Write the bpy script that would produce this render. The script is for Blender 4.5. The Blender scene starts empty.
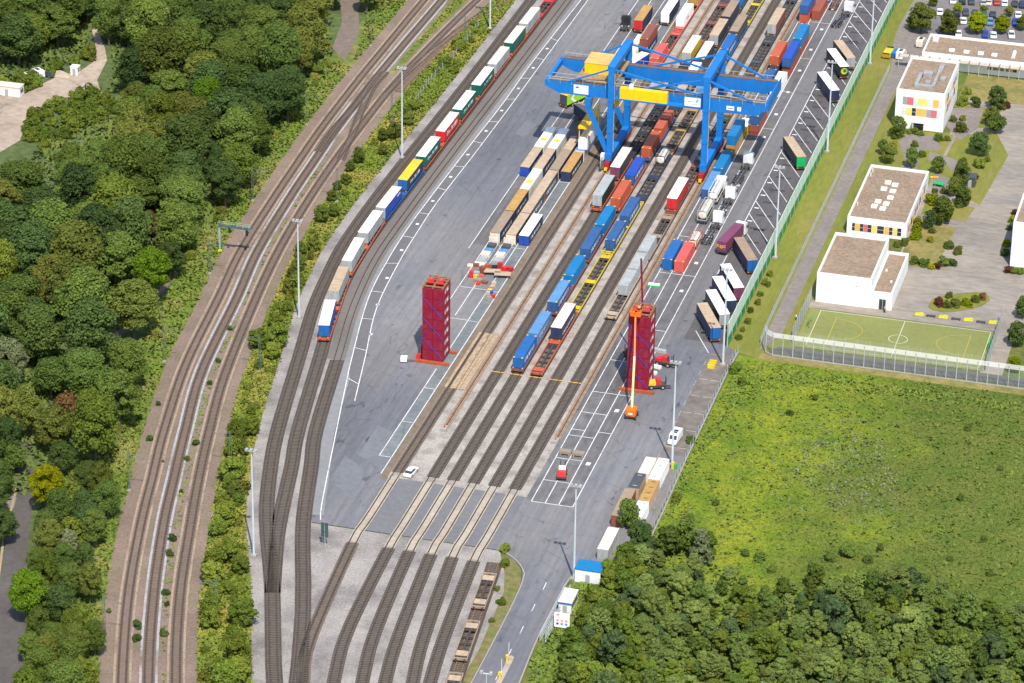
import bpy, math, random
import numpy as np
from mathutils import Matrix, Vector

sc = bpy.context.scene
COL = sc.collection
RAD = math.radians

# ------------------------------------------------------------------ camera
# world: Y runs along the terminal tracks, X across them, metres
CAM = np.array([177.93, -665.50, 358.0])
FPX, DIP, YAW, ROLL = 3443.0, RAD(26.487), RAD(14.985), RAD(0.847)
_fw = np.array([-math.sin(YAW) * math.cos(DIP), math.cos(YAW) * math.cos(DIP), -math.sin(DIP)])
_rt = np.array([math.cos(YAW), math.sin(YAW), 0.0])
_up = np.cross(_rt, _fw)
_rt, _up = _rt * math.cos(ROLL) + _up * math.sin(ROLL), _up * math.cos(ROLL) - _rt * math.sin(ROLL)
cd = bpy.data.cameras.new("camera")
cam = bpy.data.objects.new("camera", cd)
COL.objects.link(cam)
cam.matrix_world = Matrix(((_rt[0], _up[0], -_fw[0], CAM[0]), (_rt[1], _up[1], -_fw[1], CAM[1]),
                           (_rt[2], _up[2], -_fw[2], CAM[2]), (0, 0, 0, 1)))
cd.sensor_width = 36.0
cd.lens = FPX * 36.0 / 1024.0
cd.clip_start = 5.0
cd.clip_end = 20000.0
sc.camera = cam

# ------------------------------------------------------------------ light
SUN_EL = RAD(55.5)
SUN_DIR = np.array([0.43, -0.903])           # horizontal direction towards the sun
w = bpy.data.worlds.new("World")
sc.world = w
w.use_nodes = True
nt = w.node_tree
bg = nt.nodes["Background"]
sky = nt.nodes.new("ShaderNodeTexSky")
sky.sky_type = 'NISHITA'
sky.sun_disc = False
sky.sun_elevation = SUN_EL
sky.sun_rotation = math.atan2(SUN_DIR[0], SUN_DIR[1])
sky.air_density = 1.3
sky.dust_density = 1.2
nt.links.new(sky.outputs[0], bg.inputs[0])
bg.inputs[1].default_value = 0.145
sl = bpy.data.lights.new("sun", 'SUN')
sl.energy = 4.2
sl.angle = RAD(0.55)
sl.color = (1.0, 0.93, 0.83)
so = bpy.data.objects.new("sun", sl)
COL.objects.link(so)
sv = Vector((SUN_DIR[0] * math.cos(SUN_EL), SUN_DIR[1] * math.cos(SUN_EL), math.sin(SUN_EL)))
so.rotation_euler = sv.to_track_quat('Z', 'Y').to_euler()
so.location = (200, -400, 500)
sc.view_settings.view_transform = 'Standard'
sc.view_settings.look = 'None'
sc.view_settings.exposure = 0.42
sc.view_settings.gamma = 1.0
sc.view_settings.use_curve_mapping = False

# ------------------------------------------------------------------ helpers
def P(px, py, z=0.0):
    """pixel of the photograph -> point of the plane at height z (ground contact)"""
    r = _fw * FPX + _rt * (px - 512) - _up * (py - 341.5)
    t = (z - CAM[2]) / r[2]
    p = CAM + r * t
    return float(p[0]), float(p[1])

def PL(*pts):
    return [P(*p) for p in pts]

MATS = {}
def mat(name, col, rough=0.75, var=0.12, scale=0.6, detail=6.0, spec=0.3, metal=0.0, var2=0.0, scale2=0.06, bump=0.0,
        tint=None, tint_amt=0.0, tint_scale=0.2, stretch=None, obj_rand=0.0, tint_lo=0.45, tint_hi=0.65):
    if name in MATS:
        return MATS[name]
    m = bpy.data.materials.new(name)
    m.use_nodes = True
    t = m.node_tree
    b = t.nodes["Principled BSDF"]
    b.inputs["Roughness"].default_value = rough
    b.inputs["Metallic"].default_value = metal
    b.inputs["Specular IOR Level"].default_value = spec
    tc = t.nodes.new("ShaderNodeTexCoord")
    src = tc.outputs["Object"]
    if stretch:
        mp = t.nodes.new("ShaderNodeMapping")
        mp.inputs["Scale"].default_value = stretch
        t.links.new(src, mp.inputs[0])
        src = mp.outputs[0]
    if obj_rand:
        oi = t.nodes.new("ShaderNodeObjectInfo")
        ad = t.nodes.new("ShaderNodeVectorMath")
        ad.operation = 'ADD'
        mu = t.nodes.new("ShaderNodeVectorMath")
        mu.operation = 'SCALE'
        mu.inputs[0].default_value = (37.0, 53.0, 11.0)
        t.links.new(oi.outputs["Random"], mu.inputs["Scale"])
        t.links.new(src, ad.inputs[0])
        t.links.new(mu.outputs[0], ad.inputs[1])
        src = ad.outputs[0]
    def noise(s, d):
        n = t.nodes.new("ShaderNodeTexNoise")
        n.inputs["Scale"].default_value = s
        n.inputs["Detail"].default_value = d
        n.inputs["Roughness"].default_value = 0.62
        t.links.new(src, n.inputs["Vector"])
        return n
    def ramp(sock, lo, hi, a=0.3, bb=0.7):
        mr = t.nodes.new("ShaderNodeMapRange")
        mr.inputs[1].default_value = a
        mr.inputs[2].default_value = bb
        mr.inputs[3].default_value = lo
        mr.inputs[4].default_value = hi
        t.links.new(sock, mr.inputs[0])
        return mr.outputs[0]
    n1 = noise(scale, detail)
    f = ramp(n1.outputs[0], 1 - var, 1 + var)
    if var2:
        n2 = noise(scale2, 3.0)
        f2 = ramp(n2.outputs[0], 1 - var2, 1 + var2)
        mm = t.nodes.new("ShaderNodeMath")
        mm.operation = 'MULTIPLY'
        t.links.new(f, mm.inputs[0])
        t.links.new(f2, mm.inputs[1])
        f = mm.outputs[0]
    vm = t.nodes.new("ShaderNodeVectorMath")
    vm.operation = 'SCALE'
    vm.inputs[0].default_value = col[:3]
    if tint:
        n3 = noise(tint_scale, 5.0)
        fr = ramp(n3.outputs[0], 0.0, tint_amt, tint_lo, tint_hi)
        mx = t.nodes.new("ShaderNodeMix")
        mx.data_type = 'RGBA'
        mx.inputs[6].default_value = (*col[:3], 1)
        mx.inputs[7].default_value = (*tint[:3], 1)
        t.links.new(fr, mx.inputs[0])
        t.links.new(mx.outputs[2], vm.inputs[0])
    t.links.new(f, vm.inputs["Scale"])
    t.links.new(vm.outputs[0], b.inputs["Base Color"])
    if bump:
        bn = t.nodes.new("ShaderNodeBump")
        bn.inputs["Strength"].default_value = bump
        bn.inputs["Distance"].default_value = 0.1
        t.links.new(n1.outputs[0], bn.inputs["Height"])
        t.links.new(bn.outputs[0], b.inputs["Normal"])
    MATS[name] = m
    return m

def S(r, g, b):
    """sRGB byte values of a paint -> linear"""
    f = lambda c: (c / 255 / 12.92) if c <= 10 else ((c / 255 + 0.055) / 1.055) ** 2.4
    return (f(r), f(g), f(b))

def paint(name, rgb, rough=0.45, dirt=0.35):
    return mat("paint_" + name, rgb, rough=rough, var=0.09, scale=1.6, spec=0.3, var2=0.07, scale2=0.25, stretch=(1.0, 1.0, 0.45),
               tint=tuple(0.45 * c + 0.06 for c in rgb), tint_amt=dirt, tint_scale=0.7, obj_rand=1.0)

class MB:
    """collects simple shapes; build() links them as ONE mesh object"""
    def __init__(s):
        s.v, s.f = [], []
    def add(s, vs, fs):
        o = len(s.v)
        s.v += [tuple(map(float, v)) for v in vs]
        s.f += [tuple(i + o for i in f) for f in fs]
        return s
    def box(s, x0, x1, y0, y1, z0, z1):
        return s.add([(x0, y0, z0), (x1, y0, z0), (x1, y1, z0), (x0, y1, z0), (x0, y0, z1), (x1, y0, z1), (x1, y1, z1), (x0, y1, z1)],
                     [(0, 3, 2, 1), (4, 5, 6, 7), (0, 1, 5, 4), (1, 2, 6, 5), (2, 3, 7, 6), (3, 0, 4, 7)])
    def beam(s, a, b, w, h=None):
        """square bar from a to b"""
        h = h or w
        a, b = Vector(a), Vector(b)
        d = (b - a).normalized()
        u = d.cross(Vector((0, 0, 1)))
        if u.length < 1e-4:
            u = Vector((1, 0, 0))
        u.normalize()
        v = u.cross(d)
        q = [a - u * w / 2 - v * h / 2, a + u * w / 2 - v * h / 2, a + u * w / 2 + v * h / 2, a - u * w / 2 + v * h / 2]
        q += [p + (b - a) for p in q]
        return s.add(q, [(0, 1, 2, 3), (7, 6, 5, 4), (0, 4, 5, 1), (1, 5, 6, 2), (2, 6, 7, 3), (3, 7, 4, 0)])
    def cyl(s, a, b, r, n=12, r2=None):
        r2 = r if r2 is None else r2
        a, b = Vector(a), Vector(b)
        d = (b - a).normalized()
        u = d.cross(Vector((0, 0, 1)))
        if u.length < 1e-4:
            u = Vector((1, 0, 0))
        u.normalize()
        v = u.cross(d)
        vs = []
        for c, rr in ((a, r), (b, r2)):
            for i in range(n):
                t = 2 * math.pi * i / n
                vs.append(c + (u * math.cos(t) + v * math.sin(t)) * rr)
        fs = [(i, (i + 1) % n, n + (i + 1) % n, n + i) for i in range(n)]
        fs += [tuple(range(n - 1, -1, -1)), tuple(range(n, 2 * n))]
        return s.add(vs, fs)
    def poly(s, pts, z):
        return s.add([(x, y, z) for x, y in pts], [tuple(range(len(pts)))])
    def prism(s, pts, z0, z1):
        n = len(pts)
        vs = [(x, y, z0) for x, y in pts] + [(x, y, z1) for x, y in pts]
        return s.add(vs, [tuple(range(n - 1, -1, -1)), tuple(range(n, 2 * n))] + [(i, (i + 1) % n, n + (i + 1) % n, n + i) for i in range(n)])
    def prism_y(s, prof, y0, y1):
        """(x,z) profile extruded along y"""
        n = len(prof)
        vs = [(x, y0, z) for x, z in prof] + [(x, y1, z) for x, z in prof]
        return s.add(vs, [tuple(range(n)), tuple(range(2 * n - 1, n - 1, -1))] + [(n + i, n + (i + 1) % n, (i + 1) % n, i) for i in range(n)])
    def prism_x(s, prof, x0, x1):
        """(y,z) profile extruded along x"""
        n = len(prof)
        vs = [(x0, y, z) for y, z in prof] + [(x1, y, z) for y, z in prof]
        return s.add(vs, [tuple(range(n - 1, -1, -1)), tuple(range(n, 2 * n))] + [(i, (i + 1) % n, n + (i + 1) % n, n + i) for i in range(n)])
    def mesh(s, name, m):
        me = bpy.data.meshes.new(name)
        me.from_pydata(s.v, [], s.f)
        if m: me.materials.append(m)
        return me
    def build(s, name, m, parent=None, loc=(0, 0, 0), rz=0.0):
        return put(name, s.mesh(name, m), parent, loc, rz)

def put(name, me, parent=None, loc=(0, 0, 0), rz=0.0):
    o = bpy.data.objects.new(name, me)
    COL.objects.link(o)
    o.parent = parent
    o.location = loc
    if rz:
        o.rotation_euler = (0, 0, rz)
    return o

def tag(o, label=None, cat=None, group=None, kind=None):
    if label: o["label"] = label
    if cat: o["category"] = cat
    if group: o["group"] = group
    if kind: o["kind"] = kind
    return o

def thing(name, label, cat, loc=(0, 0, 0), rz=0.0, group=None):
    return tag(put(name, None, None, loc, rz), label, cat, group)

def copy_tree(o, parent=None, loc=None, rz=None, label=None, group=None):
    c = o.copy()
    COL.objects.link(c)
    c.parent = parent
    if loc is not None: c.location = loc
    if rz is not None: c.rotation_euler = (0, 0, rz)
    if label: c["label"] = label
    if group: c["group"] = group
    for ch in list(o.children):
        copy_tree(ch, c)
    return c

CACHE = {}
def cached(key, fn):
    if key not in CACHE:
        CACHE[key] = fn()
    return CACHE[key]

def smooth_path(pts, step=2.0):
    """Catmull-Rom through the points, resampled"""
    p = [np.array(q, float) for q in pts]
    p = [2 * p[0] - p[1]] + p + [2 * p[-1] - p[-2]]
    out = []
    for i in range(1, len(p) - 2):
        n = max(1, int(np.linalg.norm(p[i + 1] - p[i]) / step))
        for k in range(n):
            t = k / n
            out.append(0.5 * (2 * p[i] + (p[i + 1] - p[i - 1]) * t + (2 * p[i - 1] - 5 * p[i] + 4 * p[i + 1] - p[i + 2]) * t * t
                              + (3 * p[i] - p[i - 1] - 3 * p[i + 1] + p[i + 2]) * t ** 3))
    out.append(p[-2])
    return np.array(out)

def normals2(path):
    d = np.gradient(path, axis=0)
    d /= np.linalg.norm(d, axis=1)[:, None] + 1e-9
    return np.stack([d[:, 1], -d[:, 0]], 1)          # to the right of travel

def strip(path, off, width, z, h=0.0, mb=None):
    """flat (or box section) ribbon along a path"""
    mb = mb or MB()
    n = normals2(path)
    a, b = path + n * (off - width / 2), path + n * (off + width / 2)
    k = len(path)
    if not h:
        vs = [(x, y, z) for x, y in a] + [(x, y, z) for x, y in b]
        return mb.add(vs, [(i, k + i, k + i + 1, i + 1) for i in range(k - 1)])
    vs = [(x, y, z) for x, y in a] + [(x, y, z) for x, y in b] + [(x, y, z + h) for x, y in b] + [(x, y, z + h) for x, y in a]
    fs = []
    for i in range(k - 1):
        for q in range(4):
            r = (q + 1) % 4
            fs.append((q * k + i, r * k + i, r * k + i + 1, q * k + i + 1))
    fs += [(0, 3 * k, 2 * k, k), (k - 1, 2 * k - 1, 3 * k - 1, 4 * k - 1)]
    return mb.add(vs, fs)

def inside_many(poly, x, y):
    q = np.array(poly, float)
    x0, y0 = q[:, 0], q[:, 1]
    x1, y1 = np.roll(x0, -1), np.roll(y0, -1)
    c = np.zeros(len(x), bool)
    for i in range(len(q)):
        if y0[i] == y1[i]: continue
        c ^= ((y0[i] > y) != (y1[i] > y)) & (x < (x1[i] - x0[i]) * (y - y0[i]) / (y1[i] - y0[i]) + x0[i])
    return c

def pixel_of(x, y, z=0.0):
    p = np.array([x, y, z]) - CAM
    d = p @ _fw
    return 512 + FPX * (p @ _rt) / d, 341.5 - FPX * (p @ _up) / d

def weather_asphalt(m, streak=0.10, stain=0.5):
    """tyre streaks along the lanes, oil stains and fine cracks on top of a paving material"""
    t = m.node_tree
    b = t.nodes["Principled BSDF"]
    src = b.inputs["Base Color"].links[0].from_socket
    tc = t.nodes.new("ShaderNodeTexCoord")
    def noise(scale, st, det=3.0, dist=0.0):
        mp = t.nodes.new("ShaderNodeMapping"); mp.inputs["Scale"].default_value = st
        n = t.nodes.new("ShaderNodeTexNoise"); n.inputs["Scale"].default_value = scale; n.inputs["Detail"].default_value = det; n.inputs["Distortion"].default_value = dist
        t.links.new(tc.outputs["Object"], mp.inputs[0]); t.links.new(mp.outputs[0], n.inputs["Vector"])
        return n.outputs[0]
    def rg(s, a, b_, c, d):
        r = t.nodes.new("ShaderNodeMapRange"); r.inputs[1].default_value = a; r.inputs[2].default_value = b_; r.inputs[3].default_value = c; r.inputs[4].default_value = d
        t.links.new(s, r.inputs[0]); return r.outputs[0]
    vo = t.nodes.new("ShaderNodeTexVoronoi"); vo.feature = 'DISTANCE_TO_EDGE'; vo.inputs["Scale"].default_value = 0.11
    t.links.new(tc.outputs["Object"], vo.inputs["Vector"])
    fs = [rg(noise(1.0, (1.0, 0.02, 1.0), 4.0, 0.4), 0.35, 0.65, 1 - streak, 1 + streak), rg(noise(0.35, (1, .6, 1), 5.0, 1.0), 0.63, 0.74, 1.0, stain),
          rg(noise(0.02, (1, .5, 1), 3.0), 0.35, 0.65, 0.88, 1.12), rg(vo.outputs["Distance"], 0.0, 0.012, 0.78, 1.0)]
    for f in fs:
        v = t.nodes.new("ShaderNodeVectorMath"); v.operation = 'SCALE'
        t.links.new(src, v.inputs[0]); t.links.new(f, v.inputs["Scale"]); src = v.outputs[0]
    t.links.new(src, b.inputs["Base Color"])
    return m

# ------------------------------------------------------------------ materials
ASPH = mat("asphalt", (0.136, 0.139, 0.158), rough=0.9, var=0.10, scale=0.9, var2=0.13, scale2=0.045, tint=(0.185, 0.175, 0.168), tint_amt=0.9,
           tint_scale=0.03, bump=0.15, stretch=(1.0, 0.35, 1.0))
ASPH_DARK = mat("asphalt_dark", (0.100, 0.094, 0.098), rough=0.9, var=0.13, scale=1.2, var2=0.16, scale2=0.06, bump=0.15)
ASPH_MID = mat("asphalt_mid", (0.152, 0.149, 0.153), rough=0.9, var=0.09, scale=1.0, var2=0.10, scale2=0.05, bump=0.1, stretch=(1, .3, 1))
ASPH_PATCH = mat("asphalt_patch", (0.150, 0.156, 0.172), rough=0.9, var=0.12, scale=0.8, var2=0.1, scale2=0.1)
ASPH_OLD = mat("asphalt_old", (0.128, 0.124, 0.127), rough=0.92, var=0.22, scale=0.5, var2=0.2, scale2=0.09, bump=0.2, stretch=(1, .5, 1))
CONC_SLAB = mat("concrete_slab", (0.150, 0.168, 0.172), rough=0.9, var=0.2, scale=0.8, var2=0.15, scale2=0.12)
CONC_LIGHT = mat("concrete_light", (0.36, 0.31, 0.25), rough=0.9, var=0.18, scale=0.8, var2=0.1, scale2=0.12)
CONC = mat("concrete", (0.30, 0.28, 0.26), rough=0.9, var=0.15, scale=1.0)
LINE = mat("road_paint", (0.62, 0.62, 0.62), rough=0.8, var=0.2, scale=1.5, tint=(0.25, 0.25, 0.26), tint_amt=0.8, tint_scale=0.45, tint_lo=0.52, tint_hi=0.72)
YLINE = mat("yellow_paint_line", (0.62, 0.40, 0.04), rough=0.8, var=0.2, scale=1.5)
GRAVEL = mat("gravel_light", (0.345, 0.312, 0.280), rough=1.0, var=0.28, scale=2.2, detail=8, var2=0.14, scale2=0.11, bump=0.5,
             tint=(0.18, 0.15, 0.13), tint_amt=0.7, tint_scale=0.25)
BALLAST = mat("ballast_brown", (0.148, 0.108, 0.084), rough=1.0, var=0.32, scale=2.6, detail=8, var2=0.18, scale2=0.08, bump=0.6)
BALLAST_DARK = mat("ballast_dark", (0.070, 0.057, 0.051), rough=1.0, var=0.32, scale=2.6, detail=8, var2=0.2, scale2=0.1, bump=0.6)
MAINBED = mat("mainline_bed", (0.205, 0.150, 0.120), rough=1.0, var=0.28, scale=2.0, detail=8, var2=0.16, scale2=0.07, bump=0.5,
              tint=(0.12, 0.12, 0.06), tint_amt=0.5, tint_scale=0.12)
SLEEPER = mat("sleeper_concrete", (0.122, 0.102, 0.084), rough=0.95, var=0.2, scale=1.0)
SLEEPER_MAIN = mat("sleeper_old", (0.160, 0.120, 0.094), rough=0.95, var=0.2, scale=1.0)
RAIL = mat("rail_steel", (0.060, 0.045, 0.040), rough=0.6, var=0.2, scale=1.0, metal=0.2)
RAIL_RUST = mat("rail_rust", (0.30, 0.13, 0.045), rough=0.8, var=0.25, scale=1.0)
TROUGH = mat("cable_trough", (0.42, 0.42, 0.43), rough=0.9, var=0.15, scale=1.0)
BROWN = mat("brown_dirt_strip", (0.175, 0.135, 0.098), rough=1.0, var=0.2, scale=0.6, var2=0.15, scale2=0.1)
SOIL = mat("soil", (0.36, 0.29, 0.23), rough=1.0, var=0.22, scale=0.5, var2=0.2, scale2=0.06, tint=(0.11, 0.085, 0.07), tint_amt=0.7,
           tint_scale=0.15, tint_lo=0.58, tint_hi=0.72, bump=0.3)
FOREST_FLOOR = mat("forest_floor", (0.080, 0.110, 0.036), rough=1.0, var=0.35, scale=0.5, var2=0.25, scale2=0.06)
GRASS = mat("grass", (0.085, 0.120, 0.020), rough=1.0, var=0.25, scale=0.7, var2=0.22, scale2=0.05, tint=(0.17, 0.15, 0.045), tint_amt=0.8, tint_scale=0.12, bump=0.3)
VERGE = mat("verge_grass", (0.160, 0.175, 0.030), rough=1.0, var=0.16, scale=0.9, var2=0.12, scale2=0.05, tint=(0.20, 0.165, 0.05), tint_amt=0.7,
            tint_scale=0.10, stretch=(1, .25, 1), bump=0.2)
DRY = mat("dry_grass", (0.23, 0.185, 0.065), rough=1.0, var=0.22, scale=0.7, var2=0.15, scale2=0.07, tint=(0.12, 0.14, 0.03), tint_amt=0.8, tint_scale=0.2)
WHITE = paint("white", (0.80, 0.80, 0.79), dirt=0.12)
STEEL = paint("galvanised", (0.42, 0.45, 0.47), rough=0.5, dirt=0.2)
BLACK = mat("black_rubber", (0.02, 0.02, 0.022), rough=0.85, var=0.2)
DARKSTEEL = mat("dark_steel", (0.062, 0.054, 0.049), rough=0.7, var=0.25, scale=1.0)
GLASS = mat("dark_glass", (0.03, 0.04, 0.05), rough=0.08, var=0.1, spec=0.8)

for _m in (ASPH, ASPH_OLD, ASPH_MID, ASPH_DARK): weather_asphalt(_m)
weather_asphalt(CONC_SLAB, 0.06, 0.7)

# ================================================================== the setting: ground, roads, yard
def struct(name, mb, m, kind="structure"):
    return tag(mb.build(name, m), kind=kind)

rng = random.Random(7)
TX = [-14.7, -6.8, -2.3, 2.35, 6.95, 11.6]                # the six terminal tracks
GATE_Y, XTOP_Y = -66.0, -42.5                              # lower and upper edge of the level crossing

SA = smooth_path([(4, -168), (-5, -146), (-13.4, -126), (-25.0, -93.5), (-35.3, -67), (-41.6, -46.1), (-46.2, -27), (-53.0, 8.2), (-57.6, 31.8), (-60.2, 51.4),
                  (-61.8, 68), (-62.5, 93.4), (-62.4, 122.6), (-62.0, 146.7), (-61.6, 194.9), (-61.6, 240), (-61.6, 330)])
SB = smooth_path([(-24.0, -96), (-27.5, -84.5), (-30.4, -74.5), (-33.3, -62.8), (-37.5, -44), (-41.5, -27.4), (-49.0, 12.5), (-52.4, 29), (-55.0, 48), (-56.3, 64),
                  (-56.75, 82), (-56.5, 105), (-56.3, 140), (-56.0, 195), (-55.7, 240), (-55.6, 330)])
SC = smooth_path(PL((288, 720), (297, 683), (302.5, 620), (303, 598)) + [(-19.3, -90.5), (-27.0, -67.5), (-33.4, -43), (-37.8, -26), (-44.4, 10.8), (-47.8, 29),
                  (-50.1, 45.2), (-51.7, 61.9), (-52.2, 80), (-52.2, 120), (-51.9, 158), (-51.4, 194.7), (-51.0, 260), (-51, 330)])
L1 = smooth_path([(-26, -176), (-40.9, -136.6), (-51.4, -106), (-59.4, -78.1), (-64.5, -57.6), (-69.6, -37), (-76.2, -5), (-80.9, 30), (-84.7, 57), (-87.2, 89), (-88.6, 112),
                  (-89.9, 136), (-90.8, 172), (-91.0, 200), (-91.2, 236), (-91.3, 340)])
L2 = smooth_path([(-21, -174), (-36.0, -135.2), (-46.5, -104.6), (-54.8, -76.8), (-60, -56.3), (-65.0, -36), (-71.6, -7), (-76.7, 31), (-80.7, 58), (-83.4, 90), (-84.8, 114),
                  (-85.9, 136), (-86.6, 168), (-86.6, 204), (-86.3, 237), (-86.0, 340)])
L3 = smooth_path([(-16, -171), (-30.9, -133.6), (-41.4, -103.1), (-49.4, -75.1), (-54.9, -54.7), (-59.8, -35), (-65.8, -8), (-71.8, 29), (-75.8, 59), (-78.3, 88), (-79.8, 117),
                  (-80.3, 142), (-80.5, 170), (-79.2, 200), (-76.5, 240), (-69, 330)])
L4 = smooth_path([(-80.4, 165), (-79.2, 183), (-76.6, 204), (-73.6, 222), (-70.6, 240), (-62, 300), (-57, 340)])
L5 = smooth_path(PL((398, 92), (412, 78), (430, 60), (448, 43), (465, 27)) + [(-67.5, 245), (-59, 310), (-54, 345)])
X1 = smooth_path(PL((385, 72), (371, 89), (361, 112), (352, 136), (340, 160)))
X2 = smooth_path(PL((318, 152), (335, 128), (357, 104), (373, 82)))

# ground
struct("ground", MB().poly([(-6000, -900), (6000, -900), (6000, 9000), (-6000, 9000)], -0.14), GRASS)
off = lambda path, d: path + normals2(path) * d
lim = lambda p, y0, y1: p[(p[:, 1] > y0) & (p[:, 1] < y1)]
def ring(left, right):
    return [tuple(q) for q in left] + [tuple(q) for q in right[::-1]]
struct("forest_floor", MB().poly([(-420, -200), (-38, -200)] + [tuple(q) for q in lim(off(L1, -9.0), -160, 335)] + [(-100, 420), (-420, 420)], -0.11), FOREST_FLOOR)
struct("weed_verge", MB().poly(ring(off(L1, -12.5), off(L1, -3.5)), -0.085), mat("weed_verge", (0.105, 0.145, 0.025), rough=1.0, var=0.28, scale=0.6, var2=0.2, scale2=0.07,
       tint=(0.24, 0.20, 0.085), tint_amt=0.85, tint_scale=0.09, bump=0.3))
struct("railway_bed", MB().poly(ring(off(L1, -4.6), off(L3, 4.0)), -0.06), MAINBED)
struct("embankment", MB().poly(ring(off(L3, 3.6), off(SA, -3.4)), -0.075), mat("embankment_ground", (0.15, 0.14, 0.04), rough=1.0, var=0.3, scale=0.5, var2=0.25, scale2=0.06,
       tint=(0.22, 0.185, 0.12), tint_amt=0.9, tint_scale=0.10, bump=0.3))
up_l2, up_l3 = lim(off(L2, 2.4), 176, 335), lim(off(L3, -2.6), 176, 335)
struct("weed_verge", MB().poly(ring(up_l2, up_l3), -0.04), MATS["weed_verge"])

# yard asphalt
yl = lim(off(SC, 1.5), -64, 335)
yard = [tuple(q) for q in yl] + [(40.7, 335), (40.7, 41), (43.6, 38), (43.8, -50), (43.6, -64), (34.5, -66), (32.2, -73.5), (32.1, -100), (33.6, -125), (36, -170),
        (22, -170), (24.1, -125), (24.1, -100.6), (23.5, -78), (22.1, -72.4), (19.5, -69), (15.5, GATE_Y), (-25.6, GATE_Y)]
struct("asphalt_yard", MB().poly(yard, 0.0), ASPH)
gl = lim(off(SA, -4.3), -165, 330)
gravel = [tuple(q) for q in gl] + [tuple(q) for q in lim(off(SC, 1.6), -62, 330)[::-1]] + [(-25.5, GATE_Y - 0.3), (15.6, GATE_Y - 0.2), (17, -70), (20.4, -78), (22.6, -92), (23.0, -112), (22, -135), (18, -160)]
struct("gravel_bed", MB().poly(gravel, -0.03), mat("gravel_grey", (0.285, 0.262, 0.245), rough=1.0, var=0.28, scale=2.2, detail=8, var2=0.14, scale2=0.11, bump=0.5,
       tint=(0.150, 0.135, 0.130), tint_amt=0.85, tint_scale=0.09))
struct("track_bed", MB().poly([(-16.4, XTOP_Y), (14.9, XTOP_Y), (14.9, 335), (-16.4, 335)], 0.025), GRAVEL)
struct("brown_margin", MB().poly([(-17.75, XTOP_Y - 1), (-16.2, XTOP_Y - 1), (-16.2, 335), (-17.75, 335)], 0.035), BROWN)
struct("siding_apron", MB().poly(ring(lim(off(SB, 1.75), 6, 330), lim(off(SC, 1.75), 6, 330)), 0.02), mat("asphalt_brown", (0.150, 0.135, 0.125), rough=0.9, var=0.12, scale=1.0, var2=0.1, scale2=0.05))
struct("kerb_apron", MB().poly(ring(lim(off(SC, 1.75), -64, 330), lim(off(SC, 4.2), -64, 330)), 0.012), mat("asphalt_pale", (0.21, 0.21, 0.215), rough=0.9, var=0.12, scale=0.7, var2=0.1, scale2=0.06))
# lanes on the right hand side
struct("lane_paving", MB().poly([(14.95, -43.5), (25.45, -43.5), (25.45, 335), (14.95, 335)], 0.012), ASPH_OLD)
struct("drive_lane", MB().poly([(25.5, 36), (30.25, 44), (30.25, 335), (25.5, 335)], 0.012), ASPH_MID)
struct("parking_paving", MB().poly([(30.3, 41.5), (40.6, 41.5), (40.6, 335), (30.3, 335)], 0.016), ASPH_DARK)
struct("parking_paving", MB().poly([(38.0, -15), (43.3, -15), (43.0, 36), (38.0, 36)], 0.016), mat("asphalt_worn", (0.16, 0.14, 0.125), rough=0.95, var=0.25, scale=0.5, var2=0.2, scale2=0.12))
struct("storage_lane", MB().poly([(-20.75, -33.8), (-17.8, -33.8), (-17.8, 335), (-20.75, 335)], 0.012), CONC_SLAB)
struct("storage_lane", MB().poly([(-31.6, 78), (-20.8, 78), (-20.8, 335), (-31.6, 335)], 0.013), ASPH_OLD)
for q in ([(358, 380), (380, 395), (402, 330), (378, 322)], [(405, 420), (420, 447), (450, 395), (435, 380)], [(358, 455), (385, 470), (410, 440), (378, 425)],
          [(515, 133), (524, 138), (537, 124), (527, 120)], [(330, 480), (352, 500), (365, 470), (345, 455)]):
    struct("asphalt_patch", MB().poly(PL(*q), 0.008), [ASPH_PATCH, ASPH_OLD, ASPH_MID, ASPH_PATCH, ASPH_MID][rng.randrange(5)])
struct("crossing_deck", MB().poly([(-16.6, GATE_Y), (14.6, GATE_Y), (14.6, XTOP_Y), (-16.6, XTOP_Y)], 0.014), mat("asphalt_crossing", (0.150, 0.150, 0.160), rough=0.9, var=0.1, scale=0.8, var2=0.08, scale2=0.08))
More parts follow.
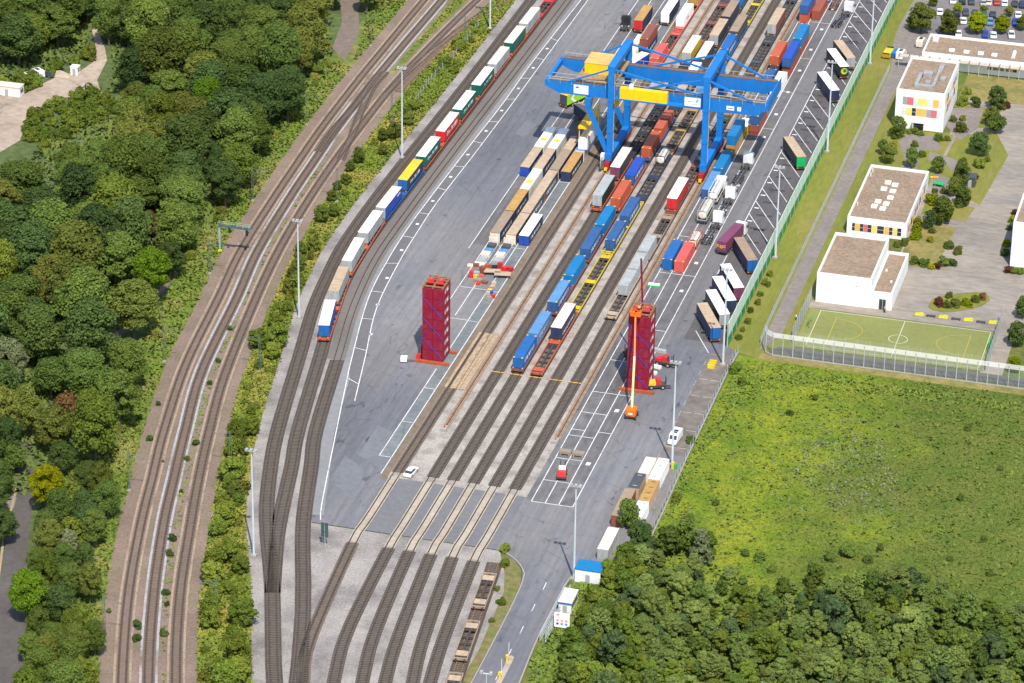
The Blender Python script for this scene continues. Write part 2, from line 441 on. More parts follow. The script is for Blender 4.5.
# ground on the school side
def meadow_material():
    m = bpy.data.materials.new("meadow_ground"); m.use_nodes = True
    t = m.node_tree; b = t.nodes["Principled BSDF"]; b.inputs["Roughness"].default_value = 1.0; b.inputs["Specular IOR Level"].default_value = 0.1
    tc = t.nodes.new("ShaderNodeTexCoord"); sp = t.nodes.new("ShaderNodeSeparateXYZ"); t.links.new(tc.outputs["Object"], sp.inputs[0])
    def noise(s, d):
        n = t.nodes.new("ShaderNodeTexNoise"); n.inputs["Scale"].default_value = s; n.inputs["Detail"].default_value = d; n.inputs["Roughness"].default_value = 0.6
        t.links.new(tc.outputs["Object"], n.inputs["Vector"]); return n.outputs[0]
    def rng_(sock, a, b_, c=0.0, d=1.0):
        r = t.nodes.new("ShaderNodeMapRange"); r.inputs[1].default_value = a; r.inputs[2].default_value = b_; r.inputs[3].default_value = c; r.inputs[4].default_value = d
        t.links.new(sock, r.inputs[0]); return r.outputs[0]
    def mix(f, a, b_):
        x = t.nodes.new("ShaderNodeMix"); x.data_type = 'RGBA'
        for i, v in ((6, a), (7, b_)):
            if isinstance(v, tuple): x.inputs[i].default_value = (*v, 1)
            else: t.links.new(v, x.inputs[i])
        t.links.new(f, x.inputs[0]); return x.outputs[2]
    def math_(op, a, b_):
        x = t.nodes.new("ShaderNodeMath"); x.operation = op
        for i, v in ((0, a), (1, b_)):
            if isinstance(v, (int, float)): x.inputs[i].default_value = v
            else: t.links.new(v, x.inputs[i])
        return x.outputs[0]
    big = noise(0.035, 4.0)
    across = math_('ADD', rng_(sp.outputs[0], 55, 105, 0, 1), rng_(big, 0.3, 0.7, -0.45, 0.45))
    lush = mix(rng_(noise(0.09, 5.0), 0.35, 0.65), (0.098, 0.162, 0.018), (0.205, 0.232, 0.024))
    poor_shaded = mix(rng_(noise(0.12, 6.0), 0.35, 0.65), (0.078, 0.122, 0.021), (0.122, 0.140, 0.030))
    c = mix(rng_(across, 0.3, 0.75), lush, poor_shaded)  # darker to the right: sparser growth, with some cloud shadow painted into the colour
    c = mix(rng_(noise(0.21, 6.0), 0.62, 0.78, 0, 0.5), c, (0.200, 0.165, 0.080))
    vm = t.nodes.new("ShaderNodeVectorMath"); vm.operation = 'SCALE'
    t.links.new(c, vm.inputs[0]); t.links.new(rng_(noise(1.1, 8.0), 0.3, 0.7, 0.72, 1.28), vm.inputs["Scale"])
    t.links.new(vm.outputs[0], b.inputs["Base Color"])
    MATS["meadow_ground"] = m
    return m
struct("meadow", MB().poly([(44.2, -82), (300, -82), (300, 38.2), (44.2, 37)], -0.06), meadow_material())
struct("verge", MB().poly([(41.0, 39), (49.5, 36.5), (56, 36), (56, 335), (41.0, 335)], -0.05), VERGE)
struct("verge", MB().poly([(49, 36.1), (300, 35.0), (300, 38.7), (49, 39.4)], -0.035), DRY)
struct("footpath", MB().poly([(48.3, 41), (51.8, 50), (51.9, 222), (53.5, 224.5), (56, 226), (56, 245), (52, 262), (49.5, 280), (46, 290), (45.2, 275), (44.6, 256), (45.3, 243), (48.2, 222)], -0.02),
       mat("path_paving", (0.20, 0.175, 0.160), rough=0.95, var=0.15, scale=0.8, var2=0.1, scale2=0.1))
struct("footpath", MB().poly([(50.5, 40.2), (300, 40.2), (300, 44.2), (52.5, 44.2)], -0.015), mat("path_dark", (0.10, 0.095, 0.095), rough=0.95, var=0.15, scale=0.8, var2=0.1, scale2=0.1))
PLAZA = mat("plaza_paving", (0.270, 0.235, 0.195), rough=0.95, var=0.22, scale=0.9, detail=8, var2=0.14, scale2=0.12, stretch=(.35, 1, 1), tint=(0.17, 0.16, 0.155), tint_amt=0.7, tint_scale=0.07)
struct("plaza", MB().poly([(55, 66.8), (300, 66.8), (300, 226), (74, 226), (70.9, 205), (70.9, 96), (55, 70)], -0.03), PLAZA)
struct("plaza", MB().poly([(99.4, 44.3), (104.5, 44.3), (104.5, 66.7), (99.4, 66.7)], -0.025), PLAZA)
struct("car_park", MB().poly([(50, 250), (54.5, 242.8), (300, 243.5), (300, 330), (50, 330)], -0.025), mat("car_park_paving", (0.165, 0.150, 0.150), rough=0.95, var=0.15, scale=0.9, var2=0.12, scale2=0.08))
struct("school_lawn", MB().poly([(69.2, 207.2), (88, 208), (88.5, 226), (69.3, 226)], -0.015), DRY)
struct("school_lawn", MB().poly([(71.2, 96.5), (80.5, 97), (82, 122), (71.4, 126)], -0.015), DRY)
struct("school_lawn", MB().poly([(52.2, 146), (71, 146), (72, 181.5), (52.2, 181.5)], -0.012), VERGE)
for q in ([(71.5, 150), (85.5, 138), (88, 172), (83, 186), (73, 182)], [(72, 128), (83.5, 127), (84.5, 136), (71.8, 141)], [(71, 186), (80, 189), (82, 203), (70.5, 203)]):
    struct("garden_bed", MB().poly(q, -0.018), VERGE)
GP = MATS["path_paving"]
for q in (PL((907, 133), (934, 136), (942, 150), (922, 150), (916, 172), (900, 190), (890, 186), (905, 160), (899, 142)), PL((930, 152), (952, 158), (968, 166), (962, 178), (944, 164), (928, 160)),
          PL((952, 108), (984, 108), (978, 128), (960, 140), (946, 126)), PL((934, 172), (958, 182), (944, 206), (930, 204))):
    struct("garden_path", MB().poly(q, -0.006), GP)
isl = PL(*[(874 + a * 150 / 1024, 280 + b * 150 / 1024) for a, b in ((370, 180), (400, 130), (490, 105), (600, 90), (700, 85), (780, 105), (790, 140), (740, 175), (660, 200), (560, 215), (470, 220), (400, 205))])
_isl = [(86.2 + 9.5 * math.cos(t) * (0.9 if math.cos(t) < 0 else 1), 88.2 + 5.2 * math.sin(t) + 1.2 * math.cos(t)) for t in np.linspace(0, 2 * math.pi, 28)[:-1]]
struct("planted_island", MB().prism(isl, -0.03, 0.12), VERGE)
struct("clearing", MB().poly(PL((-60, 92), (0, 96), (25, 92), (60, 75), (80, 71), (93, 62), (96, 48), (92, 30), (97, 28), (105, 48), (107, 60), (97, 80), (103, 95), (80, 96), (55, 98),
       (28, 114), (20, 140), (0, 152), (-60, 170)), -0.06), SOIL)
struct("forest_path", MB().poly(PL((345, 60), (332, 48), (342, 22), (340, 0), (350, -15), (368, -15), (358, 10), (360, 30)), -0.07), mat("forest_track", (0.17, 0.135, 0.115), rough=1.0, var=0.2, scale=0.6))
struct("forest_path", MB().poly(PL((125, 312), (135, 296), (205, 232), (215, 205), (222, 212), (215, 235), (150, 305), (130, 330), (105, 345), (95, 345)), -0.07), MATS["forest_track"])
struct("road", MB().poly([(-40, -190), (-58.0, -145.7), (-79.7, -90.1), (-87.5, -68), (-100, -40), (-104, -41), (-90.2, -70), (-84.2, -91.3), (-77.5, -110.6), (-64, -148), (-47, -190)], -0.06), mat("lane_tarmac", (0.095, 0.085, 0.080), rough=0.95, var=0.15, scale=0.8, var2=0.15, scale2=0.08))
struct("kerb", strip(np.array([(-48, -190), (-64.6, -148), (-78.0, -110.6), (-84.7, -91.3), (-90.7, -70)], float), 0, 0.5, -0.06, 0.1), mat("kerb_brown", (0.33, 0.24, 0.17), var=0.2))
struct("forest_path", MB().poly(PL((20, 510), (32, 505), (25, 500), (3, 492), (0, 480), (-20, 480), (-20, 500), (0, 505)), -0.07), MATS["path_paving"])
# kerbs and grass strip beside the exit road
struct("verge", MB().poly([(17.2, -67.6), (19.4, -69.0), (22.0, -72.6), (23.3, -78), (23.9, -100), (23.7, -130), (20, -160), (21.5, -130), (22.1, -105), (20.8, -82)], 0.02),
       mat("roadside_weeds", (0.17, 0.14, 0.06), rough=1, var=0.3, scale=0.7, tint=(0.12, 0.15, 0.03), tint_amt=0.9, tint_scale=0.3))
struct("kerb", strip(smooth_path([(16.0, GATE_Y), (19.5, -68.7), (22.2, -72.4), (23.5, -78), (24.0, -100), (23.9, -126), (23, -150)]), 0, 0.25, 0.0, 0.12), CONC)
struct("kerb", strip(smooth_path([(33.4, -68.5), (32.3, -73.5), (32.1, -86), (32.2, -100), (33.6, -125), (35.5, -160)]), 0, 0.3, 0.0, 0.12), CONC)
struct("verge", MB().poly([(32.5, -72), (34.5, -66.2), (44, -66), (44.3, -82), (70, -82), (70, -190), (36.5, -170), (33.8, -125), (32.4, -100)], -0.05), GRASS)

# ------------------------------------------------------------------ painted lines
def line(pts, width=0.2, z=0.045, m=LINE):
    p = np.array(pts, float)
    return struct("lane_line", strip(p, 0, width, z), m)
WL1 = smooth_path(PL((320.5, 520), (321.5, 506), (330, 462), (345, 389), (351.8, 358), (367.9, 299.5), (387.8, 260), (409, 226.6), (428.9, 199.5), (450, 171.7), (479.8, 133), (502.5, 104), (534, 60), (581, 0)))
WL2 = smooth_path(PL((354.7, 401), (365, 358), (376.7, 308), (400, 260.5), (418, 231), (437, 202.5), (471, 158.5), (489, 134.7), (512, 104), (544, 60), (588, 0)))
struct("lane_line", strip(WL1, 0, 0.22, 0.045), LINE)
struct("lane_line", strip(WL2, 0, 0.22, 0.045), LINE)
struct("lane_paving", MB().poly(ring(lim(WL1, 2, 330), WL2), 0.014), mat("asphalt_lane", (0.134, 0.130, 0.134), rough=0.9, var=0.12, scale=0.9, var2=0.1, scale2=0.05))
d1 = WL1
for k in range(15):
    y = -1.5 + 15.6 * k
    a = d1[np.argmin(abs(d1[:, 1] - y))]; b = WL2[np.argmin(abs(WL2[:, 1] - y))]
    line([a + (0.1, 0), b - (0.1, 0)], 0.2)
    if k and k < 14:
        m_ = (a + b) / 2 + (0, 8)
        struct("painted_mark", MB().poly([(m_[0] - .4, m_[1] - .5), (m_[0] + .4, m_[1] - .5), (m_[0] + .4, m_[1] + .5), (m_[0] - .4, m_[1] + .5)], 0.045), LINE)
line([(-18.0, XTOP_Y + 1), (-17.85, 335)]); line([(-20.8, -33.8), (-20.7, 10)]); line([(-20.7, 20), (-20.7, 335)])
line([(-26.3, 12.5), (-26.2, 33)], 0.18)
line([(-24.4, 38), (-24.2, 335)]); line([(-28.0, 36), (-28.0, 335)]); line([(-31.7, 75), (-31.7, 335)])
for y in (-33.8, -17, 0, 36, 53, 78.5, 95, 120.8, 150):
    line([(-20.7, y), (-17.95, y)], 0.18)
for y in (36.3, 53.5, 78.5, 150.5):
    line([(-28.0, y), (-20.9, y)], 0.18)
for x in (16.35, 19.4, 22.35, 25.45):
    line([(x, -44), (x, 335)], 0.2)
for y, x0, x1 in ((-44, 16.35, 25.45), (-34, 16.5, 22.3), (-23.5, 16.5, 22.3), (-12.5, 16.5, 22.3), (-9.6, 16.5, 19.4), (-9.4, 22.4, 25.4), (-1, 16.5, 22.3), (9.4, 16.4, 25.4), (26, 16.4, 25.4), (44, 22.4, 25.4), (75.4, 16.4, 25.4),
                  (97.5, 16.4, 25.4), (115, 19.4, 22.3), (171, 19.5, 25.4), (198, 22.4, 25.4), (223.5, 22.4, 25.4), (252, 16.4, 25.4)):
    line([(x0, y), (x1, y)], 0.2)
for k in range(17):
    y = 66 + 16.4 * k
    struct("painted_mark", MB().poly([(23.5, y), (24.4, y), (24.4, y + 1.3), (23.5, y + 1.3)], 0.045), LINE)
for k in range(3):
    struct("painted_mark", MB().poly([(23.4, -25 + 26 * k), (24.4, -25 + 26 * k), (24.4, -23.6 + 26 * k), (23.4, -23.6 + 26 * k)], 0.045), LINE)
line([(30.25, 78), (30.25, 335)], 0.2)
for k in range(-7, 20):
    y = 156.9 + 8.25 * k - (0.0)
    if y - 15 < 42: continue
    line([(30.3, y), (38.1, y - 15.0)], 0.2)
    struct("painted_mark", MB().poly([(30.8, y - 4.6), (32.0, y - 4.6), (32.0, y - 4.0), (30.8, y - 4.0)], 0.045), LINE)
    struct("asphalt_repair", MB().poly([(32.2, y - 8.9), (36.2, y - 8.9), (36.2, y - 7.9), (32.2, y - 7.9)], 0.03), mat("asphalt_tar", (0.05, 0.048, 0.052), rough=0.9, var=0.2, scale=1.5))
line([(32.0, 46.5), (37.4, 36)], 0.2)
for k in range(6):
    y = 31 - 8.5 * k
    line([(38.2, y), (40.3, y)], 0.16, m=mat("worn_paint", (0.45, 0.42, 0.38), var=0.35, scale=2.0)); line([(40.9, y), (43.0, y)], 0.16, m=MATS["worn_paint"])
for k in range(13):
    y = -33 + 5.2 * k
    line([(37.7, y), (37.7, y + 2.4)], 0.12, m=mat("worn_yellow", (0.40, 0.33, 0.16), var=0.4, scale=2.0))
for k in range(5):
    line([(28.2, -76 - 9 * k), (28.25, -79 - 9 * k)], 0.16)
for x in TX[1:]:
    line([(x - 1.6, 12.1), (x + 1.6, 12.1)], 0.35, 0.20, YLINE)

# ================================================================== railway tracks
def track(label, path, bmat, smat, bw=3.3, bh=0.12, gaps=(), sleepers=True, rail=RAIL, panel=None, shoulder=None, z=0.0):
    e = thing("railway_track", label, "railway track", group="railway tracks")
    segs = []
    ys = path[:, 1]
    keep = np.ones(len(path), bool)
    for a, b in gaps:
        keep &= ~((ys > a) & (ys < b))
    i = 0
    while i < len(path):
        if keep[i]:
            j = i
            while j + 1 < len(path) and keep[j + 1]: j += 1
            if j > i: segs.append(path[i:j + 1])
            i = j + 1
        else:
            i += 1
    sm = MB()
    for s in segs:
        for sd in (-0.755, 0.755):
            strip(s, sd, 0.52, z + bh - 0.06, 0.085).build("stained_ballast", mat("rust_stain", (0.055, 0.039, 0.032), rough=1.0, var=0.3, scale=2.0), e)
        strip(s, 0, bw, z - 0.02, bh).build("ballast", bmat, e)
        if shoulder:
            for sd in (-1, 1):
                strip(s, sd * (bw / 2 + 0.05), 0.50, z - 0.02, bh + 0.02).build("ballast_shoulder", shoulder, e)
        if sleepers:
            L = np.concatenate([[0], np.cumsum(np.linalg.norm(np.diff(s, axis=0), axis=1))])
            q = np.arange(0.3, L[-1], 0.65)
            xs, yy = np.interp(q, L, s[:, 0]), np.interp(q, L, s[:, 1])
            nn = normals2(s)
            nx, ny = np.interp(q, L, nn[:, 0]), np.interp(q, L, nn[:, 1])
            for x, y, a, b in zip(xs, yy, nx, ny):
                tx, ty = -b * 0.13, a * 0.13
                c = [(x - a * 1.25 - tx, y - b * 1.25 - ty), (x + a * 1.25 - tx, y + b * 1.25 - ty), (x + a * 1.25 + tx, y + b * 1.25 + ty), (x - a * 1.25 + tx, y - b * 1.25 + ty)]
                n = len(sm.v)
                sm.v += [(p[0], p[1], z + bh - 0.03) for p in c] + [(p[0], p[1], z + bh + 0.05) for p in c]
                sm.f += [(n + 4, n + 5, n + 6, n + 7), (n, n + 1, n + 5, n + 4), (n + 1, n + 2, n + 6, n + 5), (n + 2, n + 3, n + 7, n + 6), (n + 3, n, n + 4, n + 7)]
    if sm.v:
        tag(sm.build("sleepers", smat, e), kind="stuff")
    for sd in (-0.755, 0.755):
        strip(path, sd, 0.11, z + 0.02, bh + 0.12).build("rail", rail, e)
    if panel:
        for a, b in panel:
            pp = path[(ys >= a - 2) & (ys <= b + 2)]
            pp = np.array([(np.interp(y, path[:, 1], path[:, 0]), y) for y in np.linspace(a, b, 8)])
            strip(pp, 0, 1.22, 0.02, 0.13).build("crossing_panel", CONC_LIGHT, e)
            for sd in (-1.02, 1.02):
                strip(pp, sd, 0.26, 0.02, 0.13).build("crossing_panel", CONC_LIGHT, e)
    return e

names = ["first", "second", "third", "fourth", "fifth", "sixth"]
CURVES = [PL((335.5, 573), (322, 601), (310, 640), (303, 683), (299, 730)), PL((372, 578), (362, 592), (349, 628), (335, 676), (325, 740)), PL((398, 577), (389, 592), (376, 630), (364, 674), (353, 740)),
          PL((421, 579), (414, 592), (399, 635), (385, 683), (374, 740)), PL((444, 580), (437.6, 592), (423, 640), (412.7, 683), (401, 740)), PL((465, 583), (461, 592), (445, 635), (430, 683), (416, 740))]
for i, x in enumerate(TX):
    path = smooth_path(CURVES[i][::-1][:-2] + [(x, -72), (x, -62), (x, XTOP_Y), (x, -20), (x, 60), (x, 180), (x, 335)], 3.0)
    lab = ["terminal track outside the crane rails beside the storage lanes", "first of the five tracks between the crane rails, with grey trailers on it",
           "second track between the crane rails, carrying the train of blue containers", "middle track between the crane rails, with the yellow and orange wagons",
           "empty track without any wagon between the crane rails", "track next to the right crane rail, with white boxes on a wagon"][i]
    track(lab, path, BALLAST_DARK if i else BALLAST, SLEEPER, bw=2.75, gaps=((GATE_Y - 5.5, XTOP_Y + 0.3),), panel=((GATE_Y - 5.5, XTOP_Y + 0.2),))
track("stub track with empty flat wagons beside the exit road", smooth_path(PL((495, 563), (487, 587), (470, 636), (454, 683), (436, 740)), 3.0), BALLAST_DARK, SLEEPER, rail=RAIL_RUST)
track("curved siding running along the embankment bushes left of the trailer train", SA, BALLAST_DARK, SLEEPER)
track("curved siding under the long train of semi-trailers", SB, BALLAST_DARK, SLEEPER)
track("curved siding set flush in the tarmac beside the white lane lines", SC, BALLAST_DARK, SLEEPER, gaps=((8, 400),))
SH_TAN = mat("ballast_tan", (0.305, 0.230, 0.168), rough=1, var=0.3, scale=2, detail=8, tint=(0.165, 0.122, 0.098), tint_amt=1.0, tint_scale=0.10, tint_lo=0.5, tint_hi=0.7)
SH_GREY = mat("ballast_grey", (0.33, 0.325, 0.33), rough=1, var=0.3, scale=2, detail=8, tint=(0.18, 0.14, 0.115), tint_amt=1.0, tint_scale=0.05, tint_lo=0.54, tint_hi=0.66)
track("main line track closest to the wood", L1, mat("ballast_worn", (0.200, 0.150, 0.118), rough=1, var=0.3, scale=2.2, detail=8, var2=0.15, scale2=0.08, bump=0.5), SLEEPER_MAIN, bw=3.0, shoulder=SH_TAN)
track("middle main line track between two pale grey ballast shoulders", L2, BALLAST, SLEEPER_MAIN, bw=3.0, shoulder=SH_GREY)
track("main line track closest to the embankment bushes", L3, BALLAST, SLEEPER_MAIN, bw=3.0, shoulder=SH_TAN)
track("branch track parting from the main line towards the far bushes", L4, BALLAST_DARK, SLEEPER_MAIN, bw=2.8, z=0.01)
track("rusty disused track along the embankment by the white mast", L5, BALLAST, SLEEPER_MAIN, bw=2.6, rail=RAIL_RUST, z=0.005)
track("crossover track between the middle and the embankment side main line", X1, BALLAST_DARK, SLEEPER_MAIN, bw=2.6, z=0.012)
track("crossover track between the wood side and the middle main line", X2, BALLAST_DARK, SLEEPER_MAIN, bw=2.6, z=0.015)

# crane rails with their end stops
ORANGE_RUST = mat("orange_rust", (0.36, 0.17, 0.06), rough=0.85, var=0.3, scale=0.8)
for x, y0, lab in ((-10.6, -17.0, "rusty orange crane rail between the first and second terminal track"), (14.45, -15.5, "rusty orange crane rail beside the right hand lane markings")):
    e = thing("crane_rail", lab, "crane rail", group="crane rails")
    MB().box(x - 0.75, x + 0.75, y0, 335, 0.0, 0.10).build("concrete_beam", mat("crane_beam_concrete", (0.23, 0.19, 0.155), rough=1, var=0.25, scale=0.8), e)
    MB().box(x - 0.45, x - 0.30, y0, 335, 0.1, 0.26).build("cable_guide", ORANGE_RUST, e)
    MB().box(x - 0.06, x + 0.06, y0, 335, 0.1, 0.28).build("rail", RAIL, e)
    MB().box(x + 0.30, x + 0.42, y0, 335, 0.1, 0.22).build("cable_guide", ORANGE_RUST, e)
    b = MB().box(x - 0.7, x + 0.7, y0 - 2.2, y0 - 0.02, 0.0, 0.6).build("end_stop", CONC, e)
    MB().box(x - 0.15, x + 0.15, y0 - 1.1, y0 - 0.8, 0.6, 0.95).build("red_lamp", paint("red", S(205, 40, 35)), b)
# timber decking over the first track
deck = thing("timber_crossing", "long weathered timber decking laid over a terminal track beside the red tower", "timber decking")
PLANK = mat("weathered_planks", (0.36, 0.265, 0.175), rough=0.95, var=0.25, scale=0.8, obj_rand=1.0)
pm = MB().box(-0.33, 0.33, -1.2, 1.2, 0, 0.09).mesh("plank", PLANK)
for x in (-16.05, -15.4 + 0.75, -14.75 + 0.75, -14.0 + 0.85, -12.4, -11.8):
    for k in range(12):
        o = put("plank", pm, deck, (x + rng.uniform(-.04, .04), 2.5 + 2.45 * k + rng.uniform(-.05, .05), 0.16 + rng.uniform(0, .03)))

# ================================================================== the gantry crane
BLUE = paint("crane_blue", S(12, 112, 190), rough=0.5, dirt=0.3)
YEL = paint("crane_yellow", S(250, 190, 10), rough=0.45, dirt=0.2)
RUSTROOF = mat("crane_walkway", (0.17, 0.12, 0.095), rough=0.9, var=0.25, scale=0.8)
GRATE = mat("walkway_grating", (0.25, 0.235, 0.215), rough=0.9, var=0.3, scale=1.5)
CXL, CXR, CYN, CYF = -10.6, 14.4, 134.0, 152.6
crane = thing("gantry_crane", "tall blue gantry crane straddling the terminal tracks", "crane")
legm = MB().box(-0.75, 0.75, -0.8, 0.8, 4.0, 27.0).mesh("leg", BLUE)
for x in (CXL, CXR):
    for y in (CYN, CYF):
        o = put("leg", legm, crane, (x, y, 0))
        MB().box(-0.86, 0.86, -0.9, 0.9, 18.6, 19.0).build("flange", BLUE, o)
        MB().box(-0.86, 0.86, -0.9, 0.9, 9.9, 10.2).build("flange", BLUE, o)
    lad = MB().box(x + 0.80, x + 0.86, CYN - 0.3, CYN - 0.24, 4.3, 27.0).build("ladder", STEEL, crane)
    MB().box(x + 0.80, x + 0.86, CYN + 0.24, CYN + 0.3, 4.3, 27.0).build("ladder_rail", STEEL, lad)
    for k in range(40):
        MB().box(x + 0.81, x + 0.85, CYN - 0.24, CYN + 0.24, 4.6 + 0.56 * k, 4.64 + 0.56 * k).build("rung", STEEL, lad)
    # sill beam and bogies
    MB().box(x - 0.85, x + 0.85, CYN - 1.6, CYF + 1.6, 2.45, 4.2).build("sill_beam", BLUE, crane)
    MB().box(x - 1.0, x + 1.0, CYN - 0.7, CYF + 0.7, 26.9, 28.2).build("head_beam", BLUE, crane)
    for y in (CYN, CYF):
        bo = MB().box(x - 0.7, x + 0.7, y - 3.6, y + 3.6, 1.0, 2.4).build("bogie", paint("bogie_red", S(150, 40, 40)), crane)
        for k in range(4):
            MB().cyl((x - 0.3, y - 2.8 + 1.85 * k, 0.68), (x + 0.3, y - 2.8 + 1.85 * k, 0.68), 0.42, 12).build("wheel", DARKSTEEL, bo)
        MB().box(x - 0.35, x + 0.35, y - 4.5 if y == CYN else y + 3.6, y - 3.6 if y == CYN else y + 4.5, 0.7, 1.3).build("buffer", YEL, bo)
def girder(y, out):
    prof = [(-28.6, 22.0), (-28.6, 20.4), (-24.6, 18.6), (26.3, 18.6), (30.2, 20.4), (30.2, 22.0)]
    m = MB()
    n = len(prof)
    vs = [(x, y - 0.75, z) for x, z in prof] + [(x, y + 0.75, z) for x, z in prof]
    m.add(vs, [tuple(range(n)), tuple(range(2 * n - 1, n - 1, -1))] + [(n + i, n + (i + 1) % n, (i + 1) % n, i) for i in range(n)])
    g_ = m.build("girder", BLUE, crane)
    MB().box(-27.6, 29.4, y - 0.62, y + 0.62, 22.003, 22.1).build("walkway", GRATE if out < 0 else RUSTROOF, g_)
    for sd in (-0.7, 0.7):
        MB().box(-27.6, 29.4, y + sd - 0.05, y + sd + 0.05, 22.1, 22.32).build("trolley_rail", RUSTROOF, g_)
    for k in range(20):
        MB().box(-27.4 + 3 * k - 0.04, -27.4 + 3 * k + 0.04, y + out * 0.86 - 0.04, y + out * 0.86 + 0.04, 21.4, 23.1).build("railing_post", STEEL, g_)
    MB().box(-27.6, 29.8, y + out * 0.86 - 0.04, y + out * 0.86 + 0.04, 23.1, 23.19).build("handrail", STEEL, g_)
    for k in range(15):
        MB().box(-24.0 + 3.6 * k - 0.05, -24.0 + 3.6 * k + 0.05, y + out * 0.755, y + out * 0.79, 18.75, 21.9).build("stiffener", BLUE, g_)
    return g_
gn = girder(CYN + 1.6, -1)
gf = girder(CYF - 1.6, 1)
MB().box(-27.4, 29.2, CYN + 2.37, CYN + 4.3, 21.55, 21.7).build("service_walkway", mat("grating_brown", (0.22, 0.19, 0.165), rough=0.9, var=0.45, scale=1.6, stretch=(3, 1, 1)), crane)
MB().box(-27.4, 29.2, CYN + 4.24, CYN + 4.32, 22.7, 22.78).build("handrail", STEEL, crane)
for x in (-28.2, 29.7):
    MB().box(x - 0.45, x + 0.45, CYN + 2.36, CYF - 2.36, 20.4 if x < 0 else 19.7, 21.8).build("end_tie", BLUE, crane)
MB().box(30.22, 30.34, CYN + 1.0, CYF - 1.0, 19.8, 23.2).build("end_screen", BLUE, crane)
for y in (CYN, CYF):
    d = 0.95 if y == CYN else -0.95
    for a, b in (((CXL, y, 27.3), (-22.0, y + d, 22.2)), ((CXL, y, 27.3), (CXR - 1.2, y + d, 22.3)), ((CXR, y, 27.3), (-3.5, y + d, 22.2)), ((CXR, y, 27.3), (26.2, y + d, 22.2))):
        MB().beam(a, b, 0.42).build("stay", BLUE, crane)
    s_ = MB().box(-17.4, -15.9, y - 0.6, y + 0.6, 15.8, 18.58).build("strut", BLUE, crane)
    MB().beam((-16.6, y, 15.9), (-11.2, y, 4.0), 1.1).build("strut", BLUE, crane)
# trolley with its machine house
tr = MB().box(-20.5, -9.9, CYN + 1.2, CYF - 1.2, 22.34, 22.9).build("trolley", mat("winch_brown", (0.30, 0.20, 0.10), rough=0.8, var=0.4, scale=2), crane)
MB().box(-19.3, -12.2, CYN + 6.0, CYF - 5.0, 22.9, 25.7).build("machine_house", YEL, tr)
MB().box(-19.4, -12.1, CYN + 5.9, CYF - 4.9, 25.7, 25.85).build("house_roof", mat("house_roof_tan", (0.58, 0.38, 0.13), rough=0.8, var=0.2), tr)
MB().box(-11.9, -10.2, CYN + 2.0, CYN + 6.0, 22.9, 24.6).build("winch", mat("winch_brown", (0.30, 0.20, 0.10), rough=0.8, var=0.4, scale=2), tr)
MB().cyl((-12.0, CYN + 8, 23.6), (-10.2, CYN + 8, 23.6), 0.7, 14).build("cable_drum", DARKSTEEL, tr)
MB().box(-12.0, -9.6, CYN + 3.0, CYN + 5.4, 15.6, 18.0).build("operator_cab", YEL, crane)
sp = MB().box(-19.8, -17.2, CYN + 2.5, CYN + 15.5, 8.6, 9.2).build("spreader", YEL, crane)
for yy in (CYN + 3.2, CYN + 14.8):
    for xx in (-19.6, -17.4):
        MB().box(xx - 0.1, xx + 0.1, yy - 0.16, yy + 0.16, 5.6, 8.6).build("grapple_arm", YEL, sp)
        MB().cyl((xx, yy, 9.2), (xx * 0.4 - 9.0, yy * 0.5 + 71.6, 22.4), 0.04, 6).build("hoist_rope", DARKSTEEL, sp)
# electrical house on its platform
MB().box(-9.0, 8.4, CYN - 2.8, CYN - 0.82, 20.2, 20.5).build("platform", BLUE, crane)
eh = MB().box(-7.8, 4.6, CYN - 2.6, CYN - 0.9, 20.51, 23.3).build("electrical_house", YEL, crane)
MB().box(-5.4, -4.5, CYN - 2.3, CYN - 1.2, 23.3, 24.4).build("vent_unit", WHITE, eh)
SIGN = mat("sign_white", (0.78, 0.79, 0.80), rough=0.5, var=0.03)
gy = CYN + 1.6 - 0.75
def sign(x0, x1, z0, z1, marks):
    o = MB().box(x0, x1, gy - 0.08, gy - 0.005, z0, z1).build("sign_board", SIGN, crane)
    for a, b, c, d, col in marks:
        MB().box(a, b, gy - 0.095, gy - 0.083, c, d).build("sign_mark", mat("mark_%d_%d_%d" % tuple(int(255 * v) for v in col), col, var=0.02), o)
sign(-20.8, -16.9, 19.1, 21.5, [(-20.3, -19.4, 20.6, 20.95, S(60, 90, 130)), (-20.0, -19.6, 20.95, 21.1, S(60, 90, 130)), (-18.9, -18.6, 19.85, 19.95, S(170, 175, 185)), (-19.2, -18.4, 20.7, 20.76, S(190, 195, 205))])
sign(8.5, 12.7, 19.2, 21.6, [(9.0, 11.0, 20.45, 20.6, S(120, 140, 170)), (10.0, 11.8, 19.8, 19.95, S(150, 170, 190)), (11.4, 11.8, 20.4, 21.0, S(90, 175, 150)), (11.85, 12.15, 20.7, 21.3, S(70, 130, 200))])
sign(19.5, 21.5, 19.4, 20.5, [(19.9, 21.1, 19.8, 20.1, S(120, 125, 140))])
sign(22.3, 23.3, 19.4, 20.5, [(22.7, 22.9, 19.7, 20.2, S(110, 115, 130))])
MB().box(CXL - 1.7, CXL - 0.88, CYN - 3.2, CYN - 1.7, 3.0, 4.6).build("switch_cabinet", SIGN, crane)
MB().cyl((CXL - 1.3, CYN - 3.4, 2.3), (CXL - 1.1, CYN - 3.4, 2.3), 1.7, 20).build("cable_reel", mat("reel_grey", (0.25, 0.27, 0.28), var=0.2), crane)

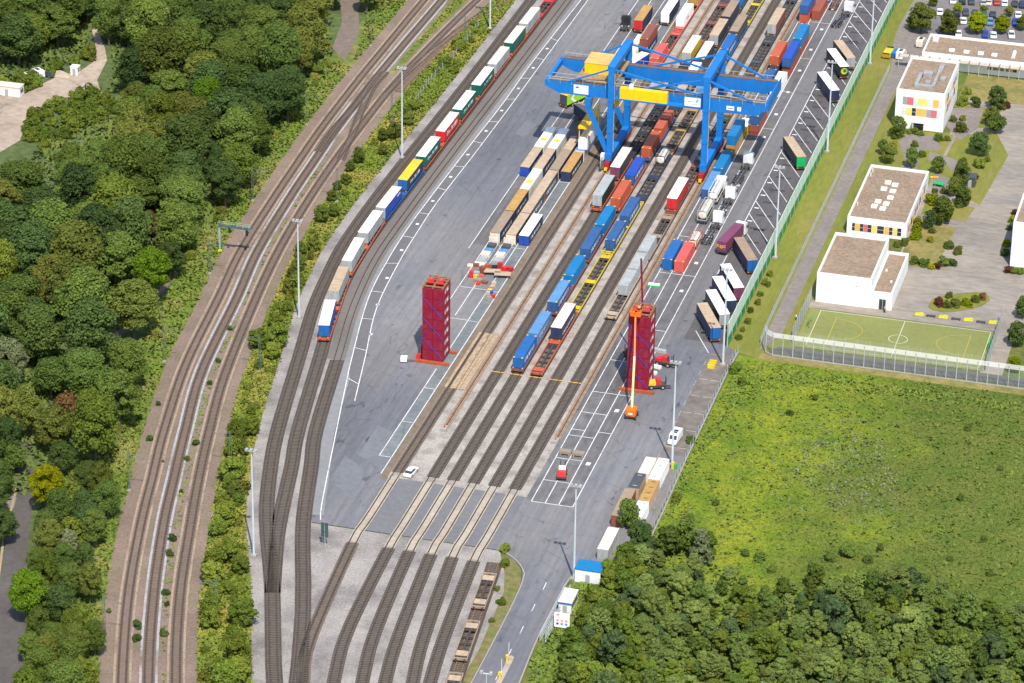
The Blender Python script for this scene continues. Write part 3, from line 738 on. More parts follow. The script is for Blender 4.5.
# ================================================================== containers, swap bodies, trailers, wagons
def lettering(name, fg, bgc, dens=0.5, sy=3.0):
    key = "lettering_" + name
    if key in MATS: return MATS[key]
    m = bpy.data.materials.new(key); m.use_nodes = True
    t = m.node_tree; b = t.nodes["Principled BSDF"]
    tc = t.nodes.new("ShaderNodeTexCoord"); mp = t.nodes.new("ShaderNodeMapping")
    mp.inputs["Scale"].default_value = (0.0, sy, 0.55)
    n = t.nodes.new("ShaderNodeTexNoise"); n.inputs["Scale"].default_value = 1.0; n.inputs["Detail"].default_value = 1.0
    r = t.nodes.new("ShaderNodeMapRange"); r.inputs[1].default_value = dens - 0.02; r.inputs[2].default_value = dens + 0.02
    mx = t.nodes.new("ShaderNodeMix"); mx.data_type = 'RGBA'
    mx.inputs[6].default_value = (*bgc, 1); mx.inputs[7].default_value = (*fg, 1)
    t.links.new(tc.outputs["Object"], mp.inputs[0]); t.links.new(mp.outputs[0], n.inputs["Vector"])
    t.links.new(n.outputs[0], r.inputs[0]); t.links.new(r.outputs[0], mx.inputs[0]); t.links.new(mx.outputs[2], b.inputs["Base Color"])
    b.inputs["Roughness"].default_value = 0.5
    MATS[key] = m
    return m

COLS = dict(navy=S(42, 52, 84), blue=S(28, 92, 158), dblue=S(46, 86, 138), lblue=S(86, 134, 182), teal=S(14, 112, 168), wyellow=S(196, 172, 34), orange=S(176, 84, 58), red=S(184, 44, 48), rust=S(146, 76, 58), brown=S(132, 74, 62),
            salmon=S(198, 86, 78), tan=S(178, 156, 130), btan=S(150, 130, 108), ochre=S(176, 136, 74), white=(0.78, 0.78, 0.77), cream=S(224, 212, 194), grey=S(160, 164, 164), dgrey=S(70, 74, 80), green=S(14, 92, 78),
            lime=S(150, 205, 20), yellow=S(222, 184, 40), rblue=S(30, 70, 165), maroon=S(134, 20, 48), purple=S(118, 60, 88), black=S(34, 36, 42), dkgreen=S(30, 56, 52), lgreen=S(20, 170, 90), rwhite=(0.82, 0.82, 0.82),
            owhite=S(215, 205, 190), redroof=S(196, 40, 42))
def pm_(c): return paint("c_" + c, COLS[c], rough=0.5, dirt=0.45 if c in ("tan", "btan", "ochre", "cream", "owhite", "grey") else 0.34)

def corr_body(L, W, H):
    m = MB()
    p = 0.28
    n = int((L - 0.3) / p)
    ys = [0.15 + (L - 0.3) * i / n for i in range(n + 1)]
    for sx in (-1, 1):
        prof = [(sx * W / 2, 0.0), (sx * W / 2, 0.15)]
        for i in range(n):
            d = 0.045 if i % 2 else 0.0
            prof += [(sx * (W / 2 - d), ys[i] + 0.03), (sx * (W / 2 - d), ys[i + 1] - 0.03)]
        prof += [(sx * W / 2, L - 0.15), (sx * W / 2, L)]
        k = len(prof)
        m.add([(x, y, 0.0) for x, y in prof] + [(x, y, H - 0.04) for x, y in prof], [(i, i + 1, k + i + 1, k + i) if sx > 0 else (i + 1, i, k + i, k + i + 1) for i in range(k - 1)])
    m.add([(-W / 2, 0.05, 0), (W / 2, 0.05, 0), (W / 2, 0.05, H - .04), (-W / 2, 0.05, H - .04)], [(0, 1, 2, 3)])
    m.add([(-W / 2, L, 0), (W / 2, L, 0), (W / 2, L, H - .04), (-W / 2, L, H - .04)], [(3, 2, 1, 0)])
    m.add([(-W / 2, 0, 0), (W / 2, 0, 0), (W / 2, L, 0), (-W / 2, L, 0)], [(3, 2, 1, 0)])
    return m

def roof_mesh(L, W, H, ribs):
    m = MB()
    n = max(2, int(L / 1.25)) if ribs else 2
    # gently uneven roof sheet with cross ribs
    prof = []
    for i in range(n):
        y0, y1 = L * i / n, L * (i + 1) / n
        prof += [(y0, H), (y0 + 0.10, H + 0.035), (y1 - 0.10, H + 0.035)]
    prof.append((L, H))
    k = len(prof)
    m.add([(-W / 2, y, z) for y, z in prof] + [(W / 2, y, z) for y, z in prof], [(i, k + i, k + i + 1, i + 1) for i in range(k - 1)])
    m.add([(-W / 2, 0, H - 0.06), (W / 2, 0, H - 0.06), (W / 2, 0, H), (-W / 2, 0, H), (-W / 2, L, H - 0.06), (W / 2, L, H - 0.06), (W / 2, L, H), (-W / 2, L, H)],
          [(0, 1, 2, 3), (5, 4, 7, 6), (1, 5, 6, 2), (4, 0, 3, 7)])
    return m

def container(name, cat, label, x, y, z, L, col, roof=None, end=None, W=2.44, H=2.62, marks=None, logo=None, group=None, rz=0.0, plain=False, post=None, square=None):
    e = thing(name, label, cat, (x, y, z), rz, group)
    roof = roof or col; end = end or col
    put("walls", cached(("w", L, W, H, col, plain), lambda: (MB().box(-W / 2, W / 2, 0.03, L, 0, H - .04) if plain else corr_body(L, W, H)).mesh("walls", pm_(col))), e)
    put("roof", cached(("r", L, W, H, roof), lambda: roof_mesh(L, W, H, True).mesh("roof", pm_(roof))), e)
    dm = cached(("d", W, H, end), lambda: MB().box(0.03, W / 2 - 0.1, -0.015, 0.045, 0.16, H - 0.16).mesh("door", pm_(end)))
    for sx in (-1, 1):
        put("door", dm, e, (0, 0, 0) if sx > 0 else (-W / 2 + 0.07, 0, 0))
    if end != col:
        for q in ((-W / 2, -W / 2 + 0.1), (W / 2 - 0.1, W / 2)):
            put("corner_post", cached(("cp", q, H, end), lambda: MB().box(q[0] - 0.004, q[1] + 0.004, -0.02, 0.05, 0, H).mesh("corner_post", pm_(end))), e)
    if marks:
        mm = cached(("m", marks), lambda: MB().box(-0.22, 0.22, -0.2, 0.2, 0, 0.05).mesh("corner_mark", pm_(marks)))
        for cx in (-W / 2 + 0.24, W / 2 - 0.24):
            for cy in (0.22, L - 0.22):
                put("corner_mark", mm, e, (cx, cy, H + 0.012))
        fm = cached(("fm", "owhite"), lambda: MB().box(-0.13, 0.13, -0.03, 0.02, -0.1, 0.1).mesh("corner_casting", pm_("owhite")))
        for cx in (-W / 2 + 0.14, W / 2 - 0.14):
            put("corner_casting", fm, e, (cx, -0.01, 0.12))
    if logo:
        fg, y0, y1, z0, z1 = logo
        put("lettering", cached(("lg", logo, L, W, H, col), lambda: MB().add([(W / 2 + 0.015, y0 * L, z0 * H), (W / 2 + 0.015, y1 * L, z0 * H), (W / 2 + 0.015, y1 * L, z1 * H), (W / 2 + 0.015, y0 * L, z1 * H)], [(0, 1, 2, 3)])
            .mesh("lettering", lettering(fg + "_" + col, COLS[fg], COLS[col]))), e)
    if post:
        put("door_post", cached(("po", post, H, W), lambda: MB().box(W / 2 - 0.02, W / 2 + 0.03, 0.0, 0.35, 0.0, H).mesh("door_post", pm_(post))), e)
    if square:
        put("roof_mark", cached(("sq", square, W, H), lambda: MB().box(-0.75, 0.75, -0.9, 0.9, 0, 0.03).mesh("roof_mark", pm_(square))), e, (0, L * 0.36, H + 0.045))
    return e

def wheel_mesh(r=0.5, w=0.34):
    return cached(("wh", r, w), lambda: MB().cyl((-w / 2, 0, 0), (w / 2, 0, 0), r, 14).mesh("wheel", BLACK))
def hub_mesh(r=0.5, w=0.34):
    return cached(("hub", r, w), lambda: MB().cyl((-w / 2 - 0.02, 0, 0), (w / 2 + 0.02, 0, 0), r * 0.5, 10).mesh("rim", pm_("grey")))
def wheel(parent, x, y, z, r=0.5, w=0.34):
    o = put("wheel", wheel_mesh(r, w), parent, (x, y, z))
    put("rim", hub_mesh(r, w), o)
    return o

def trailer(label, x, y, rz=0.0, L=13.6, side="navy", roof="cream", rear=None, z=0.0, logo=None, front=None, group=None, rlogo=None, name="semi_trailer", W=2.55):
    e = thing(name, label, "trailer", (x, y, z), rz, group)
    rear = rear or side
    z0, z1 = 1.12, 3.96
    put("curtain_side", cached(("ts", L, side), lambda: MB().box(-W / 2, W / 2, 0.08, L - 0.05, z0, z1).mesh("curtain_side", pm_(side))), e)
    rm = cached(("trr", L, roof), lambda: roof_mesh(L, W + 0.03, z1 + 0.02, True).mesh("roof", pm_(roof)))
    put("roof", rm, e)
    dm = cached(("td", rear), lambda: MB().box(0.025, W / 2 - 0.06, 0.0, 0.075, z0 + 0.02, z1 - 0.05).mesh("rear_door", pm_(rear)))
    for sx in (0, 1):
        put("rear_door", dm, e, (-(W / 2 - 0.035) * sx, 0, 0))
    put("front_wall", cached(("tf", L, front or side), lambda: MB().box(-W / 2 + 0.02, W / 2 - 0.02, L - 0.05, L, z0, z1 - .03).mesh("front_wall", pm_(front or side))), e)
    ch = put("chassis", cached(("tc", L), lambda: MB().box(-0.95, 0.95, 0.1, L - 0.3, 0.86, 1.115).mesh("chassis", DARKSTEEL)), e)
    put("bumper", cached(("tb",), lambda: MB().box(-1.2, 1.2, -0.04, 0.16, 0.5, 0.86).mesh("bumper", DARKSTEEL)), ch)
    lm = cached(("tl",), lambda: MB().box(-0.2, 0.2, -0.07, 0.0, 0.62, 0.86).mesh("rear_light", paint("light_orange", S(235, 120, 20))))
    for sx in (-0.95, 0.95):
        put("rear_light", lm, e, (sx, -0.04, 0.1))
    for k in range(3):
        for sx in (-1.03, 1.03):
            wheel(e, sx, 2.6 + 1.31 * k, 0.5)
    lg = cached(("tlg",), lambda: MB().box(-0.09, 0.09, -0.09, 0.09, 0.0, 0.87).mesh("landing_leg", DARKSTEEL))
    for sx in (-0.8, 0.8):
        put("landing_leg", lg, e, (sx, L - 2.6, 0.0))
    if logo:
        fg, y0, y1, a, b = logo
        put("lettering", cached(("tlo", logo, L, side), lambda: MB().add([(W / 2 + 0.012, y0 * L, z0 + a * 2.8), (W / 2 + 0.012, y1 * L, z0 + a * 2.8), (W / 2 + 0.012, y1 * L, z0 + b * 2.8), (W / 2 + 0.012, y0 * L, z0 + b * 2.8)], [(0, 1, 2, 3)])
            .mesh("lettering", lettering(fg + "_" + side, COLS[fg], COLS[side]))), e)
    if rlogo:
        for nm, mb, mm in rlogo:
            mb.build(nm, mm, e)
    return e

def bogie(parent, y, z=0.0):
    b = put("bogie", cached(("bg",), lambda: MB().box(-1.05, 1.05, -1.25, 1.25, 0.62, 0.92).mesh("bogie", DARKSTEEL)), parent, (0, y, z))
    wm = cached(("rw",), lambda: MB().cyl((-0.07, 0, 0), (0.07, 0, 0), 0.44, 14).mesh("wheel", DARKSTEEL))
    for yy in (-0.9, 0.9):
        for xx in (-0.755, 0.755):
            put("wheel", wm, b, (xx, yy, 0.70))
    return b

def wagon(label, x, y, L, col, rz=0.0, pocket=False, bogies=None, group="railway wagons", name="flat_wagon", deck=None):
    e = thing(name, label, "wagon", (x, y, 0), rz, group)
    m = pm_(col)
    zt = 1.2
    for sx in (-1, 1):
        put("side_sill", cached(("ws", L, col, sx), lambda: MB().box(sx * 1.33 - 0.09, sx * 1.33 + 0.09, 0.35, L - 0.35, 0.78, zt).mesh("side_sill", m)), e)
    put("centre_sill", cached(("wc", L), lambda: MB().box(-0.22, 0.22, 0.4, L - 0.4, 0.82, 1.12).mesh("centre_sill", DARKSTEEL)), e)
    n = max(3, int(L / 2.4))
    cm = cached(("wx",), lambda: MB().box(-1.185, 1.185, -0.12, 0.12, 0.84, 1.10).mesh("cross_member", DARKSTEEL))
    for i in range(n):
        put("cross_member", cm, e, (0, 1.2 + (L - 2.4) * i / (n - 1), 0.0))
    em = cached(("we", col), lambda: MB().box(-1.4, 1.4, -0.2, 0.2, 0.74, 1.215).mesh("end_beam", m))
    bm = cached(("wb",), lambda: MB().cyl((0, -0.45, 1.0), (0, 0.0, 1.0), 0.2, 10).mesh("buffer", DARKSTEEL))
    for yy, sg in ((0.3, 1), (L - 0.3, -1)):
        put("end_beam", em, e, (0, yy, 0))
        for sx in (-0.87, 0.87):
            put("buffer", bm, e, (sx, yy - 0.2 if sg > 0 else yy + 0.65, 0))
    ys = bogies or ([2.2, L - 2.2] if L < 21 else [2.2, L / 2, L - 2.2])
    dm = cached(("wd", col, deck), lambda: MB().box(-1.18, 1.18, -0.95, 0.95, 1.165, 1.205).mesh("deck_plate", pm_(deck or col)))
    for q in ys:
        bogie(e, q)
        put("deck_plate", dm, e, (0, q, 0.0))
    if pocket:
        put("pocket_floor", cached(("wp", L), lambda: MB().box(-1.18, 1.18, 4.4, L / 2 - 2.0, 0.44, 0.5).mesh("pocket_floor", mat("wagon_floor", (0.13, 0.108, 0.09), rough=0.9, var=0.35, scale=1.2))), e)
        put("pocket_floor", cached(("wp2", L), lambda: MB().box(-1.18, 1.18, L / 2 + 2.0, L - 4.4, 0.44, 0.5).mesh("pocket_floor", MATS["wagon_floor"])), e)
    return e

def tank_container(label, x, y, z, L, frame, tank="cream", group=None, rz=0.0):
    e = thing("tank_container", label, "tank", (x, y, z), rz, group)
    W, H = 2.44, 2.6
    put("tank_shell", cached(("tk", L, tank), lambda: MB().cyl((0, 0.3, 1.32), (0, L - 0.3, 1.32), 1.08, 20).cyl((0, 0.3, 1.32), (0, 0.05, 1.32), 1.08, 20, 0.7).cyl((0, L - .3, 1.32), (0, L - 0.05, 1.32), 1.08, 20, 0.7).mesh("tank_shell", pm_(tank))), e)
    for yy in (0.06, L - 0.06):
        for sx in (-1, 1):
            put("frame_post", cached(("fp", frame), lambda: MB().box(-0.07, 0.07, -0.07, 0.07, 0, 2.6).mesh("frame_post", pm_(frame))), e, (sx * (W / 2 - 0.07), yy, 0))
        for zz in (0.0, H - 0.14):
            put("frame_bar", cached(("fb", frame), lambda: MB().box(-1.08, 1.08, -0.07, 0.07, 0.0, 0.14).mesh("frame_bar", pm_(frame))), e, (0, yy, zz))
    for sx in (-1, 1):
        for zz in (0.0, H - 0.12):
            put("frame_rail", cached(("fr", L, frame), lambda: MB().box(-0.06, 0.06, 0.13, L - 0.13, 0.0, 0.12).mesh("frame_rail", pm_(frame))), e, (sx * (W / 2 - 0.07), 0, zz))
    put("walkway", cached(("tw", L), lambda: MB().box(-0.25, 0.25, 0.6, L - 0.6, 2.42, 2.48).mesh("walkway", pm_("grey"))), e)
    put("manhole", cached(("mh",), lambda: MB().cyl((0, 0, 2.3), (0, 0, 2.66), 0.3, 12).mesh("manhole", pm_("grey"))), e, (0, L / 2, 0))
    return e

def truck(label, x, y, rz=0.0, cab="white", group="road tractors", trailer_len=0.0, chassis_col="dgrey"):
    """tractor unit: local +Y is forward, origin under the fifth wheel"""
    e = thing("road_tractor", label, "truck", (x, y, 0), rz, group)
    prof = [(2.2, 0.55), (4.35, 0.55), (4.42, 1.9), (4.2, 3.1), (3.7, 3.55), (2.3, 3.75), (2.2, 3.0)]
    c = put("cab", cached(("cab", cab), lambda: MB().prism_x(prof, -1.24, 1.24).mesh("cab", pm_(cab))), e)
    put("windscreen", cached(("ws_",), lambda: MB().add([(-1.12, 4.435, 1.95), (1.12, 4.435, 1.95), (1.05, 4.235, 3.05), (-1.05, 4.235, 3.05)], [(0, 3, 2, 1)]).mesh("windscreen", GLASS)), c)
    for sx in (-1, 1):
        put("side_window", cached(("sw", sx), lambda: MB().box(sx * 1.245 - 0.008, sx * 1.245 + 0.008, 3.2, 4.1, 1.95, 2.75).mesh("side_window", GLASS)), c)
        put("mirror", cached(("mir", sx), lambda: MB().box(sx * 1.45 - 0.1, sx * 1.45 + 0.1, 4.0, 4.15, 1.9, 2.7).mesh("mirror", DARKSTEEL)), c)
        put("fuel_tank", cached(("ft", sx), lambda: MB().box(sx * 0.95 - 0.25, sx * 0.95 + 0.25, 0.75, 2.0, 0.45, 1.0).mesh("fuel_tank", pm_("grey"))), e)
    put("chassis", cached(("trc",), lambda: MB().box(-0.45, 0.45, -0.9, 2.2, 0.7, 0.98).mesh("chassis", DARKSTEEL)), e)
    put("fifth_wheel", cached(("fw",), lambda: MB().cyl((0, 0, 0.98), (0, 0, 1.1), 0.5, 14).mesh("fifth_wheel", DARKSTEEL)), e)
    put("mudguard", cached(("mg",), lambda: MB().box(-1.22, -0.75, -0.75, 0.75, 1.02, 1.08).mesh("mudguard", DARKSTEEL)), e)
    put("mudguard", cached(("mg2",), lambda: MB().box(0.75, 1.22, -0.75, 0.75, 1.02, 1.08).mesh("mudguard", DARKSTEEL)), e)
    for sx in (-1.02, 1.02):
        wheel(e, sx, 0.0, 0.5); wheel(e, sx, 3.4, 0.5)
    return e

def container_chassis(label, x, y, rz=0.0, L=12.4, col="dgrey", group="container chassis trailers"):
    e = thing("container_chassis", label, "trailer", (x, y, 0), rz, group)
    for sx in (-0.45, 0.45):
        put("main_beam", cached(("kb", L, col), lambda: MB().box(-0.09, 0.09, 0.2, L, 0.8, 1.12).mesh("main_beam", pm_(col))), e, (sx, 0, 0))
    km = cached(("kx", col), lambda: MB().box(-1.22, 1.22, -0.13, 0.13, 0.9, 1.16).mesh("cross_beam", pm_(col)))
    for q in (0.3, L * 0.36, L * 0.66, L - 0.3):
        put("cross_beam", km, e, (0, q, 0))
    for k in range(3):
        for sx in (-1.02, 1.02):
            wheel(e, sx, 1.6 + 1.3 * k, 0.5)
    for sx in (-0.7, 0.7):
        put("landing_leg", cached(("tlg",), lambda: MB().box(-0.09, 0.09, -0.09, 0.09, 0.0, 0.87).mesh("landing_leg", DARKSTEEL)), e, (sx, L - 2.6, 0))
    return e

# ================================================================== the trains
T1x, T2x, T3x, T4x, T5x, T6x = TX
DZ = 1.22
def head_of(path, y):
    i = int(np.argmin(abs(path[:, 1] - y)))
    i = min(max(i, 1), len(path) - 2)
    d = path[i + 1] - path[i - 1]
    x = float(np.interp(y, path[:, 1], path[:, 0]))
    return x, math.atan2(-d[0], d[1])

# --- left siding: semi-trailers on pocket wagons (rear ends face the level crossing)
LT = [(15.4, "rblue", "rwhite", "blue", "bright blue trailer with white roof at the buffer end of the siding train", None),
      (33.6, "grey", "tan", "grey", "grey trailer with tan roof behind the blue leading one on the siding train", None),
      (50.4, "grey", "cream", "grey", "grey trailer with cream roof between tan and pale roofed trailers on the siding", None),
      (67.0, "grey", "rwhite", "grey", "light grey trailer with pale roof next to the blue cream roofed one", None),
      (82.6, "rblue", "cream", "grey", "royal blue sided trailer with cream roof and grey back on the siding train", ("white", .72, .9, .62, .8)),
      (100.6, "navy", "yellow", "blue", "dark blue trailer with bright yellow roof on the siding train", ("white", .2, .8, .3, .6)),
      (116.2, "green", "rwhite", "green", "dark green trailer with white roof coupled next to the yellow roofed trailer", ("white", .15, .8, .35, .62)),
      (133.6, "red", "cream", "redroof", "red trailer with white side lettering on the siding train", ("white", .12, .85, .3, .7)),
      (149.2, "green", "rwhite", "green", "dark green white roofed trailer just beyond the red one on the siding", ("white", .15, .8, .35, .62)),
      (167.2, "green", "rwhite", "green", "dark green white roofed trailer with pale rear stripe next to the grey ones", ("white", .3, .85, .4, .6)),
      (183.0, "grey", "owhite", "grey", "silver grey trailer with off white roof behind the green trailers", None),
      (199.6, "green", "cream", "green", "dark green trailer with cream roof between two pale trailers on the siding", None),
      (215.0, "grey", "owhite", "grey", "pale grey trailer coupled to the empty red wagon on the siding", None)]
for i, (y, sd, rf, rr, lab, lg) in enumerate(LT):
    x, _ = head_of(SB, y); x1, _ = head_of(SB, y + 13.6)
    trailer(lab, x, y, math.atan2(-(x1 - x), 13.6), side=sd, roof=rf, rear=rr, z=0.5, logo=lg, group="semi-trailers on the siding train")
WY = [(14.8, 33.6, "orange"), (49.9, 32.6, "orange"), (83.0, 33.0, "blue"), (116.5, 32.5, "orange"), (149.4, 32.6, "orange"), (182.6, 15.9, "orange"), (199.0, 30.0, "orange"), (229.6, 16, "red"), (246.0, 34, "red")]
wl = ["orange pocket wagon under the bright blue leading trailer", "orange pocket wagon under two grey trailers on the siding", "blue pocket wagon under the royal blue and yellow roofed trailers",
      "orange pocket wagon under the red trailer", "orange pocket wagon under a pair of green trailers", "short orange pocket wagon under the silver grey trailer", "orange pocket wagon under the last trailers before the red wagons",
      "empty red pocket wagon behind the siding trailers", "farthest empty red pocket wagon of the siding train"]
for (y, L, c), lab in zip(WY, wl):
    x, _ = head_of(SB, y); x1, _ = head_of(SB, y + L)
    wagon(lab, x, y, L - 0.5, c, math.atan2(-(x1 - x), L), pocket=True)
trailer("cream trailer riding on the red wagons at the end of the siding train", head_of(SB, 250)[0], 250, side="grey", roof="owhite", z=0.5, group="semi-trailers on the siding train")
trailer("last grey trailer on the red wagons of the siding train", head_of(SB, 266)[0], 266, side="green", roof="rwhite", z=0.5, group="semi-trailers on the siding train")

# --- blue container train on the third track
WLOGO = ("white", .12, .85, .34, .72)
g_ = "containers on the blue train"
def cont(lab, x, y, L, col, z=DZ, **k):
    return container(k.pop("name", "shipping_container"), "container", lab, x, y, z, L, col, **k)
cont("deep blue container with white side lettering at the buffer end of the blue train", T3x, 13.3, 12.2, "blue", marks="yellow", logo=WLOGO, group=g_)
cont("pale blue container second from the buffer end of the blue train", T3x, 26.6, 12.2, "lblue", logo=WLOGO, group=g_)
cont("medium blue container with white side stripe, third of the blue train", T3x, 44.0, 12.6, "dblue", roof="lblue", logo=WLOGO, marks="yellow", group=g_)
cont("bright blue container with yellow roof corners beside the empty yellow wagon", T3x, 59.2, 12.2, "teal", marks="yellow", group=g_)
cont("dark blue container with lettered side between two bright blue ones", T3x, 75.0, 13.4, "dblue", logo=WLOGO, group=g_)
cont("bright blue container with yellow corners coupled before the orange one", T3x, 89.8, 12.2, "teal", marks="yellow", group=g_)
cont("orange container between blue ones on the train beside grey trailers", T3x, 106.4, 12.2, "orange", marks="yellow", group=g_)
cont("blue container with lettered side behind the crane leg end of the train", T3x, 121.6, 12.2, "dblue", roof="rblue", logo=WLOGO, group=g_)
cont("rust orange long container with yellow corners beside the tank wagon", T3x, 139.8, 12.2, "orange", marks="yellow", group=g_)
cont("short orange container half in the crane shadow", T3x, 153.8, 6.1, "orange", group=g_)
cont("short orange container at the far end of the orange group under the crane", T3x, 160.9, 6.1, "orange", group=g_)
g2 = "trailers on the far part of the terminal trains"
trailer("tan roofed trailer below the crane girder on the blue train", T3x, 172.0, z=0.5, side="dgrey", roof="tan", group=g2)
trailer("white roofed trailer seen through the crane frame", T3x, 187.6, z=0.5, side="grey", roof="rwhite", group=g2)
trailer("tan roofed grey trailer beyond the crane beside the yellow sided one", T3x, 203.8, z=0.5, side="dgrey", roof="cream", group=g2)
trailer("grey trailer with dusty tan roof and red mark on its back", T3x, 222.2, z=0.5, side="dgrey", roof="tan", rear="grey", group=g2)
trailer("navy trailer with brown roof following the dusty tan one", T3x, 237.6, z=0.5, side="navy", roof="btan", group=g2)
trailer("white roofed trailer at the far top of the blue train", T3x, 253.6, z=0.5, side="teal", roof="rwhite", group=g2)
for y, L, c, lab in ((12.6, 26.8, "brown", "brown wagon under the first two blue containers"), (43.4, 29.2, "brown", "brown wagon under the medium and bright blue containers"), (74.0, 29.0, "brown", "brown wagon under the dark and bright blue containers"),
                (105.6, 29.4, "orange", "orange wagon under the orange and lettered blue containers"), (138.8, 30.0, "dblue", "blue wagon under the orange containers"), (171.0, 31.4, "dgrey", "grey wagon under the crane girder on the blue train"),
                (203.2, 33.4, "dgrey", "grey pocket wagon beyond the crane under dusty trailers"), (237.2, 31.4, "dgrey", "grey pocket wagon at the far end of the blue train")):
    wagon(lab, T3x, y, L, c, pocket=y > 170)

# --- fourth track
wagon("orange pocket wagon with an empty leading half in front of a tan roofed trailer", T4x, 12.2, 33.4, "orange", pocket=True)
trailer("navy trailer with clean tan roof on the orange wagon", T4x, 29.8, z=0.5, side="navy", roof="cream", rear="navy", logo=("white", .1, .9, .15, .4), group=g2)
wagon("empty yellow wagon beside the bright blue container", T4x, 46.0, 34.0, "wyellow", pocket=True)
wagon("yellow wagon under two dark blue containers", T4x, 80.6, 32.0, "wyellow")
cont("dark blue container at the near end of the yellow wagon", T4x, 81.8, 12.2, "dblue", logo=WLOGO, marks="yellow", group="containers on the middle track")
cont("dark blue container at the far end of the yellow wagon", T4x, 96.8, 12.2, "dblue", logo=WLOGO, group="containers on the middle track")
wagon("dark blue empty wagon in front of the tank container", T4x, 113.2, 30.6, "navy", pocket=True)
tank_container("cream tank container alone on the dark blue wagon", T4x, 136.2, DZ, 6.6, "dgrey")
wagon("empty yellow brown wagon under the crane shadow", T4x, 144.4, 33.0, "ochre", pocket=True)
wagon("second empty yellow brown wagon behind the crane girder", T4x, 178.0, 34.0, "ochre", pocket=True)
cont("blue container glimpsed between the crane girders", T4x, 184.2, 12.2, "lblue", group="containers on the middle track")
cont("blue container with yellow corners beyond the crane on the middle track", T4x, 214.2, 12.2, "blue", marks="yellow", logo=WLOGO, group="containers on the middle track")
trailer("brown roofed trailer behind the blue container on the middle track", T4x, 227.0, z=0.5, side="dgrey", roof="btan", group=g2)
wagon("blue wagon beyond the crane under the blue container and brown trailer", T4x, 212.8, 28.2, "dblue")
wagon("empty yellow wagon at the far end of the middle track", T4x, 241.6, 33.0, "wyellow", pocket=True)

# --- sixth track
wagon("empty tan wagon leading the white boxes", T6x, 45.4, 33.0, "tan", pocket=True)
for y, L, lab in ((57.8, 9.3, "white ribbed box with shallow roof dents at the near end of the row of three"), (68.0, 9.3, "white ribbed box in the middle of the row of three"), (78.4, 9.6, "white ribbed box at the far end of the row of three")):
    cont(lab, T6x, y, L, "grey", roof="grey", H=2.5, group="white boxes on the tan wagon", name="bulk_container")
wagon("dark empty skeleton wagon between white boxes and red trailer", T6x, 79.6, 27.4, "btan")
trailer("bright red trailer with white roof on the track by the right crane rail", T6x, 109.4, z=0.5, side="red", roof="rwhite", rear="redroof", group=g2)
wagon("brown pocket wagon under the bright red trailer", T6x, 107.6, 33.0, "brown", pocket=True)
wagon("dark empty wagon below the right crane leg", T6x, 141.2, 33.0, "dgrey", pocket=True)
wagon("yellow brown empty wagon under the right half of the crane", T6x, 175.0, 20.0, "ochre")
wagon("dark empty skeleton wagon beyond the right end of the crane", T6x, 196.0, 36.6, "dgrey", pocket=True)
trailer("grey trailer with tan roof alone beyond the dark skeleton wagon", T6x, 235.4, z=0.5, side="brown", roof="tan", rear="grey", group=g2)
wagon("dark wagon under the lone tan roofed trailer", T6x, 233.2, 34.0, "dgrey", pocket=True)
# --- second track
trailer("dark grey trailer with stone grey roof and grey back between crane rail and blue train", T2x, 105.6, z=0.5, side="dkgreen", roof="grey", rear="grey", group=g2)
trailer("maroon backed trailer with pale roof standing at the left crane leg", T2x, 124.2, z=0.5, side="dgrey", roof="owhite", rear="purple", group=g2)
wagon("orange pocket wagon under the two grey roofed trailers", T2x, 104.4, 34.0, "orange", pocket=True)
wagon("black empty wagon inside the left crane portal", T2x, 139.2, 33.6, "black", pocket=True)
wagon("black empty wagon behind the left crane portal", T2x, 173.4, 33.0, "black", pocket=True)
trailer("white roofed trailer with yellow side beyond the crane", T2x, 207.2, z=0.5, side="yellow", roof="owhite", rear="grey", group=g2)
wagon("dark wagon under the yellow sided trailer", T2x, 206.8, 15.4, "dgrey")
wagon("empty dark red wagon beyond the yellow sided trailer", T2x, 222.8, 34.0, "brown", pocket=True)
wagon("farthest empty dark wagon on the second track", T2x, 257.2, 20.0, "dgrey")
# --- first track
cont("salmon red container with yellow corners on the red wagon behind the crane", T1x, 201.6, 12.2, "salmon", marks="yellow", group="containers on the red wagons")
cont("white refrigerated container with dotted front on the red wagon", T1x, 234.2, 12.2, "white", logo=("ochre", .3, .5, .3, .6), group="containers on the red wagons")
cont("orange container at the far end of the red wagons", T1x, 252.0, 12.2, "ochre", marks="yellow", group="containers on the red wagons")
wagon("red flat wagon under the salmon container", T1x, 200.6, 30.0, "salmon", name="flat_wagon")
wagon("red flat wagon under the white refrigerated container", T1x, 231.2, 32.0, "salmon")
# --- stub track at the exit road
for (px, py, pz, qx, qy), lab in zip(((490, 578, 0, 478, 612), (474, 624, 0, 460, 664), (457, 676, 0, 446, 710)), ("empty rusty flat wagon closest to the end of the stub track", "empty rusty flat wagon in the middle of the stub track row", "empty rusty flat wagon farthest down the stub track")):
    a, b = np.array(P(px, py)), np.array(P(qx, qy))
    L = float(np.linalg.norm(b - a))
    wagon(lab, b[0], b[1], round(L), "btan", math.atan2(-(a - b)[0], (a - b)[1]), deck="tan")

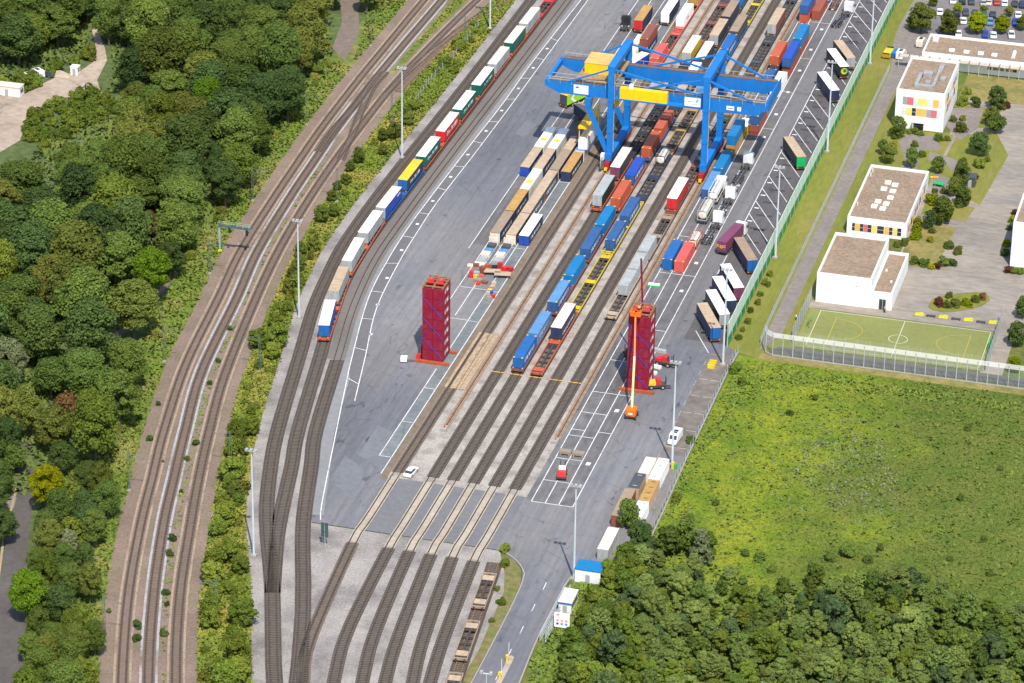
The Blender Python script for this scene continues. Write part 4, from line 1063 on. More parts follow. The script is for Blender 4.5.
# ================================================================== boxes on the ground beside the tracks
LB = 13.6
g3 = "long boxes set down in the storage lanes"
NL = ("white", .15, .8, .3, .6)
def sbox(lab, x, y, col="navy", roof="btan", L=LB, **k):
    return container("swap_body", "container", lab, x, y, 0.06, L, col, roof=roof, W=2.5, H=2.72, group=g3, logo=k.pop("logo", NL), plain=True, **k)
xA, xB, xC, xD = -29.95, -26.4, -22.3, -19.1
sbox("navy box with tan roof at the free end of the outermost storage lane", xA, 121.3, roof="tan", end="rblue")
sbox("white box with yellow roof square in the outermost storage lane", xA, 135.3, "white", "rwhite", square="yellow", logo=("yellow", .1, .3, .2, .7))
sbox("brown roofed box with white end wall closest to the crates", xB, 80.0, roof="btan", end="cream")
sbox("ochre roofed navy box between two brown and white boxes", xB, 94.0, roof="ochre")
sbox("white box with yellow roof square between ochre and brown roofed boxes", xB, 107.8, "white", "cream", end="white", square="yellow", logo=("yellow", .1, .3, .2, .7))
sbox("brown roofed navy box with lettered side behind the yellow squared box", xB, 121.6, roof="tan")
sbox("white box with yellow roof square just below the crane shadow", xB, 135.3, "white", "rwhite", square="yellow", logo=("yellow", .1, .3, .2, .7))
sbox("brown roofed dark box with cream end wall beside the white roofed box", xC, 80.0, "dgrey", "tan", end="cream", post=None)
sbox("brown roofed dark box with orange corner post, second in the middle lane", xC, 94.0, "dgrey", "tan", post="orange")
sbox("brown roofed dark box with orange corner post, third in the middle lane", xC, 107.6, "dgrey", "tan", post="orange")
sbox("dusty dark roofed box beside the tan roofed navy one", xC, 121.9, "navy", "btan", end="tan")
sbox("short tan roofed box in the middle lane", xC, 135.6, "navy", "tan", L=7.4)
sbox("short dark box in the crane shadow", xC, 143.3, "black", "dgrey", L=7.4, logo=None)
sbox("clean white roofed navy box next to the gravel margin", xD, 80.4, "navy", "rwhite", end="rblue")
sbox("tan roofed black box with lettered side next to the gravel margin", xD, 121.4, "black", "ochre", end="navy")
sbox("pale blue roofed box with white front beside the left crane leg", xD, 135.9, "grey", "lblue", end="white", post="red")
g4 = "containers set down in the right hand lanes"
cont("bright blue container standing beside the salmon one on the lane", 17.95, 76.9, 12.2, "blue", z=0.05, H=2.85, marks="yellow", group=g4)
cont("salmon container standing beside the bright blue one on the lane", 21.05, 76.5, 12.2, "salmon", z=0.05, H=2.85, marks="yellow", group=g4)
tank_container("orange framed tank container behind the salmon container", 21.2, 90.4, 0.05, 6.1, "orange", "owhite")
cont("blue container farther along the lane next to the right crane leg", 17.9, 121.2, 12.2, "dblue", z=0.05, roof="lblue", group=g4)
cont("teal container with yellow corners at the foot of the right crane leg", 17.9, 135.2, 12.2, "teal", z=0.05, marks="yellow", group=g4)
cont("orange container carrying a teal one beside the right crane leg", 17.9, 150.6, 12.2, "ochre", z=0.05, group=g4)
cont("teal container stacked on the orange one beside the crane leg", 17.9, 150.9, 12.2, "teal", z=2.72, roof="teal", group=g4)
cont("white and yellow container behind the teal stack", 18.2, 164.2, 6.1, "yellow", z=0.05, roof="white", group=g4)
cont("rust container carrying a dark blue one under the crane end", 20.9, 165.8, 12.2, "rust", z=0.05, marks=None, group=g4)
cont("dark blue container on the rust one under the crane end", 20.9, 165.9, 12.2, "dblue", z=2.72, marks="yellow", group=g4)
cont("white container standing just behind the crane end screen", 20.9, 193.6, 12.2, "white", z=0.05, group=g4)
cont("dark blue container on the ground in front of the rust stack", 17.7, 194.6, 12.2, "dblue", z=0.05, marks="yellow", group=g4)
cont("grey container under the rust orange one beyond the crane", 17.6, 209.4, 12.2, "dgrey", z=0.05, group=g4)
cont("rust orange container with yellow corners on top of its stack", 17.6, 209.4, 12.2, "orange", z=2.72, marks="yellow", group=g4)
cont("brown container under the lettered blue one", 21.05, 209.4, 13.6, "rust", z=0.05, group=g4)
cont("blue container with ribbed doors stacked beside the rust orange one", 21.05, 208.9, 13.6, "dblue", roof="rblue", z=2.72, group=g4)
cont("brown container under the farther teal one", 21.0, 224.2, 12.2, "rust", z=0.05, group=g4)
cont("teal container with yellow corners on a brown one beyond the crane", 21.0, 224.3, 12.2, "teal", z=2.72, marks="yellow", group=g4)
cont("rust container at the far end of the lane stacks", 17.9, 250.5, 12.2, "orange", z=0.05, marks="yellow", group=g4)
cont("dark blue container on the far rust one", 17.9, 250.4, 12.2, "dblue", z=2.72, group=g4)
cont("rust container beside the far blue stack", 20.8, 254, 12.2, "rust", z=0.05, group=g4)
# boxes behind the crane on the left
cont("brown container with yellow corners on a navy box behind the crane", -20.0, 211.4, 12.2, "brown", z=2.72, marks="yellow", group="boxes behind the crane")
cont("navy box carrying the brown container behind the crane", -20.0, 211.4, 12.2, "navy", z=0.05, logo=NL, group="boxes behind the crane")
cont("white box with yellow roof square beside the brown container", -22.7, 208.6, 12.6, "white", z=0.05, square="yellow", group="boxes behind the crane")
trailer("ochre roofed trailer with red doors beside the black tractor", -25.6, 228.4, L=12.6, side="navy", roof="ochre", rear="redroof", group="trailers behind the crane")
trailer("white trailer parked in the hatched bay behind the crane", -19.6, 236.2, L=13.6, side="navy", roof="rwhite", rear="white", group="trailers behind the crane")
trailer("white trailer with royal blue side under the crane head", -20.4, 196.5, rz=RAD(-16), L=9.0, side="rblue", roof="rwhite", rear="rblue", group="trailers behind the crane")
trailer("lime green sided trailer with white chevron left of the crane", -32.0, 168.6, rz=RAD(-24), L=13.0, side="lime", roof="yellow", rear="dgrey", group="trailers behind the crane",
        rlogo=[("chevron", MB().add([(1.29, 3.2, 1.2), (1.29, 4.2, 1.2), (1.29, 2.6, 2.5), (1.29, 1.6, 2.5)], [(0, 1, 2, 3)]), SIGN), ("chevron", MB().add([(1.29, 1.6, 2.5), (1.29, 2.6, 2.5), (1.29, 4.2, 3.9), (1.29, 3.2, 3.9)], [(0, 1, 2, 3)]), SIGN)])
truck("black tractor unit without trailer on the open tarmac", -29.6, 229.0, RAD(8), "black")
trailer("dark trailer with brown roof parked below the left crane girder", -19.4, 156.2, rz=RAD(43), L=11.0, side="navy", roof="tan", rear="grey", group="trailers behind the crane")
container("lifted_box", "container", "white box hanging in the crane spreader", -18.5, CYN + 2.6, 2.8, 12.8, "white", H=2.75, roof="owhite", plain=True)

# ================================================================== trucks and trailers on the right
BAY = RAD(26.4)
def bay(cx, cy, lab, **k):
    dx, dy = -math.sin(BAY), math.cos(BAY)
    return trailer(lab, cx - dx * 6.8, cy - dy * 6.8, BAY, group="trailers parked slantwise along the green barrier", **k)
bay(34.75, 47.6, "navy trailer with tan roof and blue doors, last before the end of the barrier", side="navy", roof="tan", rear="blue")
bay(35.2, 55.2, "dark trailer with white roof and grey doors next to the tan roofed last one", side="dgrey", roof="rwhite", rear="grey")
bay(35.1, 63.0, "navy trailer with white roof between two white roofed trailers at the barrier", side="navy", roof="rwhite", rear="navy")
bay(35.4, 70.4, "navy trailer with cream white roof and red door edge beside the purple truck", side="navy", roof="rwhite", rear="purple")
bay(35.35, 86.5, "navy trailer with dusty brown roof and blue doors beside the purple truck", side="navy", roof="btan", rear="blue")
gr = [("rear_emblem", MB().box(-0.85, 0.85, -0.02, -0.005, 1.9, 3.2), pm_("lgreen"))]
bay(34.6, 152.2, "dark green trailer with tan roof and bright green doors", side="dkgreen", roof="tan", rear="lgreen", rlogo=gr)
bay(34.6, 199.5, "navy trailer with white roof standing alone along the barrier", side="navy", roof="rwhite", rear="navy")
def disc(r, x, z, y):
    return MB().add([(x + r * math.cos(t), y, z + r * math.sin(t)) for t in np.linspace(0, 2 * math.pi, 17)[:-1]], [tuple(range(16))])
bay(33.9, 217.3, "dark trailer with white roof and round yellow green emblem on its doors", side="dkgreen", roof="rwhite", rear="dkgreen",
    rlogo=[("rear_emblem", disc(0.95, 0, 2.6, -0.02), pm_("yellow")), ("rear_emblem", disc(0.62, 0.15, 2.75, -0.035), pm_("lgreen")), ("rear_emblem", disc(0.3, 0.1, 2.65, -0.05), pm_("green"))])
bay(34.5, 224.2, "grey trailer with tan roof beside the one with the round emblem", side="dgrey", roof="tan", rear="grey")
pz = math.atan2(-2.1, 13.6)
container_chassis("chassis under the purple container", 28.9, 88.8, pz)
c_ = cont("purple container with yellow letters on its doors", 28.9, 88.9, 12.2, "purple", z=1.2, rz=pz, group="containers on road chassis")
YL = pm_("yellow")
def ringm(cx, cz, r, gap):
    m = MB(); ts = np.linspace(gap, 2 * math.pi - gap, 13)
    a = [(cx + r * math.cos(t), -0.03, cz + r * math.sin(t)) for t in ts] + [(cx + 0.55 * r * math.cos(t), -0.03, cz + 0.55 * r * math.sin(t)) for t in ts]
    return m.add(a, [(i, i + 1, 13 + i + 1, 13 + i) for i in range(12)])
ringm(-0.05, 1.3, 0.42, 0.0).build("yellow_letter", YL, c_)
ringm(-0.85, 1.5, 0.34, 0.7).build("yellow_letter", YL, c_)
ringm(0.8, 1.5, 0.34, 0.6).build("yellow_letter", YL, c_)
truck("white tractor coupled to the purple container", 30.55, 99.4, pz)
for x, y, L, lab in ((23.7, 93.3, 12.4, "empty chassis behind the white tractor beside the salmon container"), (23.6, 108.6, 12.4, "empty chassis behind the white tractor beside the tank trailers"), (23.4, 131.6, 12.6, "empty chassis behind the white tractor below the crane end")):
    container_chassis(lab, x, y, RAD(-2), L)
for x, y, lab in ((24.1, 104.0, "white tractor ahead of the purple container truck in the lane"), (23.9, 119.6, "white tractor beside the white tank trailers"), (23.7, 142.6, "white tractor with red lamp below the crane end")):
    truck(lab, x, y, RAD(-2))
for x, y, lab in ((20.3, 105.2, "white tank on a low trailer closest to the orange framed tank"), (20.3, 117.6, "silver tank trailer with red banded end in the lane")):
    container_chassis("chassis under the " + lab.split(" in ")[0].split(" closest")[0], x, y, 0, 9.5)
    tank_container(lab, x, y + 0.4, 1.17, 8.6, "grey" if y < 110 else "owhite", "cream" if y < 110 else "white")
truck("white tractor coupled to the silver tank trailer", 20.3, 125.6, 0)
truck("white tractor with empty chassis at the far lane beside the parking bays", 28.6, 259.2, RAD(-8))
container_chassis("empty dark chassis at the far lane beside the parking bays", 27.2, 248.4, RAD(-8), 12.4)
tank_container("blue framed white tank at the far end of the lanes", 21.1, 268.5, 0.05, 6.1, "rblue", "white")
container_chassis("empty chassis next to the blue framed tank", 24.2, 262, 0, 12.4, "brown")

# ================================================================== two towers of red containers
MAROON_L = ("white", .25, .75, .35, .75)
def tower(xc, y0, where):
    for k in range(7):
        for sx, nm in ((-1, "left"), (1, "right")):
            c = cont("dark red short container in the tower %s" % where, xc + sx * 1.235, y0, 6.06, "maroon", z=0.62 + 2.6 * k, H=2.58, logo=MAROON_L if sx > 0 else None, group="red containers in the tower " + where)
    yc = y0 - 0.12
    base = thing("tower_base", "rusty orange steel beams under the red tower " + where, "steel frame")
    for yy in (y0 - 0.5, y0 + 5.9):
        MB().box(xc - 4.1, xc + 4.1, yy - 0.35, yy + 0.45, 0.05, 0.6).build("base_beam", mat("orange_steel", S(160, 78, 48), rough=0.7, var=0.2, scale=1.0), base)
    st = thing("lashing_set", "blue diagonal lashing straps on the front of the red tower " + where, "straps")
    for k in range(3):
        z0, z1 = 1.2 + 5.2 * k, 6.2 + 5.2 * k
        MB().beam((xc - 2.4, yc, z1), (xc + 2.4, yc, z0), 0.13, 0.04).build("strap", paint("strap_blue", S(40, 80, 200)), st)
        MB().beam((xc - 2.4, yc - 0.05, z0), (xc + 2.4, yc - 0.05, z1), 0.05, 0.04).build("strap", mat("strap_dark", S(70, 60, 140)), st)
    top = thing("top_frame", "rusty frame with red gear on top of the tower " + where, "frame")
    zt = 0.62 + 18.2 + 0.02
    for x in (-2.3, 0.0, 2.3):
        MB().box(xc + x - 0.16, xc + x + 0.16, y0 + 0.1, y0 + 5.9, zt, zt + 0.35).build("long_beam", mat("rust_timber", (0.25, 0.14, 0.06), rough=0.9, var=0.4, scale=1.5), top)
    for y in (0.25, 2.2, 3.9, 5.7):
        MB().box(xc - 2.55, xc + 2.55, y0 + y - 0.14, y0 + y + 0.14, zt + 0.36, zt + 0.62).build("cross_beam", MATS["rust_timber"], top)
    for x in (-1.15, 1.15):
        MB().box(xc + x - 0.7, xc + x + 0.7, y0 + 1.4, y0 + 4.2, zt + 0.63, zt + 0.85).build("red_crate", pm_("red"), top)
        MB().box(xc + x - 0.3, xc + x + 0.3, y0 + 2.6, y0 + 3.4, zt + 0.95, zt + 1.2).build("crate_lid", pm_("salmon"), top)
    return zt
tower(-22.45, 12.6, "beside the storage lanes")
ZT = tower(25.95, 12.4, "beside the orange boom lift")

# boom lifts and small machines round the right tower
OR = paint("lift_orange", S(240, 110, 20))
def boom_lift(label, x, y, joints, col, boomcol, basket=True, tip=None):
    e = thing("boom_lift", label, "boom lift")
    MB().box(x - 1.1, x + 1.1, y - 1.5, y + 1.5, 0.55, 1.0).build("chassis", DARKSTEEL, e)
    for sx in (-1.1, 1.1):
        for sy in (-1.2, 1.2):
            wheel(e, x + sx, y + sy, 0.46, 0.46, 0.4)
    t = MB().prism([(x - 1.05, y - 1.6), (x + 1.05, y - 1.6), (x + 1.15, y - 0.9), (x + 1.0, y + 1.1), (x - 1.0, y + 1.1), (x - 1.15, y - 0.9)], 1.0, 2.3).build("turntable", col, e)
    MB().box(x - 0.5, x + 0.5, y - 1.62, y - 1.58, 1.4, 1.8).build("data_plate", SIGN, t)
    w = 0.46
    for a, b in zip(joints[:-1], joints[1:]):
        MB().beam(a, b, w).build("boom", boomcol if w > 0.4 else col, e)
        w -= 0.1
    if basket:
        bx, by, bz = joints[-1]
        k = MB().box(bx - 1.2, bx + 1.2, by - 0.5, by + 0.5, bz, bz + 0.12).build("basket", col, e)
        for q in ((-1.2, -0.5, 1.2, -0.5), (-1.2, 0.5, 1.2, 0.5), (-1.2, -0.5, -1.2, 0.5), (1.2, -0.5, 1.2, 0.5)):
            MB().beam((bx + q[0], by + q[1], bz + 1.1), (bx + q[2], by + q[3], bz + 1.1), 0.09).build("basket_rail", col, k)
            MB().box(bx + q[0] - 0.04, bx + q[0] + 0.04, by + q[1] - 0.04, by + q[1] + 0.04, bz + 0.12, bz + 1.1).build("basket_post", col, k)
        MB().box(bx - 1.1, bx - 0.2, by - 0.52, by + 0.3, bz + 0.12, bz + 1.0).build("control_box", col, k)
        MB().box(bx + 0.3, bx + 1.1, by - 0.52, by + 0.3, bz + 0.12, bz + 1.0).build("control_box", col, k)
    return e
CREAM = paint("boom_cream", S(228, 200, 130))
boom_lift("orange boom lift with cream boom raised in front of the right red tower", 27.8, -0.2, [(27.7, 0.2, 2.2), (26.6, 6.0, 12.0), (25.4, 11.0, 19.6)], OR, CREAM)
boom_lift("dark machine with upright dark red mast behind the right red tower", 24.4, 23.2, [(24.4, 23.2, 2.0), (24.3, 22.8, 17.0), (23.7, 22.4, 28.4)], pm_("maroon"), pm_("maroon"), basket=False)
def small_machine(label, x, y, rz, body, hood, name="telehandler"):
    e = thing(name, label, "machine", (x, y, 0), rz)
    MB().box(-0.95, 0.95, -2.0, 2.0, 0.55, 1.1).build("frame", DARKSTEEL, e)
    MB().prism_x([(-2.0, 1.1), (-0.3, 1.1), (-0.3, 1.9), (-1.8, 1.7)], -0.9, 0.9).build("hood", hood, e)
    MB().prism_x([(-0.25, 1.1), (1.0, 1.1), (0.9, 2.4), (-0.2, 2.5)], -0.75, 0.75).build("cab", body, e)
    MB().prism_x([(0.98, 1.5), (1.03, 1.5), (0.94, 2.3), (0.89, 2.3)], -0.6, 0.6).build("windscreen", GLASS, e)
    for s in (-0.85, 0.85):
        wheel(e, s, -1.3, 0.55, 0.55, 0.4); wheel(e, s, 1.3, 0.55, 0.55, 0.4)
    MB().box(-0.6, -0.4, 2.0, 2.15, 0.3, 2.9).build("mast", DARKSTEEL, e)
    MB().box(0.4, 0.6, 2.0, 2.15, 0.3, 2.9).build("mast", DARKSTEEL, e)
    MB().box(-0.7, -0.4, 2.16, 3.3, 0.25, 0.34).build("fork", DARKSTEEL, e)
    MB().box(0.4, 0.7, 2.16, 3.3, 0.25, 0.34).build("fork", DARKSTEEL, e)
    return e
RED = pm_("redroof")
small_machine("dark loader with bright orange red hood left of the right red tower", 20.6, 28.0, RAD(35), pm_("black"), paint("hood_orange", S(245, 70, 20)))
small_machine("red loader on the right side of the right red tower", 28.9, 27.0, RAD(-100), pm_("red"), RED)
small_machine("red and yellow forklift at the foot of the right red tower", 29.9, 15.2, RAD(-70), pm_("red"), pm_("yellow"), "forklift")
small_machine("white and red forklift parked in the lined lanes", *P(562, 477), RAD(10), pm_("white"), RED, "forklift")
for (px, py, w_, lab) in ((660, 352, 3.2, "long grey pallet of plates beside the red loader"), (656, 368, 2.6, "white sheet metal stack beside the right red tower"), (652, 374, 2.4, "white box stack beside the forklift"), (657, 361, 2.8, "dark grey rack beside the red loader")):
    x, y = P(px, py)
    e = thing("pallet_load", lab, "pallet", (x, y, 0), RAD(-12))
    MB().box(-w_ / 2, w_ / 2, -0.6, 0.6, 0.02, 0.16).build("pallet", PLANK, e)
    MB().box(-w_ / 2 + .1, w_ / 2 - .1, -0.5, 0.5, 0.16, 0.7).build("load", pm_("dgrey" if "dark" in lab else "grey" if "grey" in lab else "white"), e)
e = thing("beam_bundle", "two bundles of timber beams lying across the lined lanes", "timber", (*P(572, 455), 0))
for sx in (-1.5, 1.5):
    b = MB().box(sx - 1.35, sx + 1.35, -0.7, 0.7, 0.35, 0.95).build("bundle", mat("grey_timber", (0.25, 0.21, 0.17), rough=0.95, var=0.3, scale=2, stretch=(1, 5, 5)), e)
    for q in (-1, 1):
        MB().box(sx + q - 0.12, sx + q + 0.12, -0.7, 0.7, 0.0, 0.35).build("bearer", PLANK, b)
e = thing("concrete_block", "grey green concrete weight on the lane by the bright blue container", "block", (*P(654, 286), 0))
MB().box(-1.5, 1.5, -0.6, 0.6, 0, 0.35).build("green_cover", pm_("lgreen"), e)
MB().box(-1.4, 1.4, -0.5, 0.5, 0.35, 0.6).build("white_lid", pm_("white"), e)
e = thing("yellow_trestle", "yellow steel trestles stacked at the barrier end", "trestle", (*P(712, 366), 0))
for k in range(3):
    MB().box(-0.8, 0.8, -1.4 + 1.2 * k, -0.9 + 1.2 * k, 0.0, 0.9).build("trestle", pm_("yellow"), e)
e = thing("trolley_stand", "small white generator trailer left of the tower beside the storage lanes", "generator", (*P(404, 362), 0), RAD(10))
MB().box(-0.75, 0.75, -0.7, 0.7, 0.35, 1.4).build("housing", pm_("white"), e)
MB().box(0.75, 2.4, -0.1, 0.1, 0.5, 0.65).build("drawbar", DARKSTEEL, e)
for s in (-0.7, 0.7): wheel(e, s, 0, 0.36, 0.36, 0.25)
e = thing("warning_cabinet", "red cabinet with grey hose reel against the tower beside the storage lanes", "cabinet", (-25.9, 13.2, 0))
MB().box(-0.5, 0.5, -0.5, 0.5, 0, 1.5).build("cabinet", RED, e)
MB().box(-0.4, 0.4, 0.6, 1.6, 0, 3.2).build("reel", pm_("dgrey"), e)

# crates, drums and gear between the storage lanes and the tower
def dbr(zx, zy): return P(470 + zx / 8.53, 220 + zy / 8.53)
gear = [(12, 395, 1.8, 1.0, 0.3, "cream", "cream boards at the edge of the crate field"), (52, 400, 1.3, 1.0, 0.7, "brown", "brown crate beside the cream boards"), (92, 384, 2.6, 1.2, 0.6, "white", "white tarpaulin covered crate in the crate field"),
        (150, 407, 1.3, 0.9, 0.8, "orange", "orange crate next to the black toolbox"), (210, 418, 1.5, 1.1, 0.7, "black", "black toolbox next to the orange crate"), (255, 425, 0.9, 0.9, 1.8, "red", "tall red gas rack beside the black toolbox"),
        (290, 432, 1.4, 1.0, 0.9, "redroof", "red crate between the gas rack and the red drum"), (345, 438, 1.2, 1.1, 1.0, "red", "red crate at the lane edge beyond the platforms"), (10, 492, 0.9, 1.2, 1.6, "redroof", "upright red drum rack at the yard side of the crate field"),
        (58, 470, 1.3, 1.0, 0.7, "grey", "grey crate behind the yellow hose box"), (106, 455, 1.1, 1.2, 1.7, "brown", "tall brown crate in the middle of the crate field"), (45, 494, 0.9, 0.8, 0.6, "yellow", "yellow hose box in the crate field"),
        (72, 532, 1.7, 1.2, 0.7, "btan", "tan pallet stack behind the small red box"), (70, 556, 1.0, 0.8, 0.4, "red", "small red box in front of the tan pallets"), (128, 546, 1.2, 1.0, 0.6, "brown", "lone brown pallet in the crate field"),
        (204, 550, 1.0, 1.4, 0.4, "tan", "tan plates lying in line, farther piece"), (190, 578, 1.0, 1.4, 0.4, "tan", "tan plates lying in line, nearer piece"), (170, 612, 1.0, 0.7, 0.5, "yellow", "yellow box near the last gear"), (155, 636, 1.0, 0.9, 0.5, "grey", "grey cable box beside the yellow box"),
        (185, 632, 0.7, 0.9, 0.6, "rblue", "blue canister beside the grey cable box"), (197, 665, 0.8, 0.8, 0.7, "red", "red canister nearest the tower"), (165, 672, 1.3, 0.9, 0.35, "btan", "flat tan board nearest the tower"), (103, 490, 0.9, 0.8, 0.5, "salmon", "salmon box below the tall brown crate")]
for zx, zy, a, b, h, c, lab in gear:
    x, y = dbr(zx, zy)
    e = thing("gear_crate", lab, "crate", (x, y, 0), RAD(rng.uniform(-20, 20)), "gear lying in the crate field")
    MB().box(-a / 2, a / 2, -b / 2, b / 2, 0.12, h + 0.1).build("crate", pm_(c), e)
    MB().box(-a / 2 - .08, a / 2 + .08, -b / 2 - .08, b / 2 + .08, 0.01, 0.12).build("pallet", PLANK, e)
    MB().box(-a / 2 - .04, a / 2 + .04, -b / 2 - .04, b / 2 + .04, h + 0.1, h + 0.17).build("lid", pm_(c), e)
for (zx, zy), lab in zip(((190, 462), (278, 488)), ("tan work platform on legs at the yard side of the crate field", "tan work platform on legs at the lane edge of the crate field")):
    x, y = dbr(zx, zy)
    e = thing("work_platform", lab, "platform", (x, y, 0), RAD(12))
    MB().box(-2.0, 2.0, -1.0, 1.0, 0.85, 1.0).build("top", pm_("tan"), e)
    for sx in (-1.8, 1.8):
        for sy in (-0.85, 0.85):
            MB().box(sx - 0.08, sx + 0.08, sy - 0.08, sy + 0.08, 0, 0.85).build("leg", DARKSTEEL, e)
for (x, y, L, lab) in ((-26.2, 66.5, 12.0, "pale grey flat rack with end walls in front of the brown roofed boxes"), (-22.6, 67.0, 12.0, "grey flat rack with dark load beside the pale one")):
    e = thing("flat_rack", lab, "flat rack", (x, y, 0.02))
    MB().box(-1.2, 1.2, 0, L, 0.0, 0.55).build("floor", pm_("grey"), e)
    MB().box(-1.2, 1.2, L - 0.25, L, 0.55, 2.3).build("end_wall", pm_("owhite"), e)
    MB().box(-1.2, 1.2, 0, 0.25, 0.55, 1.3).build("end_wall", pm_("grey"), e)
    for k in range(4):
        MB().box(-1.0, 1.0, 1.2 + 2.6 * k, 3.2 + 2.6 * k, 0.55, 0.95 + 0.3 * (k % 2)).build("load", pm_(("grey", "owhite", "lblue", "dgrey")[k]), e)

# ================================================================== masts, barrier, fences
MAST = paint("mast_grey", (0.50, 0.56, 0.60), dirt=0.1)
def light_mast(label, x, y, h, lamps=3, r=0.2):
    e = thing("light_mast", label, "light mast", (x, y, 0), 0, "tall light masts")
    MB().box(-0.6, 0.6, -0.6, 0.6, 0, 0.4).build("foundation", CONC, e)
    MB().cyl((0, 0, 0.4), (0, 0, h - 0.5), r * 1.35, 10, r * 0.7).build("pole", MAST, e)
    hd = MB().box(-1.1, 1.1, -0.1, 0.1, h - 0.5, h - 0.3).build("cross_arm", MAST, e)
    for k in range(lamps):
        xx = -0.95 + 1.9 * k / max(1, lamps - 1)
        MB().box(xx - 0.3, xx + 0.3, -0.55, 0.25, h - 0.3, h + 0.15).build("floodlight", pm_("grey"), hd)
    return e
light_mast("white light mast on the gravel beside the blue leading trailer", -59.2, 25.9, 25.4)
light_mast("white light mast on the embankment beside the yellow roofed trailer", -63.7, 123.6, 25.4)
light_mast("white light mast on the embankment beside the far siding trailers", *P(490, 29), 25.4)
light_mast("light mast at the blue roofed hut by the exit road", 33.2, -73.0, 22.0)
light_mast("light mast next to the parked white van", 41.5, -19.5, 25.2)
light_mast("light mast at the near end of the green barrier", 41.9, P(722.7, 365)[1], 24.5)
light_mast("light mast behind the barrier beside the empty parking bays", 41.9, P(775.5, 258)[1], 24.5)
light_mast("light mast behind the barrier beside the lone navy trailer", 41.9, 160.3, 25.6)
light_mast("light mast behind the barrier near the yellow skip", 41.8, 225.0, 25.4)
light_mast("light mast in the bushes beside the curved sidings", -32.6, -82.9, 25.0)
light_mast("short lamp post beside the exit road barriers", *P(486, 712), 9.0, 2, 0.1)

bar = thing("noise_barrier", "long green and mint white noise barrier along the slanted parking bays", "barrier")
GRN = paint("barrier_green", S(20, 140, 75), dirt=0.1)
MINT = mat("barrier_mint", S(206, 228, 214), rough=0.35, var=0.06, scale=0.4, obj_rand=1.0)
lo = MB().box(-0.06, 0.06, 0.12, 4.88, 0.05, 2.3).mesh("green_panel", GRN)
hi = MB().box(-0.05, 0.05, 0.12, 4.88, 2.32, 6.1).mesh("mint_panel", MINT)
po = MB().box(-0.14, 0.14, -0.11, 0.11, 0.0, 6.2).mesh("post", pm_("grey"))
for k in range(59):
    y = 40.2 + 5.0 * k
    put("green_panel", lo, bar, (40.9, y, 0)); put("mint_panel", hi, bar, (40.9, y, 0)); put("post", po, bar, (40.9, y, 0))
put("post", po, bar, (40.9, 40.2 + 5.0 * 59, 0))

def mesh_mat(name, col, alpha):
    if name in MATS: return MATS[name]
    m = bpy.data.materials.new(name); m.use_nodes = True
    t = m.node_tree; b = t.nodes["Principled BSDF"]
    b.inputs["Base Color"].default_value = (*col, 1); b.inputs["Alpha"].default_value = alpha; b.inputs["Roughness"].default_value = 0.6
    MATS[name] = m
    return m
CHAIN = mesh_mat("chain_link", (0.35, 0.37, 0.38), 0.22)
NET = mesh_mat("net_mesh", (0.30, 0.33, 0.30), 0.20)
NETBAND = mesh_mat("net_band", (0.70, 0.71, 0.70), 0.42)
GREYMESH = mesh_mat("grey_mesh", (0.36, 0.39, 0.42), 0.72)
def fence(label, pts, h, step, post_r=0.05, panel=CHAIN, plinth=0.0, band=None, name="mesh_fence", post_m=None, cap=0.0):
    e = thing(name, label, "fence", group="fences")
    p = np.array(pts, float)
    seg = np.linalg.norm(np.diff(p, axis=0), axis=1); L = np.concatenate([[0], np.cumsum(seg)])
    n = max(1, int(round(L[-1] / step)))
    q = np.linspace(0, L[-1], n + 1)
    xs, ys = np.interp(q, L, p[:, 0]), np.interp(q, L, p[:, 1])
    pmesh = MB().box(-post_r, post_r, -post_r, post_r, 0, h).mesh("post", post_m or STEEL)
    for i in range(n + 1):
        put("post", pmesh, e, (xs[i], ys[i], 0))
    for i in range(n):
        a, b = (xs[i], ys[i]), (xs[i + 1], ys[i + 1])
        MB().add([(a[0], a[1], plinth), (b[0], b[1], plinth), (b[0], b[1], h - (band or 0) - 0.05), (a[0], a[1], h - (band or 0) - 0.05)], [(0, 1, 2, 3)]).build("mesh_panel", panel, e)
        if plinth:
            MB().beam((a[0], a[1], plinth / 2), (b[0], b[1], plinth / 2), 0.35, plinth).build("plinth", CONC, e)
        if band:
            dx, dy = b[1] - a[1], -(b[0] - a[0]); l = math.hypot(dx, dy); dx, dy = dx / l * cap, dy / l * cap
            MB().add([(a[0], a[1], h - band), (b[0], b[1], h - band), (b[0] - dx, b[1] - dy, h), (a[0] - dx, a[1] - dy, h)], [(0, 1, 2, 3)]).build("top_net", NETBAND, e)
    return e
fence("chain link fence on a concrete plinth between yard and meadow", [(43.9, 38), (43.7, 29), (43.9, -2), (43.9, -16), (44.4, -41), (44.5, -62)], 2.2, 2.6, plinth=0.35)
fence("tall net fence with white top band along the meadow edge", [(49.2, 42.5), (50.2, 39.8), (52, 38.9), (66, 38.9), (84, 38.8), (128, 38.7)], 5.7, 2.35, 0.07, NET, plinth=0.25, band=1.0, name="ball_stop_fence", cap=0.5)
fence("thin ball fence along the near edge of the sports pitch", [(56, 45.0), (100, 45.0)], 4.0, 2.9, 0.04, mesh_mat("ball_net", (0.5, 0.52, 0.45), 0.12))
fence("grey mesh screen at the gym end of the sports pitch", [(55.0, 70), (55.0, 47)], 4.2, 2.6, 0.06, GREYMESH)
fence("grey mesh screen at the plaza end of the sports pitch", [(100.6, 72), (100.6, 45.5)], 4.2, 2.6, 0.06, GREYMESH)
fence("long grey railing fence between the grass verge and the school path", [(48.0, 44.5), (47.7, 52), (47.8, 222)], 1.9, 1.35, 0.07, mesh_mat("grey_railing", (0.44, 0.46, 0.48), 0.68))
